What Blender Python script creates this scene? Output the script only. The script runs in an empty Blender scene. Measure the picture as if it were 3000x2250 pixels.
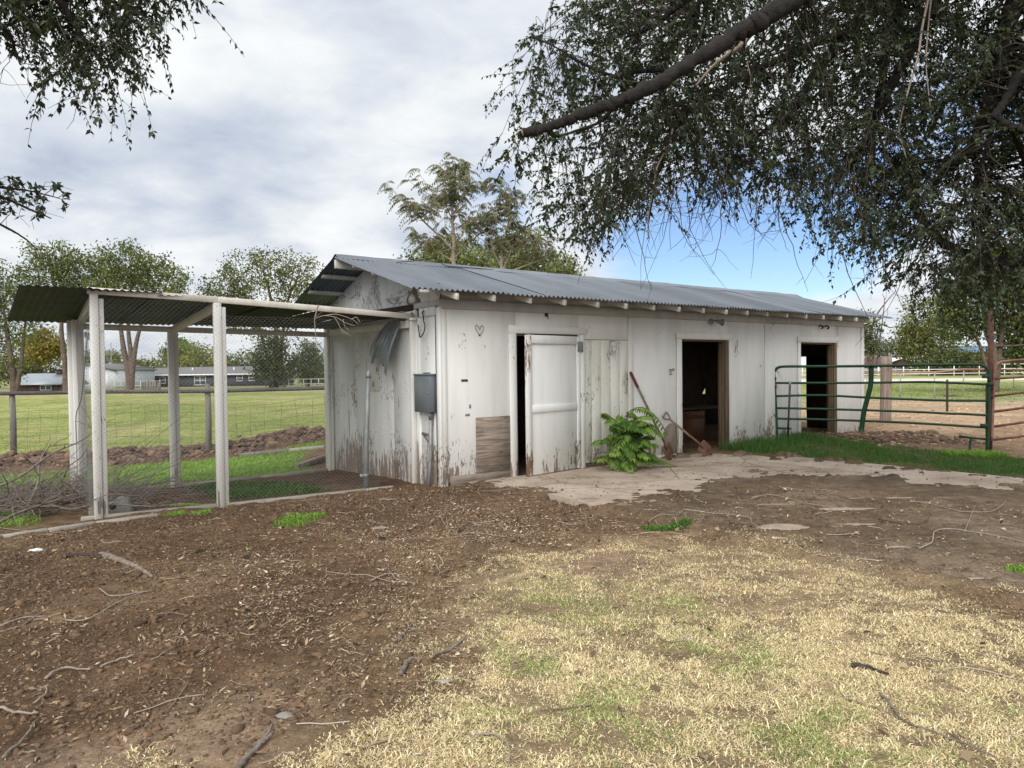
import bpy, math, random
import numpy as np
from mathutils import Matrix, Vector

random.seed(7)
RNG = np.random.default_rng(11)
SC = bpy.context.scene
COL = SC.collection
R = math.radians

# ------------------------------------------------------------------ camera
F, PIT, ROLL, CH = 2160.0, .0202, .0122, 1.5       # focal length in photo pixels, pitch, roll, eye height
cam_d = bpy.data.cameras.new('camera')
cam = bpy.data.objects.new('camera', cam_d)
COL.objects.link(cam)
cam_d.sensor_fit = 'HORIZONTAL'
cam_d.sensor_width = 36.0
cam_d.lens = 36.0 * F / 3000.0
cam_d.clip_end = 3000
cam_d.clip_start = .05
_f = Vector((0, math.cos(PIT), -math.sin(PIT)))
_r = Vector((1, 0, 0)); _u = _r.cross(_f)
_r2 = _r * math.cos(ROLL) - _u * math.sin(ROLL)
_u2 = _r * math.sin(ROLL) + _u * math.cos(ROLL)
cam.matrix_world = Matrix((( _r2.x, _u2.x, -_f.x, 0), (_r2.y, _u2.y, -_f.y, 0), (_r2.z, _u2.z, -_f.z, CH), (0, 0, 0, 1)))
SC.camera = cam

# ------------------------------------------------------------------ light
SUN_EL, SUN_AZ = 40.0, 196.0      # azimuth: clockwise from +Y, where the sun stands
sl = bpy.data.lights.new('sun', 'SUN')
sl.energy = 2.3; sl.angle = R(55); sl.color = (1, .975, .945)
sun = bpy.data.objects.new('sun', sl); COL.objects.link(sun)
_sd = Vector((math.sin(R(SUN_AZ)) * math.cos(R(SUN_EL)), math.cos(R(SUN_AZ)) * math.cos(R(SUN_EL)), math.sin(R(SUN_EL))))
sun.rotation_euler = _sd.to_track_quat('Z', 'Y').to_euler()
SC.view_settings.view_transform = 'Standard'
SC.view_settings.look = 'None'
SC.view_settings.exposure = 0.8
SC.view_settings.gamma = 1
SC.view_settings.use_curve_mapping = False


# ------------------------------------------------------------------ node helper
class NT:
    def __init__(self, tree):
        self.t = tree; self.n = tree.nodes; self.l = tree.links

    def node(self, typ, **kw):
        nd = self.n.new(typ)
        for k, v in kw.items():
            setattr(nd, k, v)
        return nd

    def put(self, sock, v):
        if isinstance(v, bpy.types.NodeSocket):
            self.l.new(v, sock)
        elif isinstance(v, (tuple, list)):
            v = tuple(v)
            if sock.type == 'RGBA' and len(v) == 3:
                v = v + (1,)
            sock.default_value = v
        else:
            sock.default_value = v

    def noise(self, vec, scale, detail=4, rough=.55, dist=0):
        nd = self.node('ShaderNodeTexNoise')
        self.put(nd.inputs['Vector'], vec)
        nd.inputs['Scale'].default_value = scale
        nd.inputs['Detail'].default_value = detail
        nd.inputs['Roughness'].default_value = rough
        nd.inputs['Distortion'].default_value = dist
        return nd.outputs['Fac']

    def ramp(self, fac, stops, interp='LINEAR'):
        nd = self.node('ShaderNodeValToRGB')
        self.put(nd.inputs['Fac'], fac)
        cr = nd.color_ramp; cr.interpolation = interp
        while len(cr.elements) < len(stops):
            cr.elements.new(.5)
        for e, (p, c) in zip(cr.elements, stops):
            e.position = p
            if not isinstance(c, (tuple, list)):
                c = (c, c, c)
            e.color = tuple(c) + (1,) if len(c) == 3 else tuple(c)
        return nd.outputs['Color']

    def mix(self, fac, a, b, mode='MIX'):
        nd = self.node('ShaderNodeMix', data_type='RGBA', blend_type=mode)
        self.put(nd.inputs[0], fac); self.put(nd.inputs[6], a); self.put(nd.inputs[7], b)
        return nd.outputs[2]

    def math(self, op, a, b=0.0, c=None, clamp=False):
        nd = self.node('ShaderNodeMath', operation=op, use_clamp=clamp)
        self.put(nd.inputs[0], a); self.put(nd.inputs[1], b)
        if c is not None:
            self.put(nd.inputs[2], c)
        return nd.outputs[0]

    def smooth(self, x, lo, hi):
        nd = self.node('ShaderNodeMapRange', interpolation_type='SMOOTHSTEP')
        self.put(nd.inputs[0], x)
        nd.inputs[1].default_value = lo; nd.inputs[2].default_value = hi
        nd.inputs[3].default_value = 0; nd.inputs[4].default_value = 1
        return nd.outputs[0]

    def mapping(self, vec, scale=(1, 1, 1), loc=(0, 0, 0), rot=(0, 0, 0)):
        nd = self.node('ShaderNodeMapping')
        self.put(nd.inputs[0], vec)
        nd.inputs[1].default_value = loc; nd.inputs[2].default_value = rot; nd.inputs[3].default_value = scale
        return nd.outputs[0]

    def vmath(self, op, a, b=(0, 0, 0)):
        nd = self.node('ShaderNodeVectorMath', operation=op)
        self.put(nd.inputs[0], a); self.put(nd.inputs[1], b)
        return nd.outputs[1] if op in ('DOT_PRODUCT', 'LENGTH') else nd.outputs[0]

    def sep(self, v):
        nd = self.node('ShaderNodeSeparateXYZ'); self.put(nd.inputs[0], v); return nd.outputs

    def comb(self, x, y, z):
        nd = self.node('ShaderNodeCombineXYZ')
        self.put(nd.inputs[0], x); self.put(nd.inputs[1], y); self.put(nd.inputs[2], z)
        return nd.outputs[0]

    def bump(self, h, strength=.4, dist=.01):
        nd = self.node('ShaderNodeBump')
        nd.inputs['Strength'].default_value = strength; nd.inputs['Distance'].default_value = dist
        self.put(nd.inputs['Height'], h)
        return nd.outputs[0]


# ------------------------------------------------------------------ sky
def ray(px, py):
    x = px - 1500.0; y = py - 1125.0
    cr, sr = math.cos(ROLL), math.sin(ROLL)
    u = x * cr - y * sr; v = y * cr + x * sr
    c, s = math.cos(PIT), math.sin(PIT)
    d = np.array([u, F * c - v * s, -F * s - v * c])
    return d / d[1]


def build_world():
    w = bpy.data.worlds.new('World'); SC.world = w; w.use_nodes = True
    t = NT(w.node_tree); t.n.clear()
    out = t.node('ShaderNodeOutputWorld'); bg = t.node('ShaderNodeBackground')
    t.l.new(bg.outputs[0], out.inputs[0])
    sky = t.node('ShaderNodeTexSky')
    sky.sky_type = 'NISHITA'; sky.sun_disc = False
    sky.sun_elevation = R(SUN_EL); sky.sun_rotation = R(SUN_AZ)
    sky.altitude = 1500; sky.air_density = 1.0; sky.dust_density = .4; sky.ozone_density = 2.0
    g = t.node('ShaderNodeTexCoord').outputs['Generated']
    d = t.vmath('NORMALIZE', g)
    x, y, z = t.sep(d)[:]
    zz = t.math('ADD', t.math('MAXIMUM', z, 0.0), .30)
    p = t.comb(t.math('DIVIDE', x, zz), t.math('DIVIDE', y, zz), 0.0)
    n1 = t.noise(t.mapping(p, (1, 1.1, 1), (3.1, 1.7, .4), (0, 0, .35)), 1.6, 10, .55, .3)
    n2 = t.noise(t.mapping(p, (.9, 1.15, 1), (.3, 5.2, 2.0), (0, 0, -.3)), 1.8, 9, .52, .3)
    n3 = t.noise(t.mapping(p, (1, 1, 1), (7, 2, 1)), .6, 4, .5, .2)

    def toward(px, py, lo, hi):
        v = ray(px, py); v = v / np.linalg.norm(v)
        return t.smooth(t.vmath('DOT_PRODUCT', d, tuple(v)), math.cos(R(lo)), math.cos(R(hi)))
    # cloud breaks
    cover = t.math('ADD', t.math('MULTIPLY', t.math('SUBTRACT', n1, .5), 1.7), .92)
    for px, py, lo, hi, k in ((2120, 800, 13, 1, .62), (1480, 300, 8, 0, .28), (1480, 640, 6, 0, .42),
                              (1230, 760, 4, 0, .30), (2900, 560, 14, 2, .55), (720, 190, 6, 0, .18), (1050, 250, 7, 0, .26)):
        cover = t.math('SUBTRACT', cover, t.math('MULTIPLY', toward(px, py, lo, hi), k))
    cov = t.smooth(cover, .22, .74)
    # cloud body: bright to grey-blue undersides
    n4 = t.noise(t.mapping(p, (.9, 1.1, 1), (2, 9, 3), (0, 0, -.3)), 4.2, 10, .56, .25)
    shade = t.math('ADD', t.math('ADD', t.math('MULTIPLY', t.math('SUBTRACT', n2, .5), 1.5), t.math('MULTIPLY', n3, .62)), t.math('MULTIPLY', t.math('SUBTRACT', n4, .5), 1.35))
    for px, py, lo, hi, k in ((480, 540, 12, 0, .20), (760, 480, 7, 0, .24), (1400, 300, 14, 0, .30), (1150, 60, 16, 0, .16),
                              (820, 720, 9, 0, -.10), (1010, 600, 9, 0, -.12), (1400, 470, 9, 0, -.20), (900, 400, 8, 0, -.06), (250, 230, 12, 0, -.10)):
        shade = t.math('ADD', shade, t.math('MULTIPLY', toward(px, py, lo, hi), k))
    body = t.ramp(shade, [(.04, (5.6, 5.75, 5.8)), (.27, (5.1, 5.3, 5.45)), (.50, (4.2, 4.5, 4.92)), (.78, (3.3, 3.65, 4.3)), (1.0, (2.5, 2.85, 3.6))])
    skyc = t.mix(1.0, sky.outputs[0], (.70, .73, .80), 'MULTIPLY')
    c = t.mix(cov, skyc, body)
    # everything below the horizon: the dull earth
    c = t.mix(t.smooth(z, -.06, 0.0), (1.2, 1.1, .9), c)
    t.put(bg.inputs[0], c); bg.inputs[1].default_value = .1


build_world()
SC.cycles.use_adaptive_sampling = True
SC.cycles.adaptive_threshold = .01
SC.cycles.use_denoising = True
SC.cycles.denoising_input_passes = 'RGB_ALBEDO_NORMAL'
SC.cycles.max_bounces = 6
SC.cycles.diffuse_bounces = 3
SC.cycles.glossy_bounces = 3
SC.cycles.transmission_bounces = 4
SC.cycles.sample_clamp_indirect = 8


# ------------------------------------------------------------------ numeric helpers
def sstep(lo, hi, x):
    t = np.clip((np.asarray(x, float) - lo) / (hi - lo), 0, 1)
    return t * t * (3 - 2 * t)


_perm = np.random.default_rng(5).random((256, 256))


def vnoise(x, y, s=0):
    x = np.asarray(x, float) + s * 17.31; y = np.asarray(y, float) + s * 9.77
    xi = np.floor(x).astype(int); yi = np.floor(y).astype(int)
    fx = x - xi; fy = y - yi
    fx = fx * fx * (3 - 2 * fx); fy = fy * fy * (3 - 2 * fy)
    g = lambda i, j: _perm[i & 255, j & 255]
    return (g(xi, yi) * (1 - fx) + g(xi + 1, yi) * fx) * (1 - fy) + (g(xi, yi + 1) * (1 - fx) + g(xi + 1, yi + 1) * fx) * fy


def fbm(x, y, s=0, o=4):
    v = 0; a = .5; t = 0
    for i in range(o):
        v = v + a * vnoise(x * 2 ** i, y * 2 ** i, s + i * 3); t += a; a *= .5
    return v / t


def inpoly(x, y, poly):
    x = np.asarray(x, float); y = np.asarray(y, float)
    r = np.zeros(x.shape, bool); n = len(poly)
    for i in range(n):
        x0, y0 = poly[i]; x1, y1 = poly[(i + 1) % n]
        if y0 == y1:
            continue
        c = ((y0 > y) != (y1 > y)) & (x < (x1 - x0) * (y - y0) / (y1 - y0) + x0)
        r ^= c
    return r


def pdist(x, y, poly):
    """signed distance to polygon, positive inside"""
    x = np.asarray(x, float); y = np.asarray(y, float)
    d = np.full(x.shape, 1e9); n = len(poly)
    for i in range(n):
        x0, y0 = poly[i]; x1, y1 = poly[(i + 1) % n]
        dx, dy = x1 - x0, y1 - y0
        t = np.clip(((x - x0) * dx + (y - y0) * dy) / (dx * dx + dy * dy + 1e-12), 0, 1)
        d = np.minimum(d, np.hypot(x - x0 - t * dx, y - y0 - t * dy))
    return np.where(inpoly(x, y, poly), d, -d)


# shed frame: a along the door wall, b along the gable wall
HD = .9317
SO = np.array([-.908, 9.376]); SD = np.array([math.sin(HD), math.cos(HD)]); SN = np.array([-math.cos(HD), math.sin(HD)])


def ab(x, y):
    x = np.asarray(x, float) - SO[0]; y = np.asarray(y, float) - SO[1]
    return x * SD[0] + y * SD[1], x * SN[0] + y * SN[1]


def W(a, b, z=0.0):
    q = SO + SD * a + SN * b
    return np.array([q[0], q[1], z])


def lineside(x, y, p, q):
    return ((q[0] - p[0]) * (y - p[1]) - (q[1] - p[1]) * (x - p[0])) / math.hypot(q[0] - p[0], q[1] - p[1])


BERM = ((-10.6, 14.2), (-3.6, 17.6))


def T(x, y):
    """terrain without small relief"""
    x = np.asarray(x, float); y = np.asarray(y, float)
    a, b = ab(x, y)
    wl = sstep(1.5, -.5, a)
    z = -wl * .038 * np.clip(b, 0, 6.5)
    wr = sstep(2.5, 7, a) * sstep(-4.2, -.4, b) * sstep(9, 4, b) * sstep(16, 11, a)
    z = z + .11 * wr
    far = np.clip(y - 20, 0, 400)
    left = sstep(.15, -.05, x / np.maximum(y, 1))
    z = z - far * (.0075 * left + .0015 * (1 - left)) * sstep(400, 150, far)
    s = lineside(x, y, *BERM)
    along = sstep(-22, -14, x) * sstep(-1.5, -3.2, x)
    z = z + .13 * np.exp(-(s / .65) ** 2) * along
    return z


def gnd(px, py, dz=0.0):
    r = ray(px, py); P = np.array([0, 0, CH]) + r * 10
    z = 0.0
    for i in range(40):
        if r[2] >= -1e-4:
            break
        P = np.array([0, 0, CH]) + r * ((z + dz - CH) / r[2])
        z = .5 * z + .5 * float(T(P[0], P[1]))
    return P


def dep(px, py, Y):
    return np.array([0, 0, CH]) + ray(px, py) * Y


SLAB = [tuple(W(.35, -.02)[:2]), (-.54, 9.87), (-.21, 9.5), (.06, 9.06), (.53, 8.42), (.87, 7.8), (1.6, 6.9), (2.0, 6.1), (2.9, 4.9), (3.6, 4.2),
        (8.2, 6.3), (6.26, 9.03), (4.22, 11.72), (4.05, 11.4), (3.9, 11.75), (3.25, 12.3), tuple(W(5.3, -.02)[:2])]
EXPOSED = [tuple(W(.2, .1)[:2]), (-.56, 9.9), (-.21, 9.5), (.06, 9.05), (.53, 8.45), (.86, 7.85), (1.39, 8.36), (2.1, 8.8), (2.7, 9.45), (3.5, 9.95), (4.3, 9.65),
           (5.0, 9.0), (5.6, 8.6), (6.2, 8.4), (6.4, 9.03), (4.22, 11.8), (3.2, 12.6), tuple(W(5.6, .1)[:2])]
PATCH = [(2.75, 7.72, .33, .09), (3.35, 7.42, .33, .12), (2.42, 6.62, .24, .17), (2.2, 6.22, .14, .10), (3.08, 5.83, .14, .07), (3.16, 4.96, .1, .05),
         (3.15, 6.7, .22, .08), (1.55, 8.0, .3, .06), (4.1, 8.0, .5, .1)]
SMEAR = [(2.75, 9.6, .6, .16), (3.7, 9.7, .7, .22), (2.3, 9.0, .4, .18), (4.4, 9.1, .8, .25), (3.7, 10.35, .4, .12)]


def slabz(x, y):
    # the right-hand slab has settled: its far edge is a step of a few cm up
    s = lineside(np.asarray(x, float), np.asarray(y, float), (6.26, 9.03), (4.22, 11.72))     # >0 towards the yard
    return .035 + .05 * sstep(1.4, .2, s) * sstep(13.2, 11.0, np.asarray(y, float))


def bare(x, y):
    """0 dirt covered ... 1 swept concrete"""
    x = np.asarray(x, float); y = np.asarray(y, float)
    n = fbm(x * 3.2, y * 3.2, 4) - .5; n2 = fbm(x * 9, y * 9, 8) - .5
    e = pdist(x, y, EXPOSED) / .42 + n * 2.8 + n2 * 1.8 + (fbm(x * 24, y * 24, 13) - .5) * .9
    for cx, cy, rx, ry in PATCH:
        d = 1 - np.hypot((x - cx) / rx, (y - cy) / ry)
        e = np.maximum(e, d * 1.4 + n * 1.2 + n2 * .6)
    for cx, cy, rx, ry in SMEAR[:0]:
        d = 1 - np.hypot((x - cx) / rx, (y - cy) / ry)
        e = np.minimum(e, -d * 1.1 - n * 3.2 - (fbm(x * 14, y * 14, 9) - .5) * 3.6 + .30)
    return sstep(-.15, .35, e)


def G(x, y):
    x = np.asarray(x, float); y = np.asarray(y, float)
    z = T(x, y)
    near = sstep(26, 10, np.hypot(x, y))
    rough = sstep(.6, -1.2, x - .28 * (y - 5)) * .6 + .4
    m = (fbm(x * 1.1, y * 1.1, 1) - .5) * .05 + (fbm(x * 4.5, y * 4.5, 2, 3) - .5) * .045 * rough + (vnoise(x * 15, y * 15, 3) - .5) * .014 * rough
    s = lineside(x, y, *BERM)
    bm = np.exp(-(s / .75) ** 2) * sstep(-22, -14, x) * sstep(-1.5, -3.2, x)
    m2 = bm * ((fbm(x * 2.2, y * 2.2, 6) - .5) * .2 + (fbm(x * 6, y * 6, 9) - .5) * .16)
    far = (fbm(x * .12, y * .12, 12) - .5) * .25 * sstep(18, 45, np.hypot(x, y))
    d = pdist(x, y, SLAB) if x.size < 2_000_000 else 0
    ins = sstep(-.12, .05, d)
    zs = slabz(x, y) - .075 * bare(x, y) + (.010 + .02 * sstep(.2, -.6, pdist(x, y, EXPOSED))) * (1 - bare(x, y)) + m * .35
    return z + (m * near + m2 + far) * (1 - ins) + ins * (zs - 0 * z)


# ------------------------------------------------------------------ mesh helpers
def mesh_data(name, V, faces, mat=None, smooth=False, col=None):
    V = np.ascontiguousarray(V, dtype=np.float32).reshape(-1, 3)
    me = bpy.data.meshes.new(name)
    me.vertices.add(len(V)); me.vertices.foreach_set('co', V.ravel())
    fl = [np.asarray(f, dtype=np.int32) for f in faces if len(f)]
    idx = np.concatenate([f.ravel() for f in fl])
    tot = np.concatenate([np.full(len(f), f.shape[1], np.int32) for f in fl])
    start = np.concatenate([[0], np.cumsum(tot)[:-1]]).astype(np.int32)
    me.loops.add(len(idx)); me.loops.foreach_set('vertex_index', idx)
    me.polygons.add(len(tot)); me.polygons.foreach_set('loop_start', start); me.polygons.foreach_set('loop_total', tot)
    if smooth:
        me.polygons.foreach_set('use_smooth', np.ones(len(tot), bool))
    if col is not None:
        ca = me.color_attributes.new('Col', 'FLOAT_COLOR', 'POINT')
        c = np.ones((len(V), 4), np.float32); c[:, :3] = col
        ca.data.foreach_set('color', c.ravel())
    me.update(calc_edges=True); me.validate()
    if mat:
        me.materials.append(mat)
    return me


def obj(name, me, parent=None):
    o = bpy.data.objects.new(name, me); COL.objects.link(o)
    if parent:
        o.parent = parent
    return o


def tag(o, label=None, cat=None, group=None, kind=None):
    if label: o['label'] = label
    if cat: o['category'] = cat
    if group: o['group'] = group
    if kind: o['kind'] = kind
    return o


def empty(name, loc=(0, 0, 0), rz=0.0, label=None, cat=None, group=None):
    o = bpy.data.objects.new(name, None); COL.objects.link(o)
    o.location = tuple(float(v) for v in loc); o.rotation_euler = (0, 0, rz)
    o.empty_display_size = .2
    return tag(o, label, cat, group)


class MB:
    def __init__(self):
        self.V = []; self.Fc = {}; self.C = []; self.n = 0

    def add(self, V, Fa, col=None):
        V = np.asarray(V, float).reshape(-1, 3)
        for f in (Fa if isinstance(Fa, list) else [Fa]):
            f = np.asarray(f)
            self.Fc.setdefault(f.shape[1], []).append(f + self.n)
        self.V.append(V); self.n += len(V)
        if col is not None:
            c = np.asarray(col, float)
            self.C.append(np.broadcast_to(c, (len(V), 3)) if c.ndim == 1 else c)
        return self

    def box(self, lo, hi, M=None, taper=0):
        x0, y0, z0 = lo; x1, y1, z1 = hi
        V = np.array([[x0, y0, z0], [x1, y0, z0], [x1, y1, z0], [x0, y1, z0], [x0, y0, z1], [x1, y0, z1], [x1, y1, z1], [x0, y1, z1]], float)
        if M is not None:
            V = (np.asarray(M)[:3, :3] @ V.T).T + np.asarray(M)[:3, 3]
        return self.add(V, np.array([[0, 3, 2, 1], [4, 5, 6, 7], [0, 1, 5, 4], [1, 2, 6, 5], [2, 3, 7, 6], [3, 0, 4, 7]]))

    def beam(self, p, q, w, h, up=(0, 0, 1)):
        """rectangular bar from p to q, w across, h along up"""
        p = np.asarray(p, float); q = np.asarray(q, float); d = q - p; L = np.linalg.norm(d); d /= L
        s = np.cross(d, up); s /= np.linalg.norm(s); u = np.cross(s, d)
        M = np.eye(4); M[:3, 0] = d; M[:3, 1] = s; M[:3, 2] = u; M[:3, 3] = p
        return self.box((0, -w / 2, -h / 2), (L, w / 2, h / 2), M)

    def tube(self, P, r, sides=6, col=None, caps=True):
        P = np.asarray(P, float); n = len(P)
        r = np.broadcast_to(np.asarray(r, float), (n,)) if np.ndim(r) else np.full(n, float(r))
        t = np.gradient(P, axis=0); t /= np.linalg.norm(t, axis=1)[:, None] + 1e-12
        ref = np.array([0, 0, 1.0]) if abs(t[:, 2]).mean() < .8 else np.array([1.0, 0, 0])
        s = np.cross(t, ref); s /= np.linalg.norm(s, axis=1)[:, None] + 1e-12
        u = np.cross(s, t)
        an = np.arange(sides) * 2 * math.pi / sides
        V = P[:, None] + (np.cos(an)[None, :, None] * s[:, None] + np.sin(an)[None, :, None] * u[:, None]) * r[:, None, None]
        i = np.arange(n - 1)[:, None] * sides; j = np.arange(sides)[None]; k = (j + 1) % sides
        q = np.stack([i + j, i + k, i + sides + k, i + sides + j], -1).reshape(-1, 4)
        fs = [q]
        if caps and sides > 2:
            fs.append(np.array([list(range(sides))[::-1], [(n - 1) * sides + a for a in range(sides)]]))
        return self.add(V.reshape(-1, 3), fs, col)

    def prism(self, poly, y0, y1, axes='xz'):
        """extrude polygon (2D) between two values of the third axis"""
        n = len(poly); p = np.asarray(poly, float)
        V = np.zeros((2 * n, 3)); a, b = 'xyz'.index(axes[0]), 'xyz'.index(axes[1]); c = 3 - a - b
        V[:n, a] = V[n:, a] = p[:, 0]; V[:n, b] = V[n:, b] = p[:, 1]; V[:n, c] = y0; V[n:, c] = y1
        q = np.array([[i, (i + 1) % n, n + (i + 1) % n, n + i] for i in range(n)])
        return self.add(V, [q, np.array([list(range(n))[::-1], [n + i for i in range(n)]])])

    def data(self, name, mat, smooth=False):
        fs = [np.concatenate(v) for v in self.Fc.values()]
        col = np.concatenate(self.C) if self.C else None
        return mesh_data(name, np.concatenate(self.V), fs, mat, smooth, col)

    def build(self, name, mat, parent=None, smooth=False, bevel=0):
        o = obj(name, self.data(name, mat, smooth), parent)
        if bevel:
            m = o.modifiers.new('bevel', 'BEVEL'); m.width = bevel; m.segments = 1; m.limit_method = 'ANGLE'
        return o


def segs(A, B, r, sides=3):
    """many thin straight wires at once"""
    A = np.asarray(A, float); B = np.asarray(B, float)
    d = B - A; d /= np.linalg.norm(d, axis=1)[:, None] + 1e-12
    ref = np.where(np.abs(d[:, 2:3]) < .9, np.array([[0, 0, 1.0]]), np.array([[1.0, 0, 0]]))
    s = np.cross(d, ref); s /= np.linalg.norm(s, axis=1)[:, None] + 1e-12
    u = np.cross(s, d)
    an = np.arange(sides) * 2 * math.pi / sides
    ring = np.cos(an)[None, :, None] * s[:, None] + np.sin(an)[None, :, None] * u[:, None]
    rr = np.broadcast_to(np.asarray(r, float), (len(A),))[:, None, None]
    V = np.concatenate([A[:, None] + ring * rr, B[:, None] + ring * rr], 1).reshape(-1, 3)
    base = np.arange(len(A))[:, None, None] * 2 * sides
    j = np.arange(sides); k = (j + 1) % sides
    q = np.stack([j, k, k + sides, j + sides], -1)[None]
    return V, (base + q).reshape(-1, 4)


def leaves(P, D, Nn, L, Wd, fold=.25):
    """rhombic leaves: P base, D direction, Nn approximate normal"""
    P = np.asarray(P, float); D = D / (np.linalg.norm(D, axis=1)[:, None] + 1e-9)
    s = np.cross(D, Nn); s /= np.linalg.norm(s, axis=1)[:, None] + 1e-9
    n = np.cross(s, D)
    L = np.broadcast_to(L, (len(P),))[:, None]; Wd = np.broadcast_to(Wd, (len(P),))[:, None]
    m = P + D * L * .42
    V = np.stack([P, m + s * Wd * .5 + n * Wd * fold, P + D * L - n * L * .12, m - s * Wd * .5 + n * Wd * fold], 1)
    q = np.arange(len(P))[:, None] * 4
    # two triangles folded at the midrib
    Fa = np.concatenate([np.concatenate([q, q + 1, q + 2], 1), np.concatenate([q, q + 2, q + 3], 1)])
    return V.reshape(-1, 3), Fa


def rdir(n, rng=RNG):
    v = rng.normal(size=(n, 3)); return v / np.linalg.norm(v, axis=1)[:, None]


def rep(c, k):
    return np.repeat(np.asarray(c, float), k, axis=0)


def curve(pts, n=12):
    """Catmull-Rom through points"""
    p = np.asarray(pts, float)
    if len(p) < 3:
        t = np.linspace(0, 1, n)[:, None]; return p[0] * (1 - t) + p[-1] * t
    q = np.vstack([2 * p[0] - p[1], p, 2 * p[-1] - p[-2]])
    out = []
    m = max(2, n // (len(p) - 1))
    for i in range(len(p) - 1):
        a, b, c, d = q[i:i + 4]
        t = np.linspace(0, 1, m, endpoint=False)[:, None]
        out.append(.5 * (2 * b + (c - a) * t + (2 * a - 5 * b + 4 * c - d) * t ** 2 + (-a + 3 * b - 3 * c + d) * t ** 3))
    out.append(p[-1:])
    return np.vstack(out)


# ------------------------------------------------------------------ materials
MATS = {}


def new_mat(name):
    m = bpy.data.materials.new(name); m.use_nodes = True
    t = NT(m.node_tree); bs = t.n['Principled BSDF']
    MATS[name] = m
    return m, t, bs


def objco(t):
    return t.node('ShaderNodeTexCoord').outputs['Object']


def geo(t):
    return t.node('ShaderNodeNewGeometry').outputs['Position']


def attr(t, n='Col'):
    return t.node('ShaderNodeAttribute', attribute_name=n).outputs['Color']


def paint_mat(name, paint, wear, ground_wear, streak=(16, 16, 2.2), under=((.15, .095, .065), (.38, .32, .27)), dirt=.25, swirl=0, top=0):
    m, t, bs = new_mat(name)
    co = objco(t)
    st = t.mapping(co, streak)
    nA = t.noise(st, 1.0, 6, .62, swirl)
    nB = t.noise(t.mapping(co, (1.3, 1.3, .9), (2, 7, 1)), 1.2, 4, .55)
    nC = t.noise(t.mapping(co, (70, 70, 9)), 1.0, 3, .6)
    z = t.sep(co)[2]
    low = t.math('POWER', t.smooth(z, 1.05, .02), 2.2)
    k = t.math('ADD', nA, t.math('MULTIPLY', t.math('SUBTRACT', nB, .5), .55))
    k = t.math('ADD', k, t.math('MULTIPLY', low, ground_wear))
    k = t.math('ADD', k, t.math('MULTIPLY', t.math('SUBTRACT', nC, .5), .30))
    peel = t.smooth(k, 1.0 - wear, 1.03 - wear)
    nD = t.noise(t.mapping(co, (38, 38, 13), (3, 1, 2)), 1.0, 5, .65)
    nE = t.noise(t.mapping(co, (2.6, 2.6, 1.4), (9, 3, 5)), 1.0, 3, .5)
    chip = t.math('ADD', nD, t.math('MULTIPLY', t.math('SUBTRACT', nE, .5), 1.0))
    chip = t.math('ADD', chip, t.math('MULTIPLY', low, ground_wear * .75))
    chip = t.smooth(chip, .985 - wear * .9, 1.0 - wear * .9)
    peel = t.math('MAXIMUM', peel, chip)
    wood = t.mix(nC, under[0], under[1])
    grime = t.noise(t.mapping(co, (5, 5, .7), (4, 4, 4)), 1.3, 5, .6)
    p2 = tuple(c * f for c, f in zip(paint, (.80, .79, .74)))
    pc = t.mix(t.math('MULTIPLY', t.smooth(grime, .38, .75), dirt * 2), paint, p2)
    pc = t.mix(t.math('MULTIPLY', low, .5), pc, tuple(c * f for c, f in zip(paint, (.80, .76, .68))))
    pc = t.mix(t.math('MULTIPLY', t.smooth(nC, .62, .8), .35), pc, tuple(c * .7 for c in paint))
    t.put(bs.inputs['Base Color'], t.mix(peel, pc, wood))
    t.put(bs.inputs['Roughness'], t.math('ADD', t.math('MULTIPLY', peel, .3), .55))
    hgt = t.math('SUBTRACT', t.math('MULTIPLY', nC, .35), t.math('MULTIPLY', peel, 1.0))
    t.put(bs.inputs['Normal'], t.bump(hgt, .5, .004))
    return m


WHITE = (.80, .80, .78)
M_FRONT = paint_mat('front_wall_paint', WHITE, .268, .22, (14, 14, 3.0))
M_GABLE = paint_mat('gable_wall_paint', (.76, .765, .75), .32, .25, (17, 17, 1.7), dirt=.35)
M_PEAK = paint_mat('gable_peak_paint', (.68, .69, .69), .40, .0, (2.2, 2.2, 9), under=((.22, .21, .2), (.34, .33, .31)), dirt=.5, swirl=1.6)
M_TRIM = paint_mat('trim_paint', (.82, .82, .80), .26, .22, (30, 30, 3))
M_FRIEZE = paint_mat('frieze_paint', (.44, .445, .435), .24, .0, (2, 2, 22), under=((.2, .17, .14), (.3, .28, .25)), dirt=.5)
M_VGROOVE = paint_mat('vgroove_paint', (.78, .775, .72), .37, .14, (10, 10, 3.2), under=((.30, .28, .24), (.42, .39, .33)), dirt=.5)
M_DOOR = paint_mat('door_paint', (.80, .81, .80), .24, .22, (16, 16, 3))
M_DOOREDGE = paint_mat('door_edge_paint', (.72, .72, .69), .36, .2, (20, 20, 3), under=((.13, .07, .04), (.26, .17, .11)))
M_POST = paint_mat('coop_post_paint', (.78, .77, .735), .26, .14, (26, 26, 2.4), under=((.2, .17, .14), (.34, .31, .27)))
M_BEAM = paint_mat('coop_beam_paint', (.70, .67, .60), .22, 0, (3, 14, 26), under=((.24, .2, .16), (.36, .32, .27)), dirt=.5)
M_RAFTER = paint_mat('rafter_paint', (.60, .585, .55), .24, 0, (12, 3, 12), under=((.16, .13, .1), (.28, .24, .2)), dirt=.5)


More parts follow.
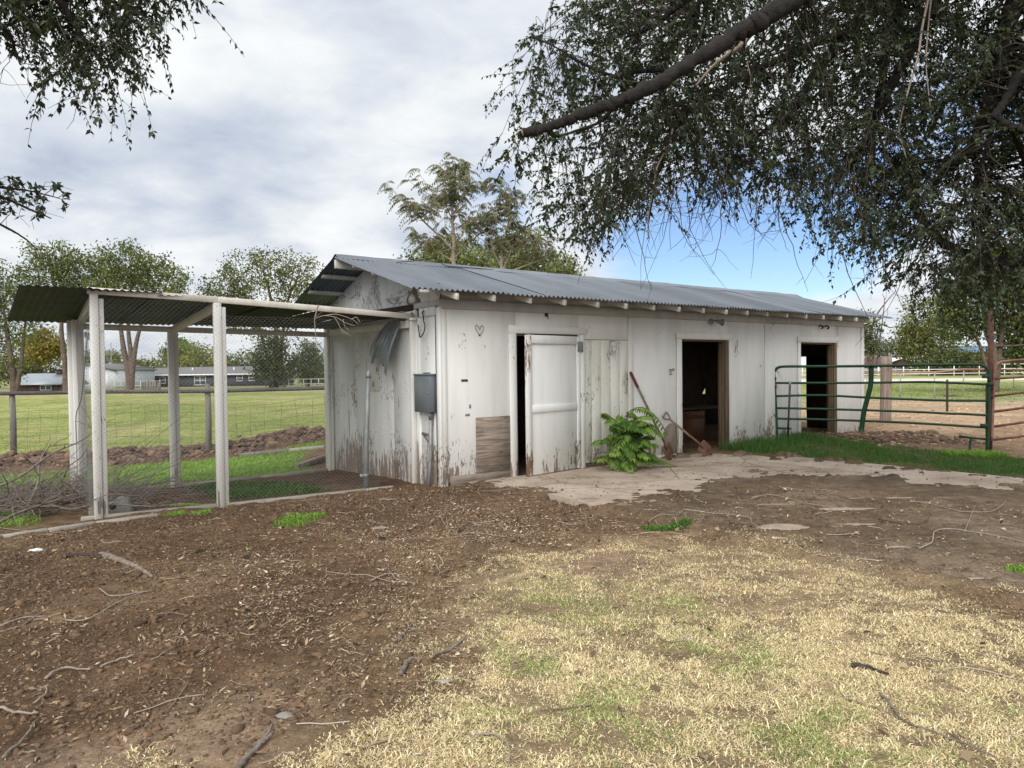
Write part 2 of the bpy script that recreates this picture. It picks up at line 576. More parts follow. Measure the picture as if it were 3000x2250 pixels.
def wood_mat(name, c0, c1, scale=(3, 3, 30), wavy=1.2, rough=.85, bump=.4):
    m, t, bs = new_mat(name)
    co = objco(t)
    n = t.noise(t.mapping(co, scale), 1.0, 6, .65, wavy)
    n2 = t.noise(co, 1.7, 3)
    c = t.ramp(n, [(.3, c0), (.5, tuple((a + b) / 2 for a, b in zip(c0, c1))), (.72, c1)])
    c = t.mix(t.math('MULTIPLY', t.smooth(n2, .45, .7), .4), c, tuple(a * .6 for a in c0))
    t.put(bs.inputs['Base Color'], c); bs.inputs['Roughness'].default_value = rough
    t.put(bs.inputs['Normal'], t.bump(n, bump, .006))
    return m


M_PLY = wood_mat('weathered_plywood', (.075, .052, .038), (.42, .345, .28), (1.6, 1.6, 24), 1.8)
M_PLYV = wood_mat('weathered_board', (.12, .09, .07), (.30, .25, .2), (9, 9, 1.6), 1.4)
M_JAMB = wood_mat('bare_jamb_wood', (.07, .048, .028), (.20, .145, .088), (18, 18, 1.3), 1)
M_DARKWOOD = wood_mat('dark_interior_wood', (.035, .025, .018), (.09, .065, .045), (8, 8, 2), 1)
M_OLDPOST = wood_mat('old_post_wood', (.10, .065, .045), (.36, .29, .24), (20, 20, 1.1), 1.1, bump=.9)
M_GREYPOST = wood_mat('grey_post_wood', (.09, .08, .07), (.24, .22, .2), (22, 22, 1.6), 1, bump=.7)
M_DARKRAIL = wood_mat('dark_rail', (.022, .021, .02), (.13, .12, .115), (1.2, 16, 16), 1, bump=.7)
M_HANDLE = wood_mat('worn_handle_wood', (.12, .09, .06), (.30, .25, .19), (30, 30, 4), .6)
M_CABINET = wood_mat('cabinet_wood', (.16, .065, .028), (.28, .12, .055), (10, 10, 1.4), .8, rough=.5)


def metal_mat(name, c0, c1, rough=(.35, .6), metallic=.8, scale=3, rust=0, rustc=(.16, .06, .03), stretch=(1, 1, 1)):
    m, t, bs = new_mat(name)
    co = objco(t)
    n = t.noise(t.mapping(co, stretch), scale, 6, .6, .4)
    n2 = t.noise(co, scale * 5, 5, .65)
    c = t.mix(t.smooth(n, .3, .7), c0, c1)
    r = t.smooth(t.math('ADD', n, t.math('MULTIPLY', t.math('SUBTRACT', n2, .5), .6)), .78 - rust, .95 - rust)
    c = t.mix(r, c, rustc) if rust else c
    t.put(bs.inputs['Base Color'], c)
    t.put(bs.inputs['Metallic'], t.math('MULTIPLY', t.math('SUBTRACT', 1.0, r), metallic) if rust else metallic)
    t.put(bs.inputs['Roughness'], t.math('ADD', t.math('MULTIPLY', n2, rough[1] - rough[0]), rough[0]))
    t.put(bs.inputs['Normal'], t.bump(n2, .12, .003))
    return m


M_ROOF = metal_mat('galvanised_roofing', (.16, .18, .205), (.26, .285, .32), (.28, .48), .75, 1.1, .06, (.16, .12, .10), (1, .25, .25))
M_ROOFOLD = metal_mat('dark_old_roofing', (.022, .028, .032), (.05, .058, .064), (.55, .8), .3, 2, .1)
M_SHEETBENT = metal_mat('bent_sheet_metal', (.20, .24, .27), (.33, .38, .41), (.35, .6), .8, 4, .06, (.2, .15, .12))
M_GALV = metal_mat('galvanised_pipe', (.22, .23, .235), (.33, .34, .34), (.5, .7), .45, 8, .08, (.2, .16, .13))
M_WIRE = metal_mat('galvanised_wire', (.30, .30, .29), (.42, .42, .40), (.5, .7), .5, 20)
M_DARKWIRE = metal_mat('old_fence_wire', (.10, .08, .07), (.20, .16, .13), (.6, .8), .4, 20)
M_BOX = metal_mat('grey_enamel', (.135, .155, .17), (.16, .18, .195), (.42, .5), .1, 3)
M_GREEN = metal_mat('green_gate_enamel', (.006, .045, .019), (.010, .062, .027), (.5, .65), 0, 7, .02, (.1, .06, .03))
M_RUST = metal_mat('rusty_pipe', (.085, .034, .022), (.16, .07, .047), (.6, .85), .25, 9)
M_RUSTRED = metal_mat('faded_red_pipe', (.26, .12, .09), (.38, .21, .17), (.5, .75), .15, 9, .1)
M_SHOVEL = metal_mat('rusty_shovel', (.10, .055, .035), (.22, .12, .08), (.5, .75), .5, 14)
M_BLACK = metal_mat('black_iron', (.02, .02, .02), (.05, .045, .04), (.5, .7), .5, 10)
M_REDGRIP = metal_mat('red_grip', (.085, .014, .013), (.13, .022, .02), (.45, .6), 0, 10)
M_TROUGH = metal_mat('dark_steel', (.035, .04, .05), (.07, .08, .095), (.4, .6), .4, 6)


def flat_mat(name, c, rough=.8, var=.15, scale=6, metallic=0, bump=.1):
    m, t, bs = new_mat(name)
    n = t.noise(objco(t), scale, 5, .6)
    t.put(bs.inputs['Base Color'], t.mix(n, tuple(v * (1 - var) for v in c), tuple(min(1, v * (1 + var)) for v in c)))
    bs.inputs['Roughness'].default_value = rough; bs.inputs['Metallic'].default_value = metallic
    t.put(bs.inputs['Normal'], t.bump(n, bump, .01))
    return m


M_HOUSE = flat_mat('charcoal_siding', (.045, .047, .06), .7)
M_HROOF = flat_mat('grey_shingles', (.17, .165, .17), .9)
M_WTRIM = flat_mat('white_trim', (.75, .75, .74), .6, .05)
M_WSHED = flat_mat('white_ribbed_metal', (.62, .66, .70), .5, .06)
M_GLASS = flat_mat('window_glass', (.10, .12, .14), .08, .2)
M_OLDSHED = wood_mat('old_shed_boards', (.08, .05, .035), (.22, .15, .11), (4, 4, .5), .5)
M_PALEROOF = flat_mat('pale_metal_roof', (.42, .46, .50), .45, .1, 1, .5)
M_MAROON = flat_mat('maroon_shingles', (.11, .05, .05), .85)
M_ADOBE = flat_mat('adobe_wall', (.30, .18, .11), .9)
M_BLUEROOF = flat_mat('blue_metal_roof', (.11, .21, .33), .6)
M_WFENCE = flat_mat('white_pipe_paint', (.72, .72, .70), .5, .08)
M_CONCBLOCK = flat_mat('grey_concrete', (.22, .20, .175), .92, .3, 18, bump=.5)
M_KERB = flat_mat('weathered_kerb', (.30, .27, .23), .92, .5, 9, bump=.8)
M_PAPER = flat_mat('white_scrap', (.70, .70, .67), .8, .1)
M_BULB = flat_mat('lamp_glass', (.42, .42, .40), .25, .1)


def leafmat(name, trans=.35, rough=.5, gain=1.0):
    m, t, bs = new_mat(name)
    c = attr(t)
    if gain != 1.0:
        c = t.mix(1.0, c, (gain, gain, gain), 'MULTIPLY')
    t.put(bs.inputs['Base Color'], c); bs.inputs['Roughness'].default_value = rough
    bs.inputs['Specular IOR Level'].default_value = .35
    if trans:
        tr = t.node('ShaderNodeBsdfTranslucent'); t.put(tr.inputs[0], t.mix(1.0, c, (1.1, 1.25, .55), 'MULTIPLY'))
        mx = t.node('ShaderNodeMixShader'); mx.inputs[0].default_value = trans
        t.l.new(bs.outputs[0], mx.inputs[1]); t.l.new(tr.outputs[0], mx.inputs[2])
        t.l.new(mx.outputs[0], t.n['Material Output'].inputs[0])
    return m


M_LEAF = leafmat('leaf', .3)
M_GRASS = leafmat('grass_blade', .25, .6)
M_STRAW = leafmat('dry_grass_blade', .2, .8)
M_LITTER = leafmat('litter', 0, .9)


def bark_mat(name, c0, c1, sc=9):
    m, t, bs = new_mat(name)
    co = geo(t)
    n = t.noise(co, sc, 7, .7, 1.0); n2 = t.noise(co, sc * 5, 4, .6)
    t.put(bs.inputs['Base Color'], t.ramp(n, [(.32, c0), (.68, c1)]))
    bs.inputs['Roughness'].default_value = .95
    t.put(bs.inputs['Normal'], t.bump(t.math('ADD', n, t.math('MULTIPLY', n2, .4)), .9, .03))
    return m


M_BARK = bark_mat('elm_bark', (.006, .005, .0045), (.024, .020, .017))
M_BARKFAR = bark_mat('far_bark', (.055, .04, .03), (.17, .13, .10), 2.5)
M_TWIG = bark_mat('twig_bark', (.035, .027, .021), (.10, .077, .06), 20)
M_PALETWIG = bark_mat('pale_twig', (.28, .22, .17), (.46, .39, .32), 20)
M_BRUSH = bark_mat('brush_twig', (.12, .098, .08), (.32, .27, .23), 14)
M_CUT = flat_mat('cut_wood', (.20, .13, .08), .9, .3, 30)


def ground_mat():
    m, t, bs = new_mat('ground_soil')
    c = attr(t); p = geo(t)
    n1 = t.noise(p, 8, 9, .72, .3); n2 = t.noise(p, 48, 7, .75); n3 = t.noise(p, 190, 4, .65)
    k = t.math('ADD', t.math('MULTIPLY', n1, .9), t.math('MULTIPLY', n2, .75))
    f = t.ramp(k, [(.50, .25), (.78, .90), (.92, 1.25), (1.0, 1.7)])
    cc = t.mix(1.0, c, f, 'MULTIPLY')
    n0 = t.noise(p, .9, 9, .75, .4)
    cc = t.mix(1.0, cc, t.ramp(n0, [(.3, .60), (.5, 1.0), (.7, 1.42)]), 'MULTIPLY')
    sp = t.smooth(n3, .66, .74)
    cc = t.mix(t.math('MULTIPLY', sp, .5), cc, (.36, .28, .20))
    t.put(bs.inputs['Base Color'], cc); bs.inputs['Roughness'].default_value = .97
    bs.inputs['Specular IOR Level'].default_value = .15
    h = t.math('ADD', n1, t.math('ADD', t.math('MULTIPLY', n2, .55), t.math('MULTIPLY', n3, .25)))
    t.put(bs.inputs['Normal'], t.bump(h, .9, .035))
    return m


M_GROUND = ground_mat()


def concrete_mat():
    m, t, bs = new_mat('yard_concrete')
    p = geo(t)
    n1 = t.noise(p, 1.3, 6, .6, .6); n2 = t.noise(p, 14, 6, .65); n3 = t.noise(p, 120, 3, .6)
    c = t.ramp(n1, [(.3, (.29, .22, .165)), (.5, (.40, .32, .25)), (.7, (.49, .41, .335))])
    c = t.mix(t.math('MULTIPLY', t.smooth(n2, .5, .75), .55), c, (.24, .185, .14))
    c = t.mix(t.math('MULTIPLY', t.smooth(n3, .6, .75), .3), c, (.18, .15, .12))
    n5 = t.noise(t.mapping(p, (1, 1.5, 1), (1, 4, 0), (0, 0, -.15)), 1.7, 8, .68, .3)
    c = t.mix(t.math('MULTIPLY', t.smooth(t.math('ADD', n5, t.math('MULTIPLY', t.math('SUBTRACT', n2, .5), .45)), .50, .72), .8), c, (.15, .105, .07))
    v = t.node('ShaderNodeTexVoronoi', feature='DISTANCE_TO_EDGE'); v.inputs['Scale'].default_value = .55
    t.put(v.inputs['Vector'], p)
    wob = t.math('ADD', v.outputs['Distance'], t.math('MULTIPLY', t.math('SUBTRACT', n2, .5), .02))
    crack = t.smooth(wob, .006, .0015)
    c = t.mix(t.math('MULTIPLY', crack, .75), c, (.09, .07, .05))
    t.put(bs.inputs['Base Color'], c); bs.inputs['Roughness'].default_value = .93
    h = t.math('SUBTRACT', t.math('ADD', t.math('MULTIPLY', n2, .6), t.math('MULTIPLY', n3, .3)), t.math('MULTIPLY', crack, 1.5))
    t.put(bs.inputs['Normal'], t.bump(h, .5, .012))
    return m


M_CONC = concrete_mat()


# ------------------------------------------------------------------ ground
BLEACH = [(-1.15, 2.2), (-.95, 2.77), (-.62, 3.1), (-.42, 3.71), (-.45, 4.5), (-.42, 5.2), (-.1, 6.0), (.6, 6.35), (1.47, 6.5), (2.44, 5.97), (2.86, 5.09), (2.98, 4.63), (3.2, 4.0), (5.5, 3.2), (5.5, -1), (-1.4, -1)]
GREENSTRIP = [tuple(W(5.75, -.05)[:2]), (3.45, 12.45), (3.9, 11.9), (4.22, 11.78), (6.3, 9.12), (8.6, 6.4), (11, 8), (8.6, 10.7), (7.6, 12.0), (6.7, 12.8), (6.0, 13.6), tuple(W(8.1, -.3)[:2]), tuple(W(7.9, .05)[:2])]
CORRAL = [(5.9, 13.4), (6.7, 12.75), (7.6, 11.9), (8.6, 10.6), (11, 8), (40, 8), (60, 30), (38, 31), (20, 29.5), (14.5, 31), (9.5, 26), (7.6, 20), (6.9, 15.9)]
COOPIN = [tuple(W(-3.75, .75)[:2]), tuple(W(0, .6)[:2]), tuple(W(0, 3.4)[:2]), tuple(W(-3.75, 3.3)[:2])]
# weeds between the pen and the berm, and the corner left of the brush
WEEDS = [tuple(W(-.2, 3.55)[:2]), tuple(W(-2.4, 3.5)[:2]), tuple(W(-3.75, 3.35)[:2]), tuple(W(-4.2, 2.0)[:2]), tuple(W(-4.3, .9)[:2]), (-5.6, 7.0), (-9, 8.2), (-12, 11.2), (-8.9, 13.0), (-6.0, 14.9), (-3.9, 16.0), tuple(W(.3, 5.5)[:2])]


def ground_colour(x, y):
    a, b = ab(x, y); r = np.hypot(x, y)
    n = fbm(x * .9, y * .9, 20); n2 = fbm(x * 3, y * 3, 22); n4 = fbm(x * .15, y * .15, 25)
    dirt = np.array([.125, .076, .043]); dry = np.array([.27, .185, .11]); tan = np.array([.42, .295, .19])
    c = dirt + (dry - dirt) * (sstep(.45, .75, n) * .6 + sstep(.5, .8, n2) * .2)[..., None]

    def lay(col, k):
        nonlocal c
        c = c * (1 - k[..., None]) + np.asarray(col) * k[..., None]
    # paler, drier ground near the bleached grass and towards the shed corner
    lay(dry, sstep(-1.0, .3, pdist(x, y, BLEACH) + (n2 - .5) * 1.2) * .75)
    lay((.30, .225, .135), sstep(-.1, .5, pdist(x, y, BLEACH) + (n2 - .5) * 1.2) * .7)
    lay((.19, .125, .08), sstep(1.2, 0, np.hypot(x + 1.3, (y - 8.6) * .7)) * .5)
    lay((.15, .108, .07), sstep(-.3, .25, pdist(x, y, SLAB)) * .85)
    lay((.24, .185, .13), sstep(-.3, .25, pdist(x, y, SLAB)) * sstep(.5, .72, fbm(x * 1.7, y * 1.7, 27)) * .7)
    lay((.30, .20, .14), sstep(.7, .2, np.hypot(x - .75, (y - 5.6))) * .6)
    lay((.30, .215, .15), sstep(.6, .1, np.hypot(x + 1.25, (y - 3.0) * .8)) * .6)
    lay((.30, .215, .15), sstep(.5, .1, np.hypot(x + 1.75, (y - 2.7))) * .7)
    # pastures
    g1 = np.array([.215, .25, .07]); g2 = np.array([.30, .31, .11]); g3 = np.array([.13, .17, .05])
    gcol = g1 + (g2 - g1) * sstep(.4, .65, n4)[..., None] + (np.array([.36, .32, .15]) - g1) * (sstep(.56, .74, fbm(x * .32, y * .32, 33)) * .65)[..., None] + (g3 - g1) * (sstep(.55, .75, fbm(x * .5, y * .5, 31)) * .6)[..., None]
    s = lineside(x, y, *BERM)
    past = sstep(.6, 1.5, s + (n2 - .5)) * sstep(12.0, 13.5, y - .25 * np.clip(x + 9, -30, 0)) * sstep(.25, -.2, x / np.maximum(y, 1))
    c = c * (1 - past[..., None]) + gcol * past[..., None]
    lay((.36, .28, .17), past * sstep(66, 73, y + (n - .5) * 6) * sstep(90, 82, y))
    lay((.22, .22, .10), past * sstep(84, 92, y))
    # berm soil
    lay((.105, .066, .044), np.exp(-(s / 1.0) ** 4) * sstep(-22, -14, x) * sstep(-1.5, -3.2, x) * .9)
    lay((.10, .14, .03), sstep(-.1, .25, pdist(x, y, WEEDS) + (n2 - .5) * .7) * .75)
    lay((.105, .066, .044), sstep(-.1, .15, pdist(x, y, COOPIN)) * .8)
    # right-hand side: far pasture, gravel road, then the corral on top
    rt = sstep(-.1, .2, x / np.maximum(y, 1)) * sstep(17, 22, y)
    c = c * (1 - rt[..., None]) + gcol * np.array([1.0, 1.0, 1.1]) * rt[..., None]
    lay((.62, .58, .52), rt * sstep(66, 68, y + .05 * x) * sstep(88, 86, y + .05 * x))
    k = sstep(-.5, .5, pdist(x, y, CORRAL) + (n - .5) * 1.6)
    tc = tan + (np.array([.30, .195, .12]) - tan) * sstep(.45, .7, fbm(x * .45, y * .45, 41))[..., None]
    c = c * (1 - k[..., None]) + tc * k[..., None]
    lay((.17, .11, .07), k * sstep(3.2, 1.0, np.hypot(x - 7.0, y - 13.4)) * .8)
    lay((.34, .29, .19), sstep(.40, .62, fbm(x * .6, y * .6, 44)) * sstep(.25, .35, x / np.maximum(y, 1)) * sstep(24.5, 26, y) * sstep(34, 31, y) * .8)
    lay((.14, .12, .06), sstep(-.05, .2, pdist(x, y, GREENSTRIP)) * .8)
    return c


def axis(lo, hi, step, far_lo, far_hi, g=1.12, mx=14):
    v = list(np.arange(lo, hi + 1e-6, step)); s = step
    while v[-1] < far_hi:
        s = min(s * g, mx); v.append(v[-1] + s)
    s = step
    while v[0] > far_lo:
        s = min(s * g, mx); v.insert(0, v[0] - s)
    return np.array(v)


gx = axis(-5.6, 6.4, .043, -420, 520)
gy = axis(2.4, 11.8, .043, -40, 700)
GX, GY = np.meshgrid(gx, gy)
GZ = G(GX, GY)
gc = ground_colour(GX, GY)
ny, nx = GX.shape
ii = (np.arange(ny - 1)[:, None] * nx + np.arange(nx - 1)[None]).ravel()
o = obj('ground', mesh_data('ground', np.stack([GX, GY, GZ], -1), [np.stack([ii, ii + 1, ii + nx + 1, ii + nx], 1)], M_GROUND, True, gc.reshape(-1, 3)))
tag(o, 'bare brown dirt yard running out to green pasture', 'ground', kind='structure')


def build_slab():
    """the yard slab: a grid of top faces with a thick edge, slightly uneven"""
    mb = MB()
    st = .11
    xs = np.arange(-1.4, 8.6, st); ys = np.arange(3.9, 14.2, st)
    X, Y = np.meshgrid(xs, ys)
    ins = inpoly(X, Y, SLAB)
    # outline as an n-gon prism for clean edges, inner tilt handled by splitting along the wall direction
    pts = []
    for i in range(len(SLAB)):
        p = np.array(SLAB[i]); q = np.array(SLAB[(i + 1) % len(SLAB)])
        m = max(1, int(np.hypot(*(q - p)) / .18))
        for k in range(m):
            t = k / m; v = p * (1 - t) + q * t
            pts.append(v + (RNG.random(2) - .5) * .022)
    pts = np.array(pts); n = len(pts)
    import bmesh
    bm = bmesh.new()
    vs = [bm.verts.new((p[0], p[1], float(slabz(p[0], p[1])))) for p in pts]
    es = [bm.edges.new((vs[i], vs[(i + 1) % n])) for i in range(n)]
    bmesh.ops.triangle_fill(bm, use_beauty=True, use_dissolve=False, edges=es)
    bmesh.ops.subdivide_edges(bm, edges=[e for e in bm.edges if e.calc_length() > .9], cuts=3, use_grid_fill=True)
    bmesh.ops.triangulate(bm, faces=bm.faces[:])
    for v in bm.verts:
        v.co.z = float(slabz(v.co.x, v.co.y)) + float(fbm(v.co.x * .8, v.co.y * .8, 51) - .5) * .012
    bmesh.ops.recalc_face_normals(bm, faces=bm.faces[:])
    for f in bm.faces:
        if f.normal.z < 0:
            f.normal_flip()
    ed = [e for e in bm.edges if len(e.link_faces) == 1]
    r = bmesh.ops.extrude_edge_only(bm, edges=ed)
    for v in [g for g in r['geom'] if isinstance(g, bmesh.types.BMVert)]:
        v.co.z -= .16
    me = bpy.data.meshes.new('concrete_slab'); bm.to_mesh(me); bm.free(); me.materials.append(M_CONC)
    o = obj('concrete_slab', me)
    tag(o, 'stained tan concrete slab along the shed doors, half buried in dirt', 'slab', kind='structure')


build_slab()

# ------------------------------------------------------------------ shed
LEN, WID = 10.36, 3.42
RZ = math.pi / 2 - HD
ROOT = empty('shed', (SO[0], SO[1], 0), RZ, 'long white peeling wooden shed with corrugated metal gable roof', 'shed')
ZF = 2.28                                            # top of the siding under the frieze board


def part(name, mat, parent=ROOT, bevel=.003, smooth=False):
    class _P(MB):
        def done(self):
            return self.build(name, mat, parent, smooth, bevel)
    return _P()


def bxp(name, mat, lo, hi, parent=ROOT, bevel=.003):
    return part(name, mat, parent, bevel).box(lo, hi).done()


def rtop(b):
    return 2.47 + (b + .41) * (.65 / 2.26) if b <= 1.85 else 3.12 - (b - 1.85) * (.57 / 1.75)


TH = .016
# door wall, panel by panel (outer face at b = 0)
panels = [(0.085, 1.2, .05, ZF), (1.204, 2.35, 2.0, ZF), (2.354, 3.368, 1.925, ZF), (3.375, 4.60, .085, ZF), (4.604, 5.82, 1.97, ZF),
          (5.824, 6.885, .10, ZF), (6.9, 8.03, .10, ZF), (8.034, 9.30, 1.96, ZF), (9.304, 10.27, .06, ZF)]
for a0, a1, z0, z1 in panels:
    bxp('siding_panel', M_FRONT, (a0, 0, z0), (a1, TH, z1), bevel=.002)
ve = [2.36, 2.605, 2.80, 2.995, 3.19, 3.372]
for i in range(5):
    bxp('siding_plank', M_VGROOVE, (ve[i] + .002, .002 + .001 * (i % 2), .10 + .012 * (i % 3)), (ve[i + 1] - .002, TH, 1.918), bevel=.002)
for a0, a1, z0, z1 in [(3.378, 3.47, .5, ZF - .004)]:
    bxp('batten', M_FRONT, (a0, -.012, z0), (a1, -.001, z1))
bxp('batten', M_TRIM, (10.275, -.02, .04), (10.36, TH, ZF))
bxp('batten', M_TRIM, (9.37, -.016, 2.105), (9.40, -.001, ZF - .003))
# studs and sill behind the siding keep the seams dark
for a in (.04, 1.16, 2.38, 3.38, 4.56, 5.86, 6.89, 8.0, 9.36, 10.3):
    bxp('stud', M_DARKWOOD, (a - .045, TH + .001, .02), (a + .045, .11, 2.36), bevel=0)
for a0, a1 in ((0.1, 1.15), (2.42, 4.5), (5.9, 7.95), (9.4, 10.25)):
    bxp('sill_plate', M_DARKWOOD, (a0, TH + .001, -.05), (a1, .11, .10), bevel=0)
bxp('top_plate', M_DARKWOOD, (0, TH + .001, 2.36), (LEN, .11, 2.44), bevel=0)
# grey frieze board under the rafters, in three lengths
for a0, a1 in ((-.02, 3.37), (3.373, 6.9), (6.903, 10.38)):
    bxp('frieze_board', M_FRIEZE, (a0, -.024, ZF + .001), (a1, TH, 2.40))
bxp('blocking', M_FRIEZE, (0, .005, 2.402), (LEN, .03, 2.53), bevel=0)
# skirting and bare plywood patches
bxp('skirting', M_PLY, (.12, -.016, .0), (1.19, -.001, .13))
bxp('skirting', M_TRIM, (3.95, -.014, .02), (4.47, -.001, .09))
bxp('plywood_patch', M_PLY, (.525, -.018, .135), (1.075, -.002, .868))
arch = [(4.17, .09), (4.17, .42)] + [(4.17 + .19 * (1 - math.cos(t)), .42 + .17 * math.sin(t)) for t in np.linspace(.3, 2.2, 8)] + [(4.475, .5), (4.475, .09)]
part('plywood_patch', M_PLYV, bevel=.002).prism(arch, -.012, -.001, 'xz').done()

# door frames
def doorway(a0, a1, zt, z0, ol, orr, right_bare):
    fr = bxp('door_frame', M_TRIM, (ol - .015, -.026, zt + .003), (orr + .02, -.001, zt + .112))
    bxp('casing', M_TRIM, (ol, -.022, z0), (a0, -.001, zt + .002), fr)
    if not right_bare:
        bxp('casing', M_TRIM, (a1, -.022, z0), (orr, -.001, zt + .002), fr)
    bxp('jamb', M_JAMB if right_bare else M_TRIM, (a1 - .028, .0, z0), (a1 + .002, .125, zt), fr)
    if right_bare:
        bxp('jamb', M_JAMB, (a1 + .004, -.018, z0), (orr - .03, -.001, zt - .005), fr)
        bxp('door_stop', M_JAMB, (a1 - .06, .045, z0), (a1 - .03, .09, zt - .03), fr)
    bxp('jamb', M_JAMB, (a0, .0, z0), (a0 + .026, .125, zt), fr)
    bxp('jamb', M_JAMB, (a0 + .028, .0, zt - .028), (a1 - .03, .125, zt), fr)
    return fr


doorway(1.20, 2.362, 1.985, .03, 1.085, 2.45, False)
doorway(4.60, 5.73, 1.955, .09, 4.485, 5.86, True)
doorway(8.03, 9.20, 1.945, .06, 7.945, 9.345, True)

# door leaf, ajar
DW = 1.125
door = bxp('door', M_DOOR, (.02, -.012, .045), (DW - .02, .006, 1.955))     # local x runs from the hinge to the free edge
door.location = (2.352, -.006, 0); door.rotation_euler = (0, 0, R(-171))
def dbox(name, mat, x0, x1, z0, z1, y0, y1, par=door, bv=.003):
    return bxp(name, mat, (x0, y0, z0), (x1, y1, z1), par, bv)
dbox('stile', M_DOOREDGE, DW - .075, DW, .03, 1.965, .007, .03)
dbox('stile', M_DOOR, 0, .075, .05, 1.955, .007, .026)
dbox('stile', M_DOOREDGE, DW - .018, DW - .0005, .03, 1.96, -.03, .006)
dbox('rail', M_DOOR, .077, DW - .077, 1.845, 1.962, .007, .027)
dbox('rail', M_DOOR, .077, DW - .077, .90, 1.0, .007, .027)
hm = part('hinge', M_GALV, door, .001).box((-.055, .031, 1.74), (.07, .036, 1.885))
hm.tube([(.006, .038, 1.735), (.006, .038, 1.89)], .009, 8)
for zz in (1.765, 1.812, 1.86):
    for xx in (-.035, .045):
        hm.tube([(xx, .036, zz), (xx, .040, zz)], .006, 6)
hm.done()

# gable wall (outer face at a = 0), lower panels split at the seams seen in the photo
for b0, b1 in ((.085, .505), (.67, 1.278), (1.282, 2.528), (2.532, 3.42)):
    bxp('siding_panel', M_GABLE, (0, b0, -.2 if b0 > .6 else -.02), (TH, b1, 2.31), bevel=.002)
for b0, b1, z0, z1 in ((.505, .585, -.02, .95), (.588, .668, -.03, 2.31)):
    bxp('siding_plank', M_GABLE, (-.012, b0, z0), (TH, b1, z1))
bxp('siding_plank', M_GABLE, (-.006, .507, .955), (TH, .585, 2.2))
bxp('corner_board', M_TRIM, (-.024, -.026, .0), (TH, .06, 2.30), bevel=.004)
bxp('corner_board', M_TRIM, (.0, -.022, .0), (.083, -.0005, 2.277), bevel=.004)
bxp('trim_board', M_GABLE, (-.02, .085, 2.20), (-.001, .5, 2.315))
bxp('trim_board', M_FRIEZE, (-.03, -.03, 2.315), (.0, .62, 2.395))
for b in (.6, 1.28, 2.53):
    bxp('stud', M_DARKWOOD, (TH + .001, b - .05, -.1), (.1, b + .05, 2.5), bevel=0)
# gable peak, two sheets lapped over the wall below
lowz = 2.385
part('gable_panel', M_PEAK, bevel=.002).prism([(-.03, lowz), (1.965, lowz), (1.965, rtop(1.965) - .03), (1.85, rtop(1.85) - .03), (-.03, rtop(-.03) - .03)], -.028, -.008, 'yz').done()
part('gable_panel', M_PEAK, bevel=.002).prism([(1.97, lowz), (3.44, lowz), (3.44, rtop(3.44) - .03), (1.97, rtop(1.97) - .03)], -.028, -.008, 'yz').done()
bxp('gable_backing', M_DARKWOOD, (-.007, .0, 2.30), (.02, 3.42, 2.6), bevel=0)
# rotten corner of the peak: splintered brown boards
rm = part('rot_patch', M_PLYV, bevel=0)
rot = [(.78, 2.39), (.80, 2.47), (.74, 2.53), (.77, 2.56), (.66, 2.57), (.60, 2.61), (.52, 2.55), (.50, 2.47), (.42, 2.42), (.44, 2.388)]
rm.prism(rot, -.032, -.0285, 'yz').done()
part('rot_patch', M_DOOREDGE, bevel=0).prism([(.74, 2.40), (.76, 2.47), (.68, 2.52), (.58, 2.50), (.55, 2.42), (.6, 2.395)], -.0345, -.0325, 'yz').done()
# insulator at the corner
ins = part('insulator', M_KERB, bevel=0, smooth=True)
ins.tube([(-.06, .62, 2.198), (-.06, .62, 2.215), (-.06, .62, 2.23), (-.06, .62, 2.255), (-.06, .62, 2.272)], [.02, .028, .02, .03, .018], 10).done()
bxp('bracket', M_TRIM, (-.10, .56, 2.165), (-.025, .68, 2.198))

# back wall and far end wall, with the doorway and the broken corner that daylight comes through
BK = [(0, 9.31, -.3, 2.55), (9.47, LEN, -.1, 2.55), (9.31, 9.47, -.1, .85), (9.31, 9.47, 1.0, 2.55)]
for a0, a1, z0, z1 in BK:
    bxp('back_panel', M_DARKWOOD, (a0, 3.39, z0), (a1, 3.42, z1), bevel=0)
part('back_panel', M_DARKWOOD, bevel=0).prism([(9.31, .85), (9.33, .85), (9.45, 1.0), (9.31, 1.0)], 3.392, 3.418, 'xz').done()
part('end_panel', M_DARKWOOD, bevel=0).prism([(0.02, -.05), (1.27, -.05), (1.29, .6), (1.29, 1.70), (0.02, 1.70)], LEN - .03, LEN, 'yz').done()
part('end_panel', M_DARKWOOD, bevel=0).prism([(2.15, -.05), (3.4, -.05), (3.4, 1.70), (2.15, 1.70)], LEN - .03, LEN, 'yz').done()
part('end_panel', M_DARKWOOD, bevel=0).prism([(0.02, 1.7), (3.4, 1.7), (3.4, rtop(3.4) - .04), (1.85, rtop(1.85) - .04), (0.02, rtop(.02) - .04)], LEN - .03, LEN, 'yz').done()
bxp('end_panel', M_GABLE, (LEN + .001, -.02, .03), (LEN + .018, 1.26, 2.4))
bxp('floor', M_DARKWOOD, (.1, .13, -.03), (LEN - .05, 3.38, .02), bevel=0)

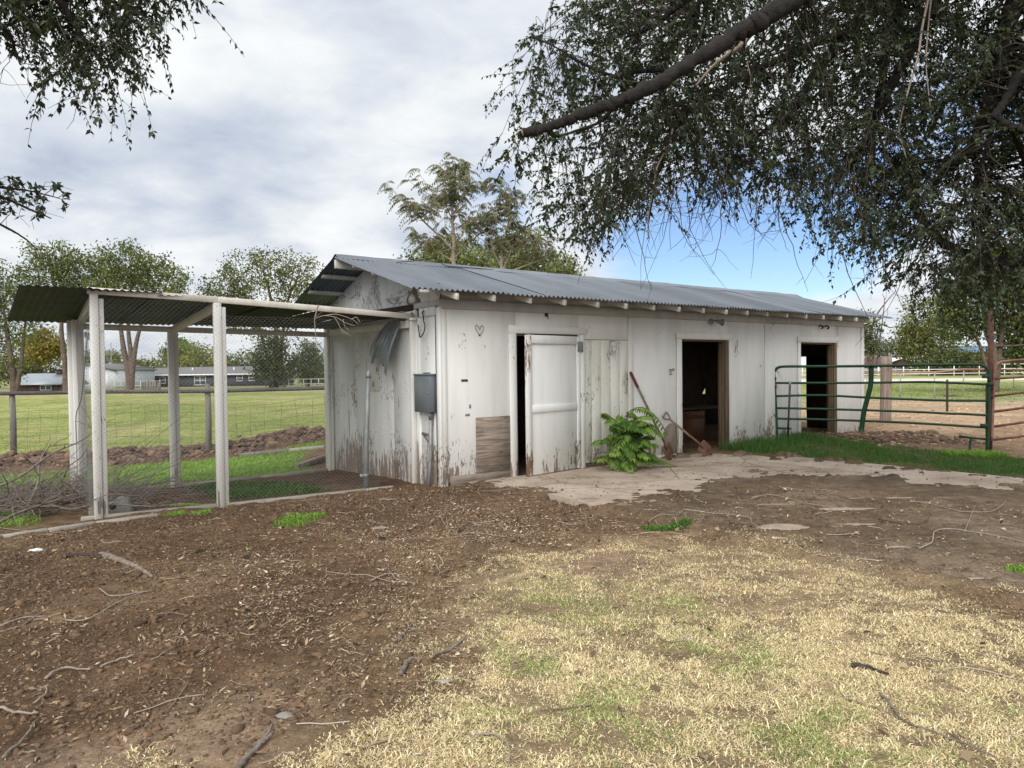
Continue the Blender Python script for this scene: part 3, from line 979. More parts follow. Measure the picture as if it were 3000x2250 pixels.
# roof: rafters, purlins, sheets
roof = part('roof', M_RAFTER).box((-.60, 1.82, 2.96), (LEN + .3, 1.88, 3.085)).done()      # the ridge beam carries rafters, purlins and sheets
for k in range(18):
    a = -.005 + k * .585 + (0 if k in (0, 17) else RNG.uniform(-.02, .02))
    e = -.385 + RNG.uniform(-.03, .02)
    mb = part('rafter', M_RAFTER, roof)
    poly = [(e, rtop(e) - .035), (e, rtop(e) - .115), (1.85, 3.12 - .125), (1.85, 3.12 - .035)]
    mb.prism(poly, a, a + .042, 'yz').done()
    poly = [(1.853, 3.12 - .035), (1.853, 3.12 - .125), (3.5, rtop(3.5) - .115), (3.5, rtop(3.5) - .035)]
    part('rafter', M_RAFTER, roof).prism(poly, a, a + .042, 'yz').done()
for b, e in ((.16, -.55), (.73, -.57), (1.29, -.58), (2.40, -.57), (2.96, -.56), (3.50, -.56)):
    w = .035
    z0, z1 = rtop(b - w), rtop(b + w)
    part('purlin', M_RAFTER, roof).prism([(b - w, z0 - .014), (b + w, z1 - .014), (b + w, z1 - .052), (b - w, z0 - .052)], e, LEN + (.28 if b < 0 else .38), 'yz').done()
part('purlin', M_RAFTER, roof).prism([(-.40, rtop(-.40) - .014), (-.34, rtop(-.34) - .014), (-.34, rtop(-.34) - .05), (-.40, rtop(-.40) - .05)], -.5, -.38, 'yz').done()


def sheet(a0, a1, pb, mat, name, parent, lift=0.0, amp=.014, pitch=.0762, seg=8, warp=0.0, rag=0.0):
    """corrugated sheet: pb = list of (b, z) down the slope"""
    n = int(round((a1 - a0) / pitch * seg)); a = np.linspace(a0, a1, n + 1)
    wv = amp * np.sin(a / pitch * 2 * math.pi)
    rows = []
    for i, (b, z) in enumerate(pb):
        bb = np.full_like(a, b)
        if rag and i in (0, len(pb) - 1):
            bb = bb + rag * (RNG.random() - .5)
        rows.append(np.stack([a, bb, z + wv + lift + warp * (fbm(a * 1.4, np.full_like(a, b * 2.0), 77) - .5)], 1))
    V = np.concatenate(rows); m = n + 1
    q = np.concatenate([(r * m + np.arange(n))[:, None] + np.array([[0, 1, m + 1, m]]) for r in range(len(pb) - 1)])
    o = obj(name, mesh_data(name, V, [q], mat, True), parent)
    return o


shw = .67
for side in (0, 1):
    for k in range(17):
        a0 = -.62 + k * shw
        a1 = a0 + shw + .055
        dz = .004 * (k % 2) + RNG.uniform(0, .004)
        if side == 0:
            bs_ = [1.83, 1.1, .35, -.41 + RNG.uniform(-.012, .012)]
        else:
            bs_ = [1.87, 2.5, 3.1, 3.6 + RNG.uniform(-.012, .012)]
        sheet(a0, a1, [(b, rtop(b) + RNG.uniform(-.003, .003)) for b in bs_], M_ROOF, 'roof_sheet', roof, dz, warp=.012)
# ridge cap in lapped lengths, a little bent
for k in range(6):
    a0 = -.60 + k * 1.9; a1 = a0 + 1.98
    aa = np.linspace(a0, a1, 14); rows = []
    for b, dz in ((1.70, .012), (1.78, .028), (1.85, .046), (1.92, .028), (2.0, .012)):
        rows.append(np.stack([aa, np.full_like(aa, b), np.array([rtop(b)] * 14) + dz + (fbm(aa * 3, np.full_like(aa, b * 4 + k), 61) - .5) * .022 + .003 * (k % 2)], 1))
    V = np.concatenate(rows); q = np.concatenate([(r * 14 + np.arange(13))[:, None] + np.array([[0, 1, 15, 14]]) for r in range(4)])
    obj('ridge_cap', mesh_data('ridge_cap', V, [q], M_ROOF, True), roof)
# cable loop lying on the ridge
lp = empty('roof_cable', W(1.0, 1.72, rtop(1.72)), RZ, 'thin bent black cable lying on the shed ridge', 'cable')
MB().tube(curve([(-.75, -.12, .0), (-.4, .0, .06), (-.1, .02, .13), (.05, .05, .12), (.16, .0, .03), (.5, .02, .035), (1.1, .05, .04)], 30), .006, 5).build('cable', M_BLACK, lp, True)

# wall hardware on the door wall, each its own thing
def wallpt(a, z, b=0.0):
    return W(a, b, z)


def wire_thing(name, label, cat, a, z, pts, r, mat):
    e = empty(name, wallpt(a, z), RZ, label, cat)
    MB().tube(curve(pts, 24), r, 6).build('wire', mat, e, True)
    return e


h = wire_thing('wire_hanger', 'heart-shaped loop of pale wire hung on the white wall beside the closed-over door', 'wire', .6, 2.02,
           [(0, -.012, -.065), (-.045, -.014, -.01), (-.07, -.014, .035), (-.05, -.014, .065), (-.015, -.014, .04), (.0, -.014, .0), (.012, -.014, .045), (.045, -.014, .06), (.065, -.014, .03), (.04, -.014, -.02), (.0, -.012, -.065)], .006, M_BULB)
MB().tube([(0, .01, -.065), (0, -.02, -.07)], .009, 6).build('nail', M_BLACK, h)
h = wire_thing('wall_hook', 'small bent wire hook on the wall left of the open doorway above the leaning shovels', 'hook', 4.34, 1.43,
               [(-.05, -.01, .035), (.0, -.02, .03), (.04, -.03, .045), (.05, -.03, .02), (.0, -.02, .01), (-.03, -.02, -.02), (-.02, -.02, -.05), (.01, -.02, -.04)], .006, M_BLACK)
h = empty('wall_hook', wallpt(1.74, 2.25), RZ, 'rusty iron hook under the eaves above the ajar door', 'hook')
MB().box((-.02, -.03, -.015), (.02, .0, .03)).build('plate', M_BLACK, h, bevel=.002)
MB().tube(curve([(0, -.03, 0), (0, -.05, -.02), (0, -.04, -.05)], 8), .007, 6).build('hook', M_RUST, h)
h = empty('wall_hook', wallpt(8.78, 2.25), RZ, 'pair of dark iron lugs under the eaves above the doorway behind the gate', 'hook')
for dx in (-.09, .12):
    MB().tube(curve([(dx, -.0, .02), (dx, -.05, .03), (dx + .03, -.07, .0), (dx, -.05, -.03)], 10), .016, 6).build('lug', M_BLACK, h)
for a, z, w, hh in ((.36, 1.36, .1, .03), (.40, .91, .07, .03), (.05, 1.18, .05, .04), (.06, 1.02, .04, .03), (.44, 1.02, .03, .05)):
    pl = bxp('rusty_plate', M_RUST if z > 1.3 else M_GALV, (a - w / 2, -.006, z - hh / 2), (a + w / 2, -.0005, z + hh / 2), bevel=.001)
# floodlight
fl = empty('floodlight', wallpt(5.36, 2.27), RZ, 'weathered outdoor floodlight on the frieze above the middle doorway', 'light')
MB().tube([(-.02, -.024, .0), (-.02, -.05, .0)], [.045, .04], 12).build('base', M_GALV, fl, True)
MB().tube(curve([(-.02, -.05, 0), (0.02, -.09, .0), (.05, -.11, -.005)], 8), .018, 8).build('arm', M_GALV, fl, True)
MB().tube([(.03, -.10, .0), (.08, -.125, -.01), (.12, -.145, -.02), (.135, -.152, -.024)], [.025, .035, .055, .06], 14).build('shade', M_GALV, fl, True)
MB().tube([(.1, -.135, -.015), (.145, -.158, -.028), (.155, -.163, -.03)], [.03, .05, .02], 12).build('bulb', M_BULB, fl, True)

# electrical box on the gable wall
eb = empty('electrical_box', W(-.0, .3, .96), RZ, 'grey metal electrical box on the shed gable wall above a conduit', 'electrical box')
MB().box((-.095, -.20, .0), (.0, .20, .478)).build('case', M_BOX, eb, bevel=.004)
MB().box((-.103, -.205, -.006), (-.0955, .205, .468)).build('cover', M_BOX, eb, bevel=.003)
MB().box((-.112, -.212, .470), (.0, .212, .494)).build('hood', M_BOX, eb, bevel=.004)
MB().box((-.05, -.05, .494), (.0, .06, .51)).build('hub_plate', M_BOX, eb, bevel=.003)
MB().tube([(-.104, -.175, .25), (-.112, -.175, .25)], .012, 8).build('latch', M_GALV, eb)
MB().tube([(-.045, -.115, -.005), (-.045, -.115, -.055), (-.045, -.115, -.06), (-.045, -.115, -.1)], [.036, .036, .028, .028], 12).build('coupling', M_GALV, eb, True)
MB().tube([(-.045, -.115, -.1), (-.048, -.11, -.45), (-.06, -.105, -.70), (-.075, -.09, -.99)], .0235, 12).build('conduit', M_GALV, eb, True)
MB().box((-.02, -.02, -.31), (.0, .17, -.285)).build('strap', M_PLYV, eb)
MB().beam((-.012, .16, -.29), (-.03, -.08, -.42), .012, .03).build('strap', M_PLYV, eb)
# wire hook near the corner
wire_thing('wire_hook', 'black wire hook hanging at the shed gable corner above the electrical box', 'hook', 0, 2.1,
           [(-.03, .34, .17), (-.05, .36, .15), (-.05, .33, .11), (-.06, .30, .03), (-.06, .27, -.03), (-.06, .31, -.12), (-.06, .40, -.17), (-.05, .44, -.12), (-.05, .47, .0)], .008, M_BLACK)
# old vent patch on the gable wall
bxp('patch_board', M_DOOREDGE, (-.014, 1.70, 1.20), (-.001, 2.16, 1.68))
bxp('patch_board', M_GABLE, (-.018, 1.78, 1.35), (-.0145, 2.08, 1.62))

# ------------------------------------------------------------------ inside the shed
cb = empty('cabinet', W(6.98, 1.78, .02), RZ, 'reddish brown wooden base cabinet inside the middle doorway', 'cabinet')
MB().box((-.52, -.26, .0), (.10, .28, .60)).build('carcass', M_CABINET, cb, bevel=.006)
MB().box((-.49, -.282, .07), (.07, -.262, .43)).build('door', M_CABINET, cb, bevel=.004)
MB().box((-.49, -.282, .46), (.07, -.262, .57)).build('drawer', M_CABINET, cb, bevel=.004)
MB().tube([(-.21, -.284, .515), (-.21, -.31, .515)], [.012, .016], 8).build('knob', M_BLACK, cb)
ct = empty('workbench', W(7.0, 1.80, .62), RZ, 'worn plank workbench top resting over the brown cabinet', 'workbench')
MB().box((-.62, -.32, .03), (.75, .40, .075)).build('top', M_JAMB, ct, bevel=.004)
MB().box((.62, -.28, -.62), (.70, -.20, .03)).build('leg', M_DARKWOOD, ct)
MB().box((.62, .28, -.62), (.70, .36, .03)).build('leg', M_DARKWOOD, ct)

# ------------------------------------------------------------------ shovels
def shovel(name, label, tip, top, dgrip, mat_h, mat_g, blade_w=.20, blade_l=.27):
    tip = np.asarray(tip, float); top = np.asarray(top, float)
    d = top - tip; L = np.linalg.norm(d); d /= L
    e = empty(name, tip, 0, label, 'shovel', 'shovels leaning on the shed wall')
    fr = Vector((float(-SN[0]), float(-SN[1]), 0.0)); dv = Vector([float(v) for v in d])
    s = dv.cross(fr).normalized(); n = s.cross(dv).normalized()
    M = np.array([[s.x, n.x, dv.x], [s.y, n.y, dv.y], [s.z, n.z, dv.z]])
    loc = lambda P: (M @ np.asarray(P, float).T).T
    us = np.linspace(0, 1, 9); vs = np.linspace(-1, 1, 7); rows = []
    for u in us:
        w = blade_w / 2 * min(1, (.05 + u * 2.6) ** .6) * (1 if u < .9 else .92)
        for v in vs:
            rows.append((v * w, .03 * v * v - .05 * (1 - u) ** 2 - .012, u * blade_l))
    V = loc(np.array(rows)); q = np.array([[i * 7 + j, i * 7 + j + 1, i * 7 + 8 + j, i * 7 + 7 + j] for i in range(8) for j in range(6)])
    b = obj('blade', mesh_data('blade', V, [q], M_SHOVEL, True), e)
    sm = b.modifiers.new('thick', 'SOLIDIFY'); sm.thickness = .004
    MB().tube(loc(curve([(0, -.008, blade_l - .08), (0, .01, blade_l + .02), (0, .012, blade_l + .12), (0, 0, blade_l + .26)], 10)), [.012, .016, .019, .02, .02, .02, .02, .02, .02, .02][:len(curve([(0, 0, 0), (0, 0, 1), (0, 0, 2), (0, 0, 3)], 10))], 8).build('socket', M_SHOVEL, e, True)
    hl = L - (.10 if dgrip else .0)
    MB().tube(loc(np.array([(0, 0, blade_l + .2), (0, 0, (hl + blade_l) / 2), (0, 0, hl)])), [.018, .019, .018], 8).build('handle', mat_h, e, True)
    if dgrip:
        for sx in (-1, 1):
            MB().tube(loc(curve([(0, 0, L - .13), (sx * .035, 0, L - .08), (sx * .055, 0, L - .03), (sx * .052, 0, L)], 9)), .011, 6).build('grip_yoke', M_SHOVEL, e, True)
        MB().tube(loc(np.array([(-.06, 0, L - .005), (.06, 0, L - .005)])), .014, 8).build('grip', mat_g, e, True)
    else:
        MB().tube(loc(np.array([(0, 0, L - .27), (0, 0, L - .25), (0, 0, L - .01), (0, 0, L + .005)])), [.019, .023, .023, .015], 8).build('grip', mat_g, e, True)
    return e


shovel('long_handled_shovel', 'long-handled shovel with red grip leaning on the white wall behind the bush', W(4.02, -.30, .045), W(3.385, -.035, 1.43), False, M_TROUGH if False else M_HANDLE, M_REDGRIP)
shovel('d_handled_shovel', 'short D-handled rusty shovel leaning beside the open middle doorway', W(4.86, -.42, .06), W(4.14, -.04, .74), True, M_HANDLE, M_HANDLE, .22, .28)

# ------------------------------------------------------------------ wire pen beside the gable
PEN = empty('wire_pen', (SO[0], SO[1], 0), RZ, 'open wire-covered poultry pen with white posts and tin roof beside the gable', 'animal pen')


def tl(a, b):
    q = W(a, b); return float(T(q[0], q[1]))


def post(a, b, zt, w=.078, d=.078, name='post', mat=M_POST, lean=(0, 0)):
    z0 = tl(a, b) - .12
    mb = MB(); mb.beam((a, b, z0), (a + lean[0], b + lean[1], zt), w, d, up=(1, 0, 0))
    return mb.build(name, mat, PEN, bevel=.004)


FB = lambda a: .80 - .07 * (a + 2.5) * .5            # front line of the pen drifts slightly
ZFR = lambda a: 2.19 + (-a) * .045                   # front beam height along the pen
post(-3.74, .885, ZFR(-3.74) - .0); post(-3.672, .892, ZFR(-3.7) - .05, .045, .05)
post(-2.53, .70, ZFR(-2.53) - .01); post(-2.462, .706, ZFR(-2.45) - .05, .045, .05)
post(-2.47, 3.36, 2.16); post(-2.40, 3.37, 2.12, .04, .06)
post(-3.72, 3.08, 2.2, .11, .11); post(-3.68, 2.86, 2.2, .05, .13)
post(-.07, 3.47, 2.32, .16, .04); post(-.03, 3.38, 2.25, .04, .04)
post(-.045, .63, 2.2, .05, .075)


def pbeam(p, q, w, h, name='beam', mat=M_BEAM):
    return MB().beam(p, q, w, h).build(name, mat, PEN, bevel=.004)


pbeam((-3.80, .885, ZFR(-3.74) + .03), (-2.52, .715, ZFR(-2.53) + .03), .045, .07)
pbeam((-2.52, .70, ZFR(-2.53) + .028), (-.03, .63, ZFR(0) + .028), .045, .07)
pbeam((-3.7, 3.24, 2.14), (-.06, 3.45, 2.10), .045, .08)
pbeam((-3.73, .86, ZFR(-3.74) - .02), (-3.62, 3.3, 2.16), .05, .14, mat=M_POST)
pbeam((-2.50, .72, ZFR(-2.5) - .03), (-2.44, 3.36, 2.12), .05, .10, mat=M_POST)
pbeam((-.05, .67, 2.12), (-.05, 3.4, 2.13), .04, .10, mat=M_POST)
pbeam((-3.6, 1.6, 1.86), (-3.57, 3.0, 2.02), .04, .07, name='brace', mat=M_POST)
# tin roof of the pen
for k in range(7):
    a0 = -4.40 + k * .63; a1 = a0 + .68
    zf = lambda a: ZFR(a) + .085 - .01
    am = (a0 + a1) / 2
    zt_ = ZFR(max(am, -3.74))
    sheet(a0, a1, [(.735, zt_ + .042), (1.6, zt_ * .66 + 2.2 * .34 + .04), (2.6, zt_ * .3 + 2.19 * .7 + .03), (3.52, 2.20)], M_ROOFOLD, 'roof_sheet', PEN, .004 * (k % 2), warp=.006, amp=.008)


def hexnet(P0, U, Vv, wu, hv, cell=.052, wob=.012, keep=None, seed=1, r=.0008):
    """hexagonal netting on the rectangle P0 + u*U + v*V"""
    rg = np.random.default_rng(seed)
    cw = cell; ch = cell * .95
    nu = int(wu / cw); nv = int(hv / (ch * .75)) if False else int(hv / ch) * 2
    A, B = [], []
    # vertices of a brick-wall pattern bent into hexagons
    us = np.arange(nu + 1) * cw; half = ch / 2
    j = np.arange(nv + 1)
    ux, vy = np.meshgrid(us, j * half)
    off = np.where(j % 2 == 0, 0, cw / 2)[:, None]
    lo = np.stack([ux + off, vy - half * .17], -1); hi = np.stack([ux + off, vy + half * .17], -1)
    jit = lambda s: (rg.random(s) - .5) * .006
    lo = lo + jit(lo.shape); hi = hi + jit(hi.shape)
    A.append(lo.reshape(-1, 2)); B.append(hi.reshape(-1, 2))                     # twisted uprights
    for s in (0, 1):
        for jj in range(nv):
            if jj % 2 == 0:
                t_ = lo[jj + 1][:, :] if s == 0 else lo[jj + 1][:-1]
                f_ = hi[jj] if s == 0 else hi[jj][1:]
            else:
                t_ = lo[jj + 1] if s == 0 else lo[jj + 1][1:]
                f_ = hi[jj] if s == 0 else hi[jj][:-1]
            A.append(f_); B.append(t_)
    A = np.concatenate(A); B = np.concatenate(B)
    ok = (A[:, 0] <= wu) & (B[:, 0] <= wu) & (A[:, 1] <= hv) & (B[:, 1] <= hv) & (A.min(1) >= -.02) & (B.min(1) >= -.02)
    if keep is not None:
        ok &= keep(A[:, 0], A[:, 1])
    A, B = A[ok], B[ok]
    U = np.asarray(U, float); Vv = np.asarray(Vv, float); P0 = np.asarray(P0, float); Nn = np.cross(U, Vv)
    f3 = lambda q: P0 + q[:, :1] * U + q[:, 1:] * Vv + (fbm(q[:, 0] * 2.1, q[:, 1] * 2.1, seed)[:, None] - .5) * 2 * wob * Nn
    return f3(A), f3(B), r


def net(P0, P1, h, name='wire_netting', **k):
    P0 = np.asarray(P0, float); P1 = np.asarray(P1, float); U = P1 - P0; w = np.linalg.norm(U); U /= w
    A, B, r = hexnet(P0, U, (0, 0, 1), w, h, **k)
    V, q = segs(A, B, r)
    return obj(name, mesh_data(name, V, [q], M_WIRE), PEN)


net((-3.78, .83, -.02), (-2.53, .645, -.02), 2.33, seed=3)
net((-2.53, .645, -.02), (-.06, .575, -.02), 2.22, seed=4, keep=lambda u, v: ~((u > 1.95) & (v < 1.35 - (2.5 - u) * 2.3)))
net((-3.70, 3.30, -.1), (-.08, 3.50, -.1), 2.2, seed=5)
net((-3.79, .90, -.05), (-3.68, 3.25, -.1), 2.25, seed=6)
# loose curled edge of the netting at the gable, and sagging selvedge wires
V, q = segs(*[np.array(s) for s in zip(*[((-.07, 3.55 + .01 * math.sin(i * 2.2), 2.0 - i * .11), (-.075, 3.55 + .012 * math.sin((i + 1) * 2.2), 1.89 - i * .11)) for i in range(11)])], .002)
obj('loose_wire', mesh_data('loose_wire', V, [q], M_DARKWIRE), PEN)
c = curve([(-3.79, .95, 1.98), (-3.8, 1.3, 1.5), (-3.79, 1.7, 1.2), (-3.8, 2.1, 1.0), (-3.78, 2.3, .6), (-3.79, 2.2, .1)], 24)
MB().tube(c, .006, 5).build('loose_wire', M_WIRE, PEN)

# concrete kerbs of the pen
def kerb(pts, w=.07, h=.07, name='kerb', parent=PEN, mat=M_KERB):
    for i in range(len(pts) - 1):
        (a0, b0), (a1, b1) = pts[i], pts[i + 1]
        MB().beam((a0, b0, tl(a0, b0) - .012), (a1, b1, tl(a1, b1) - .008), w * .85, h).build(name, mat, parent, bevel=.008)


kerb([(-3.9, .93), (-2.5, .70), (-.8, .55), (-.42, .53)])
kerb([(-3.4, 3.35), (-2.45, 3.37), (-1.2, 3.42), (-.1, 3.48)])
kb = empty('kerb_stone', (0, 0, 0), 0, 'low worn concrete edging strip in the dirt before the brush pile', 'kerb')
kp = [gnd(*p) for p in ((-60, 1592), (0, 1574), (140, 1556), (279, 1534), (463, 1512))]
for i in range(4):
    p, q = kp[i] + [0, 0, -.012 - .006 * (i % 2)], kp[i + 1] + [0, 0, -.014 + .006 * (i % 2)]
    MB().beam(p, q, .075, .075).build('segment', M_KERB, kb, bevel=.01)
# timber edging at the foot of the berm
te = empty('edging_timber', (0, 0, 0), 0, 'grey timber edging lying along the foot of the dirt berm', 'timber')
ep = [gnd(952, 1312), gnd(850, 1322), gnd(700, 1336)]
MB().beam(ep[0] + [0, 0, .02], ep[1] + [0, 0, .02], .09, .07).build('timber', M_KERB, te, bevel=.008)
MB().beam(ep[1] + [0, 0, .02], ep[2] + [0, 0, .02], .09, .07).build('timber', M_GREYPOST, te, bevel=.008)
t2 = empty('half_buried_timber', (0, 0, 0), 0, 'brown half-buried timber at the back corner of the pen', 'timber')
MB().beam(gnd(868, 1372) + [0, 0, .02], gnd(958, 1352) + [0, 0, .08], .12, .10).build('timber', M_PLYV, t2, bevel=.01)

# concrete block with a black disc painting a shaded hollow, beside the front corner post
kp0 = gnd(335, 1502)
blk = empty('concrete_block', kp0, .35, 'dirty wedge-shaped concrete block with a black disc painted as a shaded hollow by the pen corner post', 'block')
b_ = MB().prism([(-.24, -.03), (.20, -.03), (.15, .15), (.05, .17), (-.02, .12), (-.1, .10), (-.24, .09)], -.09, .12, 'xz').build('block', M_CONCBLOCK, blk, bevel=.012)
MB().tube([(-.0, -.092, .085), (0, -.05, .085)], [.035, .03], 10).build('hole_shade', M_BLACK, blk)  # solid black disc on the face, painted shade of a hollow

# steel standpipe with cap and clamp
pp = gnd(1071, 1433)
sp = empty('standpipe', pp, 0, 'upright galvanised steel pipe with pointed cap in front of the gable', 'pipe')
MB().tube([(0, 0, -.2), (.02, 0, .6), (.06, 0, 1.46)], .031, 14).build('pipe', M_GALV, sp, True)
MB().tube([(.06, 0, 1.44), (.06, 0, 1.475), (.061, 0, 1.48), (.062, 0, 1.51), (.063, 0, 1.545)], [.037, .037, .034, .02, .004], 14).build('cap', M_GALV, sp, True)
MB().tube([(.004, 0, .15), (.005, 0, .2)], .037, 14).build('clamp', M_GALV, sp, True)
MB().box((-.07, -.01, .155), (-.03, .01, .195)).build('clamp_lug', M_GALV, sp, bevel=.003)
MB().box((.028, -.025, .80), (.05, .02, .83)).build('clamp_lug', M_GALV, sp, bevel=.002)

# crumpled roofing sheet hanging from the pen beam against the gable
hs = empty('hanging_sheet', (SO[0], SO[1], 0), RZ, 'torn bent strip of corrugated metal hanging against the gable wall', 'metal sheet')
nu, nv = 40, 9
rows = []
for j in range(nv):
    v = j / (nv - 1)
    for i in range(nu + 1):
        u = i / nu
        b = (1.30 * (1 - u) + .90 * u) * (1 - v) + (1.64 * (1 - u) + 1.10 * u) * v - .03 * math.sin(math.pi * v) * u
        ztop = 2.19; zb = float(np.interp(u, [0, .10, .22, .38, .55, .7, .85, 1], [1.74, 1.58, 1.63, 1.70, 1.64, 1.58, 1.55, 1.42]))
        z = ztop * (1 - v) + zb * v
        a = -.06 - .10 * math.sin(v * 2.4) - .06 * v + .012 * math.sin(u * 6.2 * 2 * math.pi) - (.10 * max(0, u - .75) * v)
        rows.append((a, b, z))
q = np.array([[j * (nu + 1) + i, j * (nu + 1) + i + 1, (j + 1) * (nu + 1) + i + 1, (j + 1) * (nu + 1) + i] for j in range(nv - 1) for i in range(nu)])
ho = obj('sheet', mesh_data('sheet', rows, [q], M_SHEETBENT, True), hs)
MB().tube(curve([(-.03, .95, 2.16), (-.09, .96, 2.28), (-.02, .9, 2.3), (-.05, .85, 2.22)], 10), .006, 5).build('tie_wire', M_WIRE, hs)


# ------------------------------------------------------------------ sticks, twigs
def branch_from_px(name, label, cat, pts, r, mat, dz=.012, group=None, forks=()):
    P = np.array([gnd(*p) for p in pts]); P[:, 2] = G(P[:, 0], P[:, 1]) + dz
    base = P[0].copy(); P = P - base
    e = empty(name, base, 0, label, cat, group)
    c = curve(P, 6 * len(P)); c[:, 2] += np.abs(np.sin(np.arange(len(c)) * .45)) * min(r, .008) * .8; c += RNG.normal(0, r * .12, c.shape)
    MB().tube(c, np.linspace(r, r * .45, len(c)), 6).build('stem', mat, e, True)
    for f in forks:
        Q = np.array([gnd(*p) for p in f]); Q[:, 2] = G(Q[:, 0], Q[:, 1]) + dz; Q -= base
        cc = curve(Q, 6 * len(Q)); MB().tube(cc, np.linspace(r * .6, r * .25, len(cc)), 5).build('side_twig', mat, e, True)
    return e


zA = lambda *ps: [(x * .5426, 1350 + y * .5426) for x, y in ps]
zB = lambda *ps: [(1000 + x * .5426, 1350 + y * .5426) for x, y in ps]
zC = lambda *ps: [(2000 + x * .6028, 1250 + y * .6028) for x, y in ps]
GS = 'fallen sticks on the dirt'
for lab, pts, r, mat, fk in [
    ('long thin pale stick curving across the dark dirt below the brush pile', zA((0, 905), (180, 850), (450, 870), (650, 770), (800, 715)), .006, M_PALETWIG, [zA((0, 930), (120, 900), (240, 830), (460, 790))]),
    ('bare pale twig with a double bend below the rotten log', zA((535, 700), (600, 740), (720, 735), (830, 712)), .005, M_PALETWIG, []),
    ('thick pale arched stick lying alone on dark dirt', zA((245, 1195), (340, 1145), (490, 1148)), .008, M_PALETWIG, []),
    ('short pale stick end to end with the thick arched stick', zA((545, 1135), (640, 1095), (725, 1092)), .007, M_PALETWIG, []),
    ('smooth tan stick beside a broken straight grey one', zA((-60, 1350), (0, 1370), (100, 1400), (205, 1400)), .009, M_PALETWIG, []),
    ('straight broken grey stick pointing at the smooth tan one', zA((15, 1620), (120, 1530), (190, 1440)), .008, M_BRUSH, []),
    ('small hooked pale twig on the dark dirt', zA((190, 1325), (245, 1285), (250, 1250), (210, 1240)), .005, M_PALETWIG, []),
    ('stout peeled stick poking out of the bleached grass edge', zA((1280, 1680), (1400, 1560), (1470, 1500)), .013, M_BRUSH, [zA((1400, 1560), (1450, 1490), (1470, 1440))]),
    ('forked whitish twig lying on clods of dirt', zB((165, 650), (260, 615), (300, 640), (400, 668)), .006, M_PALETWIG, [zB((260, 615), (250, 570), (225, 565)), zB((260, 615), (330, 620), (380, 650)), zB((300, 640), (300, 665))]),
    ('short thick bent stick at the dirt hummock', zB((320, 1150), (370, 1085), (420, 1075)), .014, M_BRUSH, []),
    ('brown curved stick at the edge of the bleached grass', zB((490, 1060), (600, 1010), (680, 950)), .009, M_BRUSH, []),
    ('thin forked grey twig on the dirt hummock', zB((290, 980), (350, 930), (410, 850)), .007, M_BRUSH, [zB((350, 930), (420, 920), (480, 930))]),
    ('pale curved root-like twig in the bleached grass foreground', zB((700, 1510), (790, 1490), (880, 1530), (910, 1590), (900, 1640)), .006, M_PALETWIG, [zB((900, 1600), (950, 1640))]),
    ('thin straight pale twig on littered dirt before the slab corner', zB((660, 410), (740, 405), (890, 420)), .005, M_PALETWIG, [zB((660, 410), (780, 345))]),
    ('long thin vine loop on dirt before the slab corner', zB((530, 300), (560, 350), (620, 425), (720, 360), (880, 350), (950, 400), (870, 480)), .004, M_PALETWIG, []),
    ('elbow-bent white stick on dark soil over the slab', zC((1150, 640), (1210, 610), (1240, 545), (1400, 555), (1659, 605)), .007, M_PALETWIG, [zC((1370, 555), (1410, 450), (1425, 415))]),
    ('long brown stick lying in the bleached grass', zC((960, 1310), (1020, 1370), (1080, 1440), (1300, 1530), (1530, 1630)), .006, M_BRUSH, []),
    ('arched pale vine on dark soil beside small concrete patches', zC((330, 385), (420, 365), (540, 390), (610, 410), (900, 430)), .005, M_PALETWIG, [zC((610, 410), (570, 365))]),
    ('looping pale vine on dark soil near the slab edge', zC((1100, 400), (1200, 410), (1350, 450), (1500, 450), (1570, 400), (1540, 390)), .005, M_PALETWIG, []),
    ('thin straight vine running along the top of the bleached grass', zC((0, 440), (150, 460), (310, 480), (340, 520)), .005, M_PALETWIG, []),
    ('dark arched twig among the concrete patches', zC((950, 490), (1060, 510), (1170, 510), (1210, 460)), .005, M_TWIG, []),
    ('dark crumbling bark piece in the bleached grass', zC((820, 1160), (900, 1175), (1000, 1215)), .013, M_TWIG, []),
]:
    branch_from_px('fallen_stick', lab, 'stick', pts, r, mat, group=GS, forks=fk)
lg = branch_from_px('rotten_log', 'small split brown log half sunk in the dirt', 'log', zA((545, 508), (620, 540), (700, 572), (760, 590), (820, 620)), .030, M_OLDPOST, .004)
MB().tube(curve(np.array([gnd(*p) for p in zA((330, 520), (450, 515), (560, 520))]) - np.array(lg.location) + [0, 0, .01], 10), [.012] * 5 + [.02] * 6 if False else .016, 6).build('root', M_TWIG, lg, True)
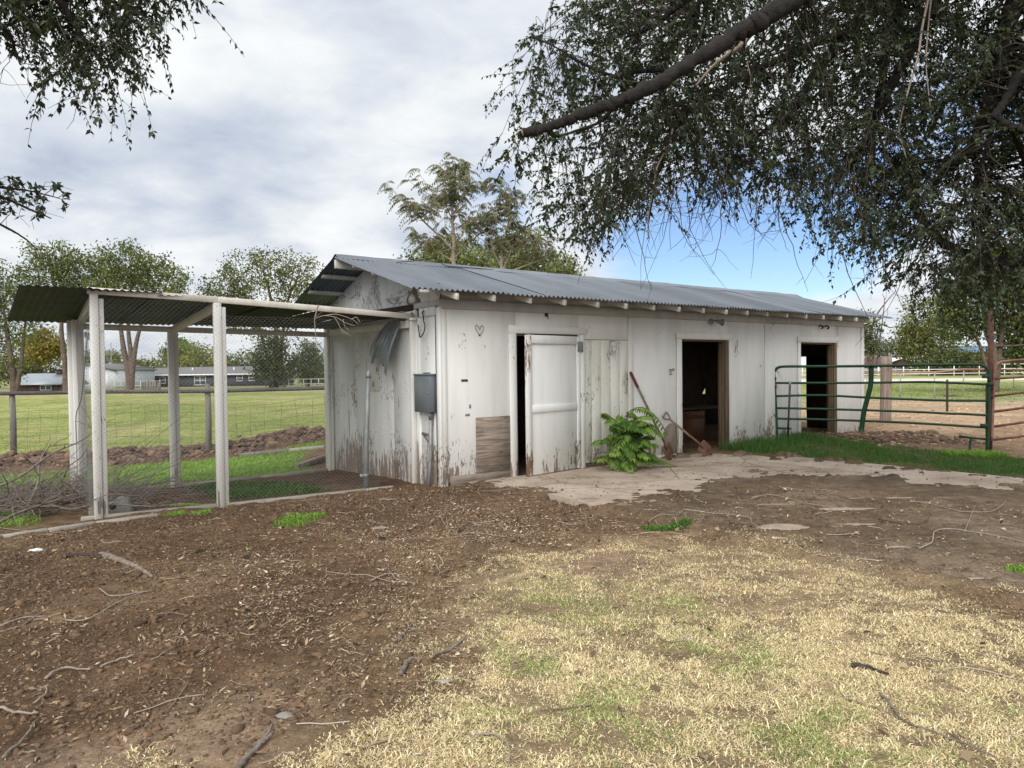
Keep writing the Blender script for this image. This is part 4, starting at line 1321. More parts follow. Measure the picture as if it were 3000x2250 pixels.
# scraps
for nm, lab, p, s, m in [('paper_scrap', 'crumpled white scrap on dark dirt beside the edging', (105, 1617), .05, M_PAPER), ('stone', 'small round pale stone at the bleached grass edge', (1300, 1997), .03, M_KERB),
                         ('black_pipe_piece', 'short black pipe offcut on the dirt', (722, 1632), .03, M_BLACK), ('stone', 'flat dark stone in the dirt near the bleached grass', (836, 2105), .035, M_CONCBLOCK),
                         ('plastic_scrap', 'crumpled black plastic scrap on the dirt', (1118, 1577), .035, M_BLACK), ('wood_scrap', 'splintered pale wood scrap on the dirt', (1110, 1547), .06, M_PALETWIG)]:
    P = gnd(*p); P[2] = float(G(P[0], P[1]))
    rg = np.random.default_rng(int(p[0]))
    an = np.linspace(0, 2 * math.pi, 9)[:-1]
    mb = MB(); prof = [(0.0, .55), (.35, 1.0), (.6, .75), (.72, .2)]
    V = []
    for hz, rr in prof:
        for t_ in an:
            k = rr * s * (1 + rg.uniform(-.35, .35)); V.append((math.cos(t_) * k * 1.3, math.sin(t_) * k * .8, hz * s * .8 * (1 + rg.uniform(-.3, .3))))
    q = np.array([[i * 8 + j, i * 8 + (j + 1) % 8, (i + 1) * 8 + (j + 1) % 8, (i + 1) * 8 + j] for i in range(3) for j in range(8)])
    mb.add(V, [q, np.array([[24 + j for j in range(8)]])])
    o = mb.build(nm, m, None); o.location = P; tag(o, lab, 'scrap' if 'stone' not in nm else 'stone')
# weathered offcuts at the foot of the wall by the plywood patch
for i, (p, ang, L) in enumerate((((1425, 1399), .5, .28), ((1432, 1390), 1.0, .2), ((1445, 1393), -.2, .22))):
    P = gnd(*p); P[2] = .045 + .01 * i
    o = MB().box((-L / 2, -.025, 0), (L / 2, .025, .012)).build('paint_flake_board', M_PAPER, None, bevel=.002); o.location = P; o.rotation_euler = (.1 * i, .05, ang)
    tag(o, 'small white painted wood splinter at the wall foot under the plywood patch', 'wood scrap', 'white splinters at the wall foot')

# brush heap at the pen corner
def brush_heap():
    rg = np.random.default_rng(21); mb = MB()
    base = gnd(140, 1490)
    for i in range(600):
        # roots fan out from a few bundles
        src = base + np.array([rg.normal(-.25, .6), rg.normal(.1, .5), 0])
        src[2] = float(T(src[0], src[1])) + rg.uniform(0, .12)
        th = rg.uniform(0, 2 * math.pi) if rg.random() < .5 else rg.normal(2.9, .8) if rg.random() < .45 else rg.normal(.0, .7)
        el = rg.uniform(-.02, .52) * (1.0 if rg.random() < .75 else 1.5)
        L = rg.uniform(.3, 1.35) * (1 if abs(math.cos(th)) > .3 else .6)
        d = np.array([math.cos(th) * math.cos(el), math.sin(th) * math.cos(el) * .8, math.sin(el)])
        k = rg.normal(0, .25, 3); n = 6
        t_ = np.linspace(0, 1, n)[:, None]
        P = src + d * L * t_ + k * L * t_ ** 2 * .5 + rg.normal(0, .014, (n, 3))
        P[:, 2] = np.maximum(P[:, 2], T(P[:, 0], P[:, 1]) + .01)
        r0 = rg.choice([.0035, .005, .007, .012], p=[.5, .3, .15, .05])
        mb.tube(P, np.linspace(r0, r0 * .4, n), 4, caps=False)
        if rg.random() < .7:
            for s in range(rg.integers(1, 4)):
                j = rg.integers(1, n - 1)
                e = d + rg.normal(0, .6, 3); e /= np.linalg.norm(e)
                Q = P[j] + e * rg.uniform(.12, .4) * np.linspace(0, 1, 4)[:, None] + rg.normal(0, .008, (4, 3)); Q[0] = P[j]
                Q[:, 2] = np.maximum(Q[:, 2], T(Q[:, 0], Q[:, 1]) + .008)
                mb.tube(Q, np.linspace(r0 * .6, r0 * .3, 4), 3, caps=False)
    o = mb.build('brush_pile', M_BRUSH, None)
    tag(o, 'tangled heap of grey dead twigs around the pen corner post', 'brush pile', kind='stuff')


brush_heap()
# long limbs sticking out of the heap
for lab, pts in (('long bare grey limb reaching from the brush heap across the green weeds', [(-40, 1440, .05, 8.2), (60, 1395, .3, 8.3), (150, 1330, .5, 8.5), (240, 1290, .6, 8.6), (300, 1240, .7, 8.7)]),
                 ('forked bare limb standing out of the brush heap toward the fence', [(70, 1500, .1, 8.2), (110, 1420, .3, 8.4), (118, 1350, .5, 8.6), (150, 1300, .6, 8.7)]),
                 ('heavy grey limb on the ground under the brush heap', [(-30, 1545, 0, 7.3), (60, 1500, 0, 7.6), (150, 1470, 0, 7.9), (240, 1440, 0, 8.1)])):
    P = np.array([dep(x, y, Y) for x, y, _, Y in pts]); b0 = P[0].copy(); b0[2] = float(T(b0[0], b0[1]))
    e = empty('dead_limb', b0, 0, lab, 'dead branch', 'limbs in the brush heap')
    c = curve(P - b0, 20); c[0, 2] = min(c[0, 2], 0.02)
    MB().tube(c, np.linspace(.018, .006, len(c)), 6).build('stem', M_BRUSH, e, True)
    rg = np.random.default_rng(len(lab))
    for s in range(7):
        j = rg.integers(4, len(c) - 1); dd = rg.normal(0, 1, 3); dd[2] = abs(dd[2]) * .6; dd /= np.linalg.norm(dd)
        Q = c[j] + dd * rg.uniform(.2, .5) * np.linspace(0, 1, 6)[:, None] + rg.normal(0, .012, (6, 3)); Q[0] = c[j]
        MB().tube(Q, np.linspace(.006, .002, 6), 4).build('side_twig', M_BRUSH, e)
# dead spray of twigs caught on the pen beam
sb = empty('caught_twig', W(-1.25, .62, 2.23), 0, 'bare dead spray of twigs caught over the front pen beam', 'dead branch')
base = dep(925, 960, 9.0); o0 = np.array(sb.location)
tw = [[(933, 893), (927, 915), (922, 938), (925, 985), (927, 1020)], [(924, 933), (950, 925), (985, 930), (1010, 945), (1040, 955)], [(950, 925), (985, 921), (1030, 935), (1050, 950)],
      [(978, 928), (990, 945), (1000, 965), (1015, 975), (1030, 985)], [(1000, 965), (1003, 975), (1020, 982)], [(1005, 935), (1010, 955), (1025, 970)], [(925, 930), (940, 917), (960, 910), (990, 917)], [(1030, 935), (1045, 930), (1055, 945)]]
for i, pth in enumerate(tw):
    P = np.array([dep(x, y, 8.95 + .04 * i) for x, y in pth]) - o0
    c = curve(P, 5 * len(P)); MB().tube(c, np.linspace(.011 if i == 0 else .006, .003, len(c)), 5).build('stem' if i == 0 else 'side_twig', M_PALETWIG, sb, True)

# ------------------------------------------------------------------ woven wire fence behind the pen
FY = 15.6
fen = empty('wire_fence', (0, FY, 0), 0, 'sagging woven wire pasture fence with dark top rail behind the pen', 'fence')
fx0, fx1 = -19.0, -2.6
def fz(x): return float(T(x, FY))
for px_, zt in ((38, 1153), (610, 1124), (-420, 1153), (1010, 1150)):
    x = dep(px_, 1300, FY)[0]; top = dep(px_, zt, FY)[2]
    MB().tube([(x, 0, fz(x) - .3), (x + .02, 0, .5), (x + .01, 0, top)], [.065, .06, .055], 9).build('post', M_GREYPOST, fen, True)
pts = [dep(p, y, FY - .07) - np.array([0, FY, 0]) for p, y in ((-800, 1158), (0, 1153), (300, 1148), (610, 1146), (950, 1137), (1150, 1134))]
MB().tube(curve(pts, 36), .04, 8).build('top_rail', M_DARKRAIL, fen, True)
A, B = [], []
rg = np.random.default_rng(8)
xs = np.arange(fx0, fx1, .16); hz = [0.06, .17, .30, .45, .62, .80, .97]
xo = rg.normal(0, .012, (len(xs), len(hz))).cumsum(1) * .9; zo = rg.normal(0, .012, (len(xs), len(hz)))
zb = T(xs, np.full_like(xs, FY))
Px = np.stack([xs[:, None] + xo, np.full_like(xo, .06) + rg.normal(0, .02, xo.shape), zb[:, None] + np.array(hz)[None] + zo], -1)
A += [Px[:-1].reshape(-1, 3)]; B += [Px[1:].reshape(-1, 3)]
A += [Px[::2, :-1].reshape(-1, 3)]; B += [Px[::2, 1:].reshape(-1, 3)]
V, q = segs(np.concatenate(A), np.concatenate(B), .0034)
obj('wire_mesh', mesh_data('wire_mesh', V, [q], M_DARKWIRE), fen)

# ------------------------------------------------------------------ green gate, posts, rusty gate
def gz(x, y): return float(T(x, y))
GL = gnd(2278, 1291, .0); GR = gnd(2891, 1324)
gd = GR[:2] - GL[:2]; gl = np.hypot(*gd); gang = math.atan2(gd[1], gd[0])
gate = empty('green_pipe_gate', (GL[0], GL[1], 0), gang, 'dark green tubular farm gate with a bent brace standing before the corral', 'gate')
def gp(px, py):
    """pixel -> gate plane coordinates (u along the gate, z)"""
    r = ray(px, py); n = np.array([-gd[1], gd[0]]) / gl
    t = (GL[:2] @ n) / (r[:2] @ n); P = np.array([0, 0, CH]) + r * t
    return np.array([(P[:2] - GL[:2]) @ gd / gl, 0, P[2]])
z5 = lambda *ps: [gp(2200 + x * .3617, 850 + y * .3617) for x, y in ps]
def gtube(name, pts, r, mat=M_GREEN, n=None, par=gate, sm=True):
    c = curve(pts, n or 8 * len(pts)) if len(pts) > 2 else np.array(pts)
    return MB().tube(c, r, 10).build(name, mat, par, sm)
gtube('outer_frame', z5((213, 1222), (200, 900), (190, 700), (193, 655), (230, 624), (320, 618), (500, 618), (900, 615), (1400, 606), (1800, 602), (1880, 612), (1922, 650), (1928, 720), (1925, 1000), (1916, 1312)), .025, n=90)
for pl in ([(192, 752), (700, 752), (970, 750), (1400, 744), (1660, 752), (1925, 764)], [(196, 858), (560, 852), (950, 870), (1500, 892), (1925, 896)], [(205, 955), (700, 966), (1300, 985), (1600, 1000), (1700, 1002), (1925, 1014)], [(208, 1040), (700, 1052), (1300, 1075), (1925, 1114)]):
    gtube('rail', z5(*pl), .021)
bp = z5((975, 612), (970, 760), (945, 870), (915, 990), (893, 1148))
mb = MB()
bc = curve(bp, 20); nbc = len(bc)
V = np.concatenate([bc + np.array(o_)[None] for o_ in ((-.042, -.028, 0), (.042, -.028, 0), (.042, -.040, 0), (-.042, -.040, 0))])
q = np.array([[k * nbc + i, ((k + 1) % 4) * nbc + i, ((k + 1) % 4) * nbc + i + 1, k * nbc + i + 1] for k in range(4) for i in range(nbc - 1)])
mb.add(V, [q, np.array([[0, nbc, 2 * nbc, 3 * nbc], [nbc - 1, 4 * nbc - 1, 3 * nbc - 1, 2 * nbc - 1]])])
mb.build('brace', M_GREEN, gate)
gtube('lower_bar', z5((215, 1118), (328, 1122)), .019)
gtube('lower_bar', z5((1690, 1184), (1905, 1208)), .02)
gtube('foot', z5((1780, 1200), (1772, 1270), (1776, 1310), (1800, 1330)), .017)
gtube('end_cap', z5((1684, 1183), (1696, 1185)), .026)
for p in ((183, 717), (185, 783)):
    u = z5(p)[0]; MB().box((u[0] - .035, -.03, u[2] - .03), (u[0] + .05, .03, u[2] + .03)).build('hinge_lug', M_GREEN, gate, bevel=.004)
for p in ((1900, 700), (1938, 762), (1886, 1095)):
    u = z5(p)[0]; MB().box((u[0] - .05, -.035, u[2] - .028), (u[0] + .05, .035, u[2] + .028)).build('latch_lug', M_GREEN, gate, bevel=.004)
gtube('chain', z5((197, 990), (194, 1040), (199, 1075), (195, 1110), (197, 1160)), .013, M_BLACK)
# grey pole leaning at the gate
p0, p1 = gnd(2306, 1291), None
u0, u1 = z5((300, 1222), (319, 738)); M2 = np.array(gate.matrix_basis)
cg, sg = math.cos(gang), math.sin(gang)
gw = lambda u, off=0: np.array([GL[0] + u[0] * cg + off * sg, GL[1] + u[0] * sg - off * cg, u[2]])
pa, pb_ = gw(u0, .05), gw(u1, .04); pa[2] = gz(pa[0], pa[1])
pl = empty('leaning_pole', pa, 0, 'straight dark grey tool handle leaning upright against the green gate', 'pole')
MB().tube([(0, 0, 0), *(np.array([(pb_ - pa) * .5, pb_ - pa]))], .019, 8).build('shaft', M_TROUGH, pl, True)
MB().tube([(pb_ - pa) * .91, (pb_ - pa) * 1.001], .021, 8).build('tip', M_GALV, pl, True)

rp = np.array([GR[0] + .12, GR[1] + .06, 0]); Yr = rp[1]
rpo = empty('rusty_pipe_post', (rp[0], rp[1], gz(rp[0], rp[1])), 0, 'tall rusty red steel pipe post behind the green gate', 'post')
tp = dep(2904, 911, Yr) - np.array(rpo.location)
MB().tube([(-.06, 0, -.3), (-.03, 0, 1.0), tp], .043, 10).build('pipe', M_RUST, rpo, True)
MB().tube([(-.045, 0, .04), (-.045, 0, 1.1)], .052, 10).build('sleeve', M_RUST, rpo, True)
rg_ = empty('rusty_pipe_gate', (rp[0] + .1, rp[1] - .02, 0), 0, 'faded rust-red tubular gate hung on the tall pipe post', 'gate')
rgp = lambda x, y, dy=0: dep(2200 + x * .3617, 850 + y * .3617, Yr - .05 - dy) - np.array([rp[0] + .1, rp[1] - .02, 0])
fr = [rgp(1950, 1225), rgp(1962, 900), rgp(1970, 700), rgp(1982, 620), rgp(2020, 585), rgp(2100, 574), rgp(2212, 566, .25), rgp(2500, 545, .9)]
MB().tube(curve(fr, 50), .024, 10).build('outer_frame', M_RUSTRED, rg_, True)
for y0, y1 in ((718, 702), (858, 828), (985, 952), (1105, 1070), (1212, 1182)):
    MB().tube([rgp(1965, y0), rgp(2212, y1, .25), rgp(2500, y1 - (y0 - y1) * 1.1, .9)], .021, 9).build('rail', M_RUSTRED, rg_, True)
MB().tube(curve([rgp(1945, 790), rgp(1935, 830), rgp(1948, 860), rgp(1960, 845)], 14), .012, 6).build('chain', M_BLACK, rg_)
for y in (790, 862):
    u = rgp(1948, y); MB().box((u[0] - .06, u[1] - .03, u[2] - .02), (u[0] + .02, u[1] + .03, u[2] + .02)).build('hinge_lug', M_RUST, rg_)
# big timber post in the corral, and a steel stake
wp = gnd(2593, 1232); wpo = empty('timber_post', wp, .3, 'thick cracked old timber post standing alone in the corral', 'post')
th_ = dep(2599, 1044, wp[1])[2] - wp[2]
an = np.arange(18) * 2 * math.pi / 18; V = []
for i, zz in enumerate(np.linspace(-.3, th_, 9)):
    for j, t_ in enumerate(an):
        rr = .135 * (1 + .05 * math.sin(j * 5.3) + .04 * math.sin(j * 2 + i * .2)) * (.82 if j in (4, 13) else 1)
        V.append((math.cos(t_) * rr + .006 * i, math.sin(t_) * rr, zz))
q = np.array([[i * 18 + j, i * 18 + (j + 1) % 18, (i + 1) * 18 + (j + 1) % 18, (i + 1) * 18 + j] for i in range(8) for j in range(18)])
MB().add(V, [q, np.array([[8 * 18 + j for j in range(18)]])]).build('shaft', M_OLDPOST, wpo, True)
sp_ = gnd(2775, 1206); so = empty('steel_stake', sp_, 0, 'short rusty steel stake standing in the corral dirt', 'stake')
h_ = dep(2773, 1112, sp_[1])[2] - sp_[2]
MB().box((-.035, -.01, -.3), (.035, .01, h_)).box((-.01, -.045, -.3), (.01, -.01, h_)).build('stake', M_DARKWOOD, so, bevel=.002)

# fence with white posts and a rusty rail across the pasture
rf = empty('rail_fence', (0, 0, 0), 0, 'rusty top rail fence on slim pale posts at the corral edge', 'fence')
tops = []
for px_, yb, yt in ((2500, 1166, 1092), (2540, 1164, 1091.5), (2638, 1165, 1091), (2738, 1166, 1090.5), (2823, 1160, 1082), (2970, 1137, 1083), (3080, 1136, 1081)):
    P = gnd(px_, yb); Y = P[1] if px_ < 2900 else P[1]
    zt = dep(px_, yt, Y)[2]
    if 2530 < px_ < 3100:
        MB().tube([(P[0], P[1], P[2] - .2), (P[0], P[1], zt)], .03, 8).build('post', M_KERB, rf, True)
    tops.append((P[0], P[1], zt))
MB().tube(np.array(tops), .045, 8).build('top_rail', M_RUSTRED, rf, True)

# white pipe fence along the far road
wf = empty('white_pipe_fence', (0, 0, 0), 0, 'long white three-rail pipe fence beyond the pale gravel road', 'fence')
yw = 97.0
xs = [dep(2652 - 75 * 5 + 74 * k, 1100, yw)[0] for k in range(12)]
for x in xs:
    z0 = gz(x, yw); MB().tube([(x, yw, z0 - .1), (x, yw, z0 + 1.5)], .06, 6).build('post', M_WFENCE, wf)
for hh in (.35, .9, 1.48):
    MB().tube([(xs[0], yw, gz(xs[0], yw) + hh), (xs[-1], yw, gz(xs[-1], yw) + hh)], .05, 6).build('rail', M_WFENCE, wf)
wf2 = empty('white_pen_fence', (0, 0, 0), 0, 'smaller white rail pens behind the long white fence', 'fence')
yw2 = 112.0
for k in range(16):
    x = dep(2480 + 24 * k, 1100, yw2)[0]; z0 = gz(x, yw2)
    MB().tube([(x, yw2, z0 - .1), (x, yw2, z0 + 1.5)], .05, 5).build('post', M_WFENCE, wf2)
xa, xb = dep(2470, 1100, yw2)[0], dep(2850, 1100, yw2)[0]
for hh in (.5, 1.0, 1.48):
    MB().tube([(xa, yw2, gz(xa, yw2) + hh), (xb, yw2, gz(xb, yw2) + hh)], .05, 5).build('rail', M_WFENCE, wf2)

# ------------------------------------------------------------------ far buildings
def at_row(px, Y):
    x = dep(px, 1100, Y)[0]; return x, gz(x, Y)


def window(par, x0, x1, z0, z1, y, mull=1, bar=True):
    """white framed window on a wall facing -Y; own frame, sill and panes"""
    w = MB()
    f = .09
    w.box((x0 - f, y - .05, z0 - f), (x1 + f, y - .001, z0)).box((x0 - f, y - .05, z1), (x1 + f, y - .001, z1 + f))
    w.box((x0 - f, y - .05, z0), (x0, y - .001, z1)).box((x1, y - .05, z0), (x1 + f, y - .001, z1))
    o = w.build('window', M_WTRIM, par)
    n = mull
    for k in range(n):
        a, b = x0 + (x1 - x0) * k / n, x0 + (x1 - x0) * (k + 1) / n
        MB().box((a + .02, y - .02, z0 + .0), (b - .02, y - .002, z1)).build('pane', M_GLASS, o)
        if k:
            MB().box((a - .05, y - .045, z0), (a + .05, y - .021, z1)).build('mullion', M_WTRIM, o)
    if bar:
        zm = (z0 + z1) / 2; MB().box((x0, y - .04, zm - .035), (x1, y - .021, zm + .035)).build('glazing_bar', M_WTRIM, o)
    return o


# long charcoal manufactured home
YH = 122.0
hx0, hz0 = at_row(432, YH); hx1, _ = at_row(818, YH)
hz0 = dep(600, 1139, YH)[2]
hs_ = empty('charcoal_house', ((hx0 + hx1) / 2, YH, gz((hx0 + hx1) / 2, YH)), 0, 'long single-storey charcoal house with white trimmed windows across the pasture', 'house')
ho = np.array(hs_.location); hw = (hx1 - hx0) / 2
zrel = lambda py: dep(600, py, YH)[2] - ho[2]
ze, zr_ = zrel(1097), zrel(1080)
MB().box((-hw, 0, -.8), (hw, 8, ze)).build('wall', M_HOUSE, hs_)
MB().box((-hw - .05, -.06, zrel(1139) - .9), (hw + .05, -.005, zrel(1134))).build('skirting', M_WTRIM, hs_)
rf_ = MB().prism([(-.5, ze), (4, zr_ + .35), (8.5, ze), (8.5, ze - .12), (-.5, ze - .12)], -hw - .4, hw + .4, 'yz').build('roof', M_HROOF, hs_)
MB().box((-hw - .42, -.58, ze - .16), (hw + .42, -.505, ze + .06)).build('fascia', M_WTRIM, rf_)
for f_ in (.18, .3, .47, .62, .78):
    MB().tube([(-hw + 2 * hw * f_, 2.2, ze + .3), (-hw + 2 * hw * f_, 2.2, ze + 1.15)], .11, 6).build('vent_pipe', M_WTRIM, rf_)
hxp = lambda x6: dep(.452 * x6, 1100, YH)[0] - ho[0]
for xa, xb, ya, yb, mu in ((1037, 1070, 340, 378, 1), (1262, 1331, 338, 391, 2), (1452, 1468, 335, 388, 1), (1537, 1570, 333, 368, 1), (1615, 1648, 332, 367, 1)):
    window(hs_, hxp(xa), hxp(xb), zrel(950 + .452 * yb), zrel(950 + .452 * ya), 0, mu)
window(hs_, hxp(1683), hxp(1712), zrel(950 + .452 * 338), zrel(950 + .452 * 330), 0, 1, False)

# white metal barn
YB = 108.0
bx0 = dep(.452 * 385, 1100, YB)[0]; bx1 = dep(.452 * 745, 1100, YB)[0]; bxm = dep(.452 * 560, 1100, YB)[0]
bn = empty('white_metal_barn', (bxm, YB, gz(bxm, YB)), 0, 'white ribbed metal barn with low gable behind the pasture trees', 'barn')
bo = np.array(bn.location); zz_ = lambda py: dep(250, py, YB)[2] - bo[2]
eL, eR, pk = zz_(1086), zz_(1086), zz_(1068)
MB().prism([(bx0 - bxm, -.8), (bx1 - bxm, -.8), (bx1 - bxm, eR), (0, pk), (bx0 - bxm, eL)], 0, 12, 'xz').build('wall', M_WSHED, bn)
MB().prism([(bx0 - bxm - .3, eL - .05), (0, pk), (bx1 - bxm + .3, eR - .05), (bx1 - bxm + .3, eR + .14), (0, pk + .2), (bx0 - bxm - .3, eL + .14)], -.3, 12.3, 'xz').build('roof', M_HROOF, bn)
for k in range(30):
    x = bx0 - bxm + (bx1 - bx0) * (k + .5) / 30
    zt = pk - abs(x) / ((bx1 - bx0) / 2) * (pk - eL) - .1
    MB().box((x - .03, -.03, -.5), (x + .03, -.001, zt)).build('rib', M_WSHED, bn)
dd = MB().box((dep(.452 * 632, 1100, YB)[0] - bxm, -.05, -.3), (dep(.452 * 700, 1100, YB)[0] - bxm, -.031, zz_(1098))).build('roller_door', M_WTRIM, bn)
window(bn, dep(.452 * 392, 1100, YB)[0] - bxm, dep(.452 * 412, 1100, YB)[0] - bxm, zz_(1131), zz_(1117), 0)

# old plank shed with pale tin roof
YS = 92.0
sx0 = dep(.452 * 100, 1100, YS)[0]; sx1 = dep(.452 * 395, 1100, YS)[0]; sxm = (sx0 + sx1) / 2
os_ = empty('plank_shed', (sxm, YS, gz(sxm, YS)), 0, 'old brown plank shed with pale tin roof and small cupola', 'shed')
oo = np.array(os_.location); zz2 = lambda py: dep(110, py, YS)[2] - oo[2]
hw2 = (sx1 - sx0) / 2
MB().box((-hw2, 0, -.6), (hw2, 5, zz2(1127))).build('wall', M_OLDSHED, os_)
MB().prism([(-.6, zz2(1126)), (2.5, zz2(1094)), (5.6, zz2(1126)), (5.6, zz2(1128)), (-.6, zz2(1128))], -hw2 - .3, hw2 + .3, 'yz').build('roof', M_PALEROOF, os_)
n_pl = 26
for k in range(n_pl):
    x = -hw2 + 2 * hw2 * k / n_pl
    MB().box((x + .02, -.03 - .015 * (k % 3), -.5), (x + 2 * hw2 / n_pl - .02, -.002, zz2(1128))).build('plank', M_OLDSHED, os_)
window(os_, dep(.452 * 265, 1100, YS)[0] - sxm, dep(.452 * 330, 1100, YS)[0] - sxm, zz2(1142), zz2(1131), -.06, 2, False)
cu = MB().box((hw2 - 1.9, 2.1, zz2(1096)), (hw2 - 1.0, 2.9, zz2(1086))).build('cupola', M_OLDSHED, os_)
MB().prism([(hw2 - 2.1, zz2(1086)), (hw2 - .8, zz2(1086)), (hw2 - 1.1, zz2(1082)), (hw2 - 1.8, zz2(1082))], 2.0, 3.0, 'xz').build('cupola_roof', M_BLACK, cu)
# pasture edge fence: white rails and dark stakes
pf = empty('paddock_rail_fence', (0, 0, 0), 0, 'pale rail fence under the pasture trees by the charcoal house', 'fence')
yp = 96.0
for px_ in list(range(335, 470, 19)) + list(range(845, 960, 22)):
    x, z0 = at_row(px_, yp); MB().tube([(x, yp, z0 - .1), (x, yp, z0 + 1.15)], .05, 5).build('post', M_WFENCE, pf)
for p0_, p1_ in ((335, 470), (845, 960)):
    for hh in (.5, 1.1):
        xa, za = at_row(p0_, yp); xb, zb_ = at_row(p1_, yp)
        MB().tube([(xa, yp, za + hh), (xb, yp, zb_ + hh)], .04, 5).build('rail', M_WFENCE, pf)
for i, px_ in enumerate((417, 424, 432, 440, 447, 455, 463, 468)):
    x, z0 = at_row(px_, 82); o = MB().box((-.07, -.07, -.2), (.07, .07, .95 + .12 * (i % 3))).build('dark_stake', M_GREYPOST, None); o.location = (x, 82, z0)
    tag(o, 'dark wooden stake in the short row at the pasture edge by the charcoal house', 'stake', 'stakes at the pasture edge')

# house with maroon roof, right
YM = 128.0
mx0 = dep(2470, 1060, YM)[0]; mx1 = dep(2672, 1060, YM)[0]; mxm = (mx0 + mx1) / 2
mh = empty('maroon_roof_house', (mxm, YM, gz(mxm, YM)), 0, 'low house with maroon shingle roof and small front gable beyond the white fences', 'house')
mo = np.array(mh.location); zz3 = lambda py: dep(2600, py, YM)[2] - mo[2]; hm = (mx1 - mx0) / 2
MB().box((-hm + .4, 0, -.5), (hm - .4, 8, zz3(1067))).build('wall', M_ADOBE if False else M_HROOF, mh)
MB().prism([(-.7, zz3(1067)), (4, zz3(1046)), (8.7, zz3(1067)), (8.7, zz3(1068.5)), (-.7, zz3(1068.5))], -hm - .3, hm - 2.6, 'yz').build('roof', M_MAROON, mh)
gx_ = hm - 2.4
MB().prism([(gx_ - 3.2, zz3(1066)), (gx_, zz3(1048)), (gx_ + 3.2, zz3(1066)), (gx_ + 3.2, zz3(1068.5)), (gx_, zz3(1050.5)), (gx_ - 3.2, zz3(1068.5))], -1.6, 6, 'xz').build('gable_roof', M_WTRIM, mh)
MB().prism([(gx_ - 2.9, zz3(1068)), (gx_, zz3(1051)), (gx_ + 2.9, zz3(1068))], -1.0, 6, 'xz').build('gable_wall', M_MAROON, mh)
# adobe outbuilding with blue roof among the right-hand trees
YA = 110.0
ax0 = dep(2800, 1040, YA)[0]; ax1 = dep(2960, 1040, YA)[0]; axm = (ax0 + ax1) / 2
ah = empty('adobe_outbuilding', (axm, YA, gz(axm, YA)), 0, 'tan adobe outbuilding with faded blue metal roof behind the right-hand trees', 'building')
ao = np.array(ah.location); zz4 = lambda py: dep(2900, py, YA)[2] - ao[2]; ha = (ax1 - ax0) / 2
MB().box((-ha, 0, -.4), (ha, 6, zz4(1032))).build('wall', M_ADOBE, ah)
MB().prism([(-.8, zz4(1030)), (6.4, zz4(1010)), (6.4, zz4(1013)), (-.8, zz4(1033))], -ha - .4, ha + .4, 'yz').build('roof', M_BLUEROOF, ah)
for k in range(3):
    x = -ha + 2 * ha * (k + .5) / 3; MB().box((x - .5, -.04, zz4(1060)), (x + .5, -.002, zz4(1045))).build('window', M_GLASS, ah)

# antenna mast and power line far off
am_x, am_z = at_row(327, 118)
an_ = empty('antenna_mast', (am_x, 118, am_z), 0, 'thin antenna mast standing among the far trees', 'mast')
MB().tube([(0, 0, 0), (0, 0, dep(327, 1005, 118)[2] - am_z)], .07, 5).build('mast', M_GALV, an_)
pw = empty('power_line', (0, 0, 0), 0, 'sagging power line strung before the far trees', 'power line')
cpts = [dep(p, y, 112) for p, y in ((-300, 1070), (250, 1078), (600, 1074), (950, 1066), (1300, 1058))]
MB().tube(curve(cpts, 30), .035, 4).build('cable', M_BLACK, pw)
for p in (-300, 1300):
    x, z0 = at_row(p, 112); MB().tube([(x, 112, z0), (x, 112, dep(p, 1070 if p < 0 else 1058, 112)[2])], .13, 6).build('pole', M_GREYPOST, pw)


# ------------------------------------------------------------------ trees
def pick(base, var, n, rg, warm=0):
    c = np.asarray(base, float)[None] * (1 + rg.normal(0, var, (n, 1)))
    c = c + np.array([[.05, .03, -.01]]) * np.clip(rg.normal(warm, .35, (n, 1)), 0, 1.2)
    return np.clip(c, .008, 1)


def crown_mesh(name, clumps, per, rad, lsize, base, var, warm, seed, parent, squash=.8, flat=.5):
    """leaf faces gathered in clumps"""
    rg = np.random.default_rng(seed)
    n = len(clumps) * per
    ctr = np.repeat(clumps, per, 0)
    off = rg.normal(0, .5, (n, 3)) * np.repeat(rad, per)[:, None] if np.ndim(rad) else rg.normal(0, .5, (n, 3)) * rad
    off[:, 2] *= squash
    P = ctr + off
    D = rdir(n, rg); D[:, 2] -= .35
    Nn = rdir(n, rg); Nn[:, 2] += flat
    L = lsize * rg.uniform(.6, 1.35, n)
    V, Fa = leaves(P, D, Nn, L, L * rg.uniform(.4, .7, n))
    cc = 1.4 * np.repeat(pick(base, var, len(clumps), rg, warm), per, 0) * (1 + rg.normal(0, .22, (n, 1)))
    return obj(name, mesh_data(name, V, [Fa], M_LEAF, False, np.clip(rep(cc, 4), .006, 1)), parent)


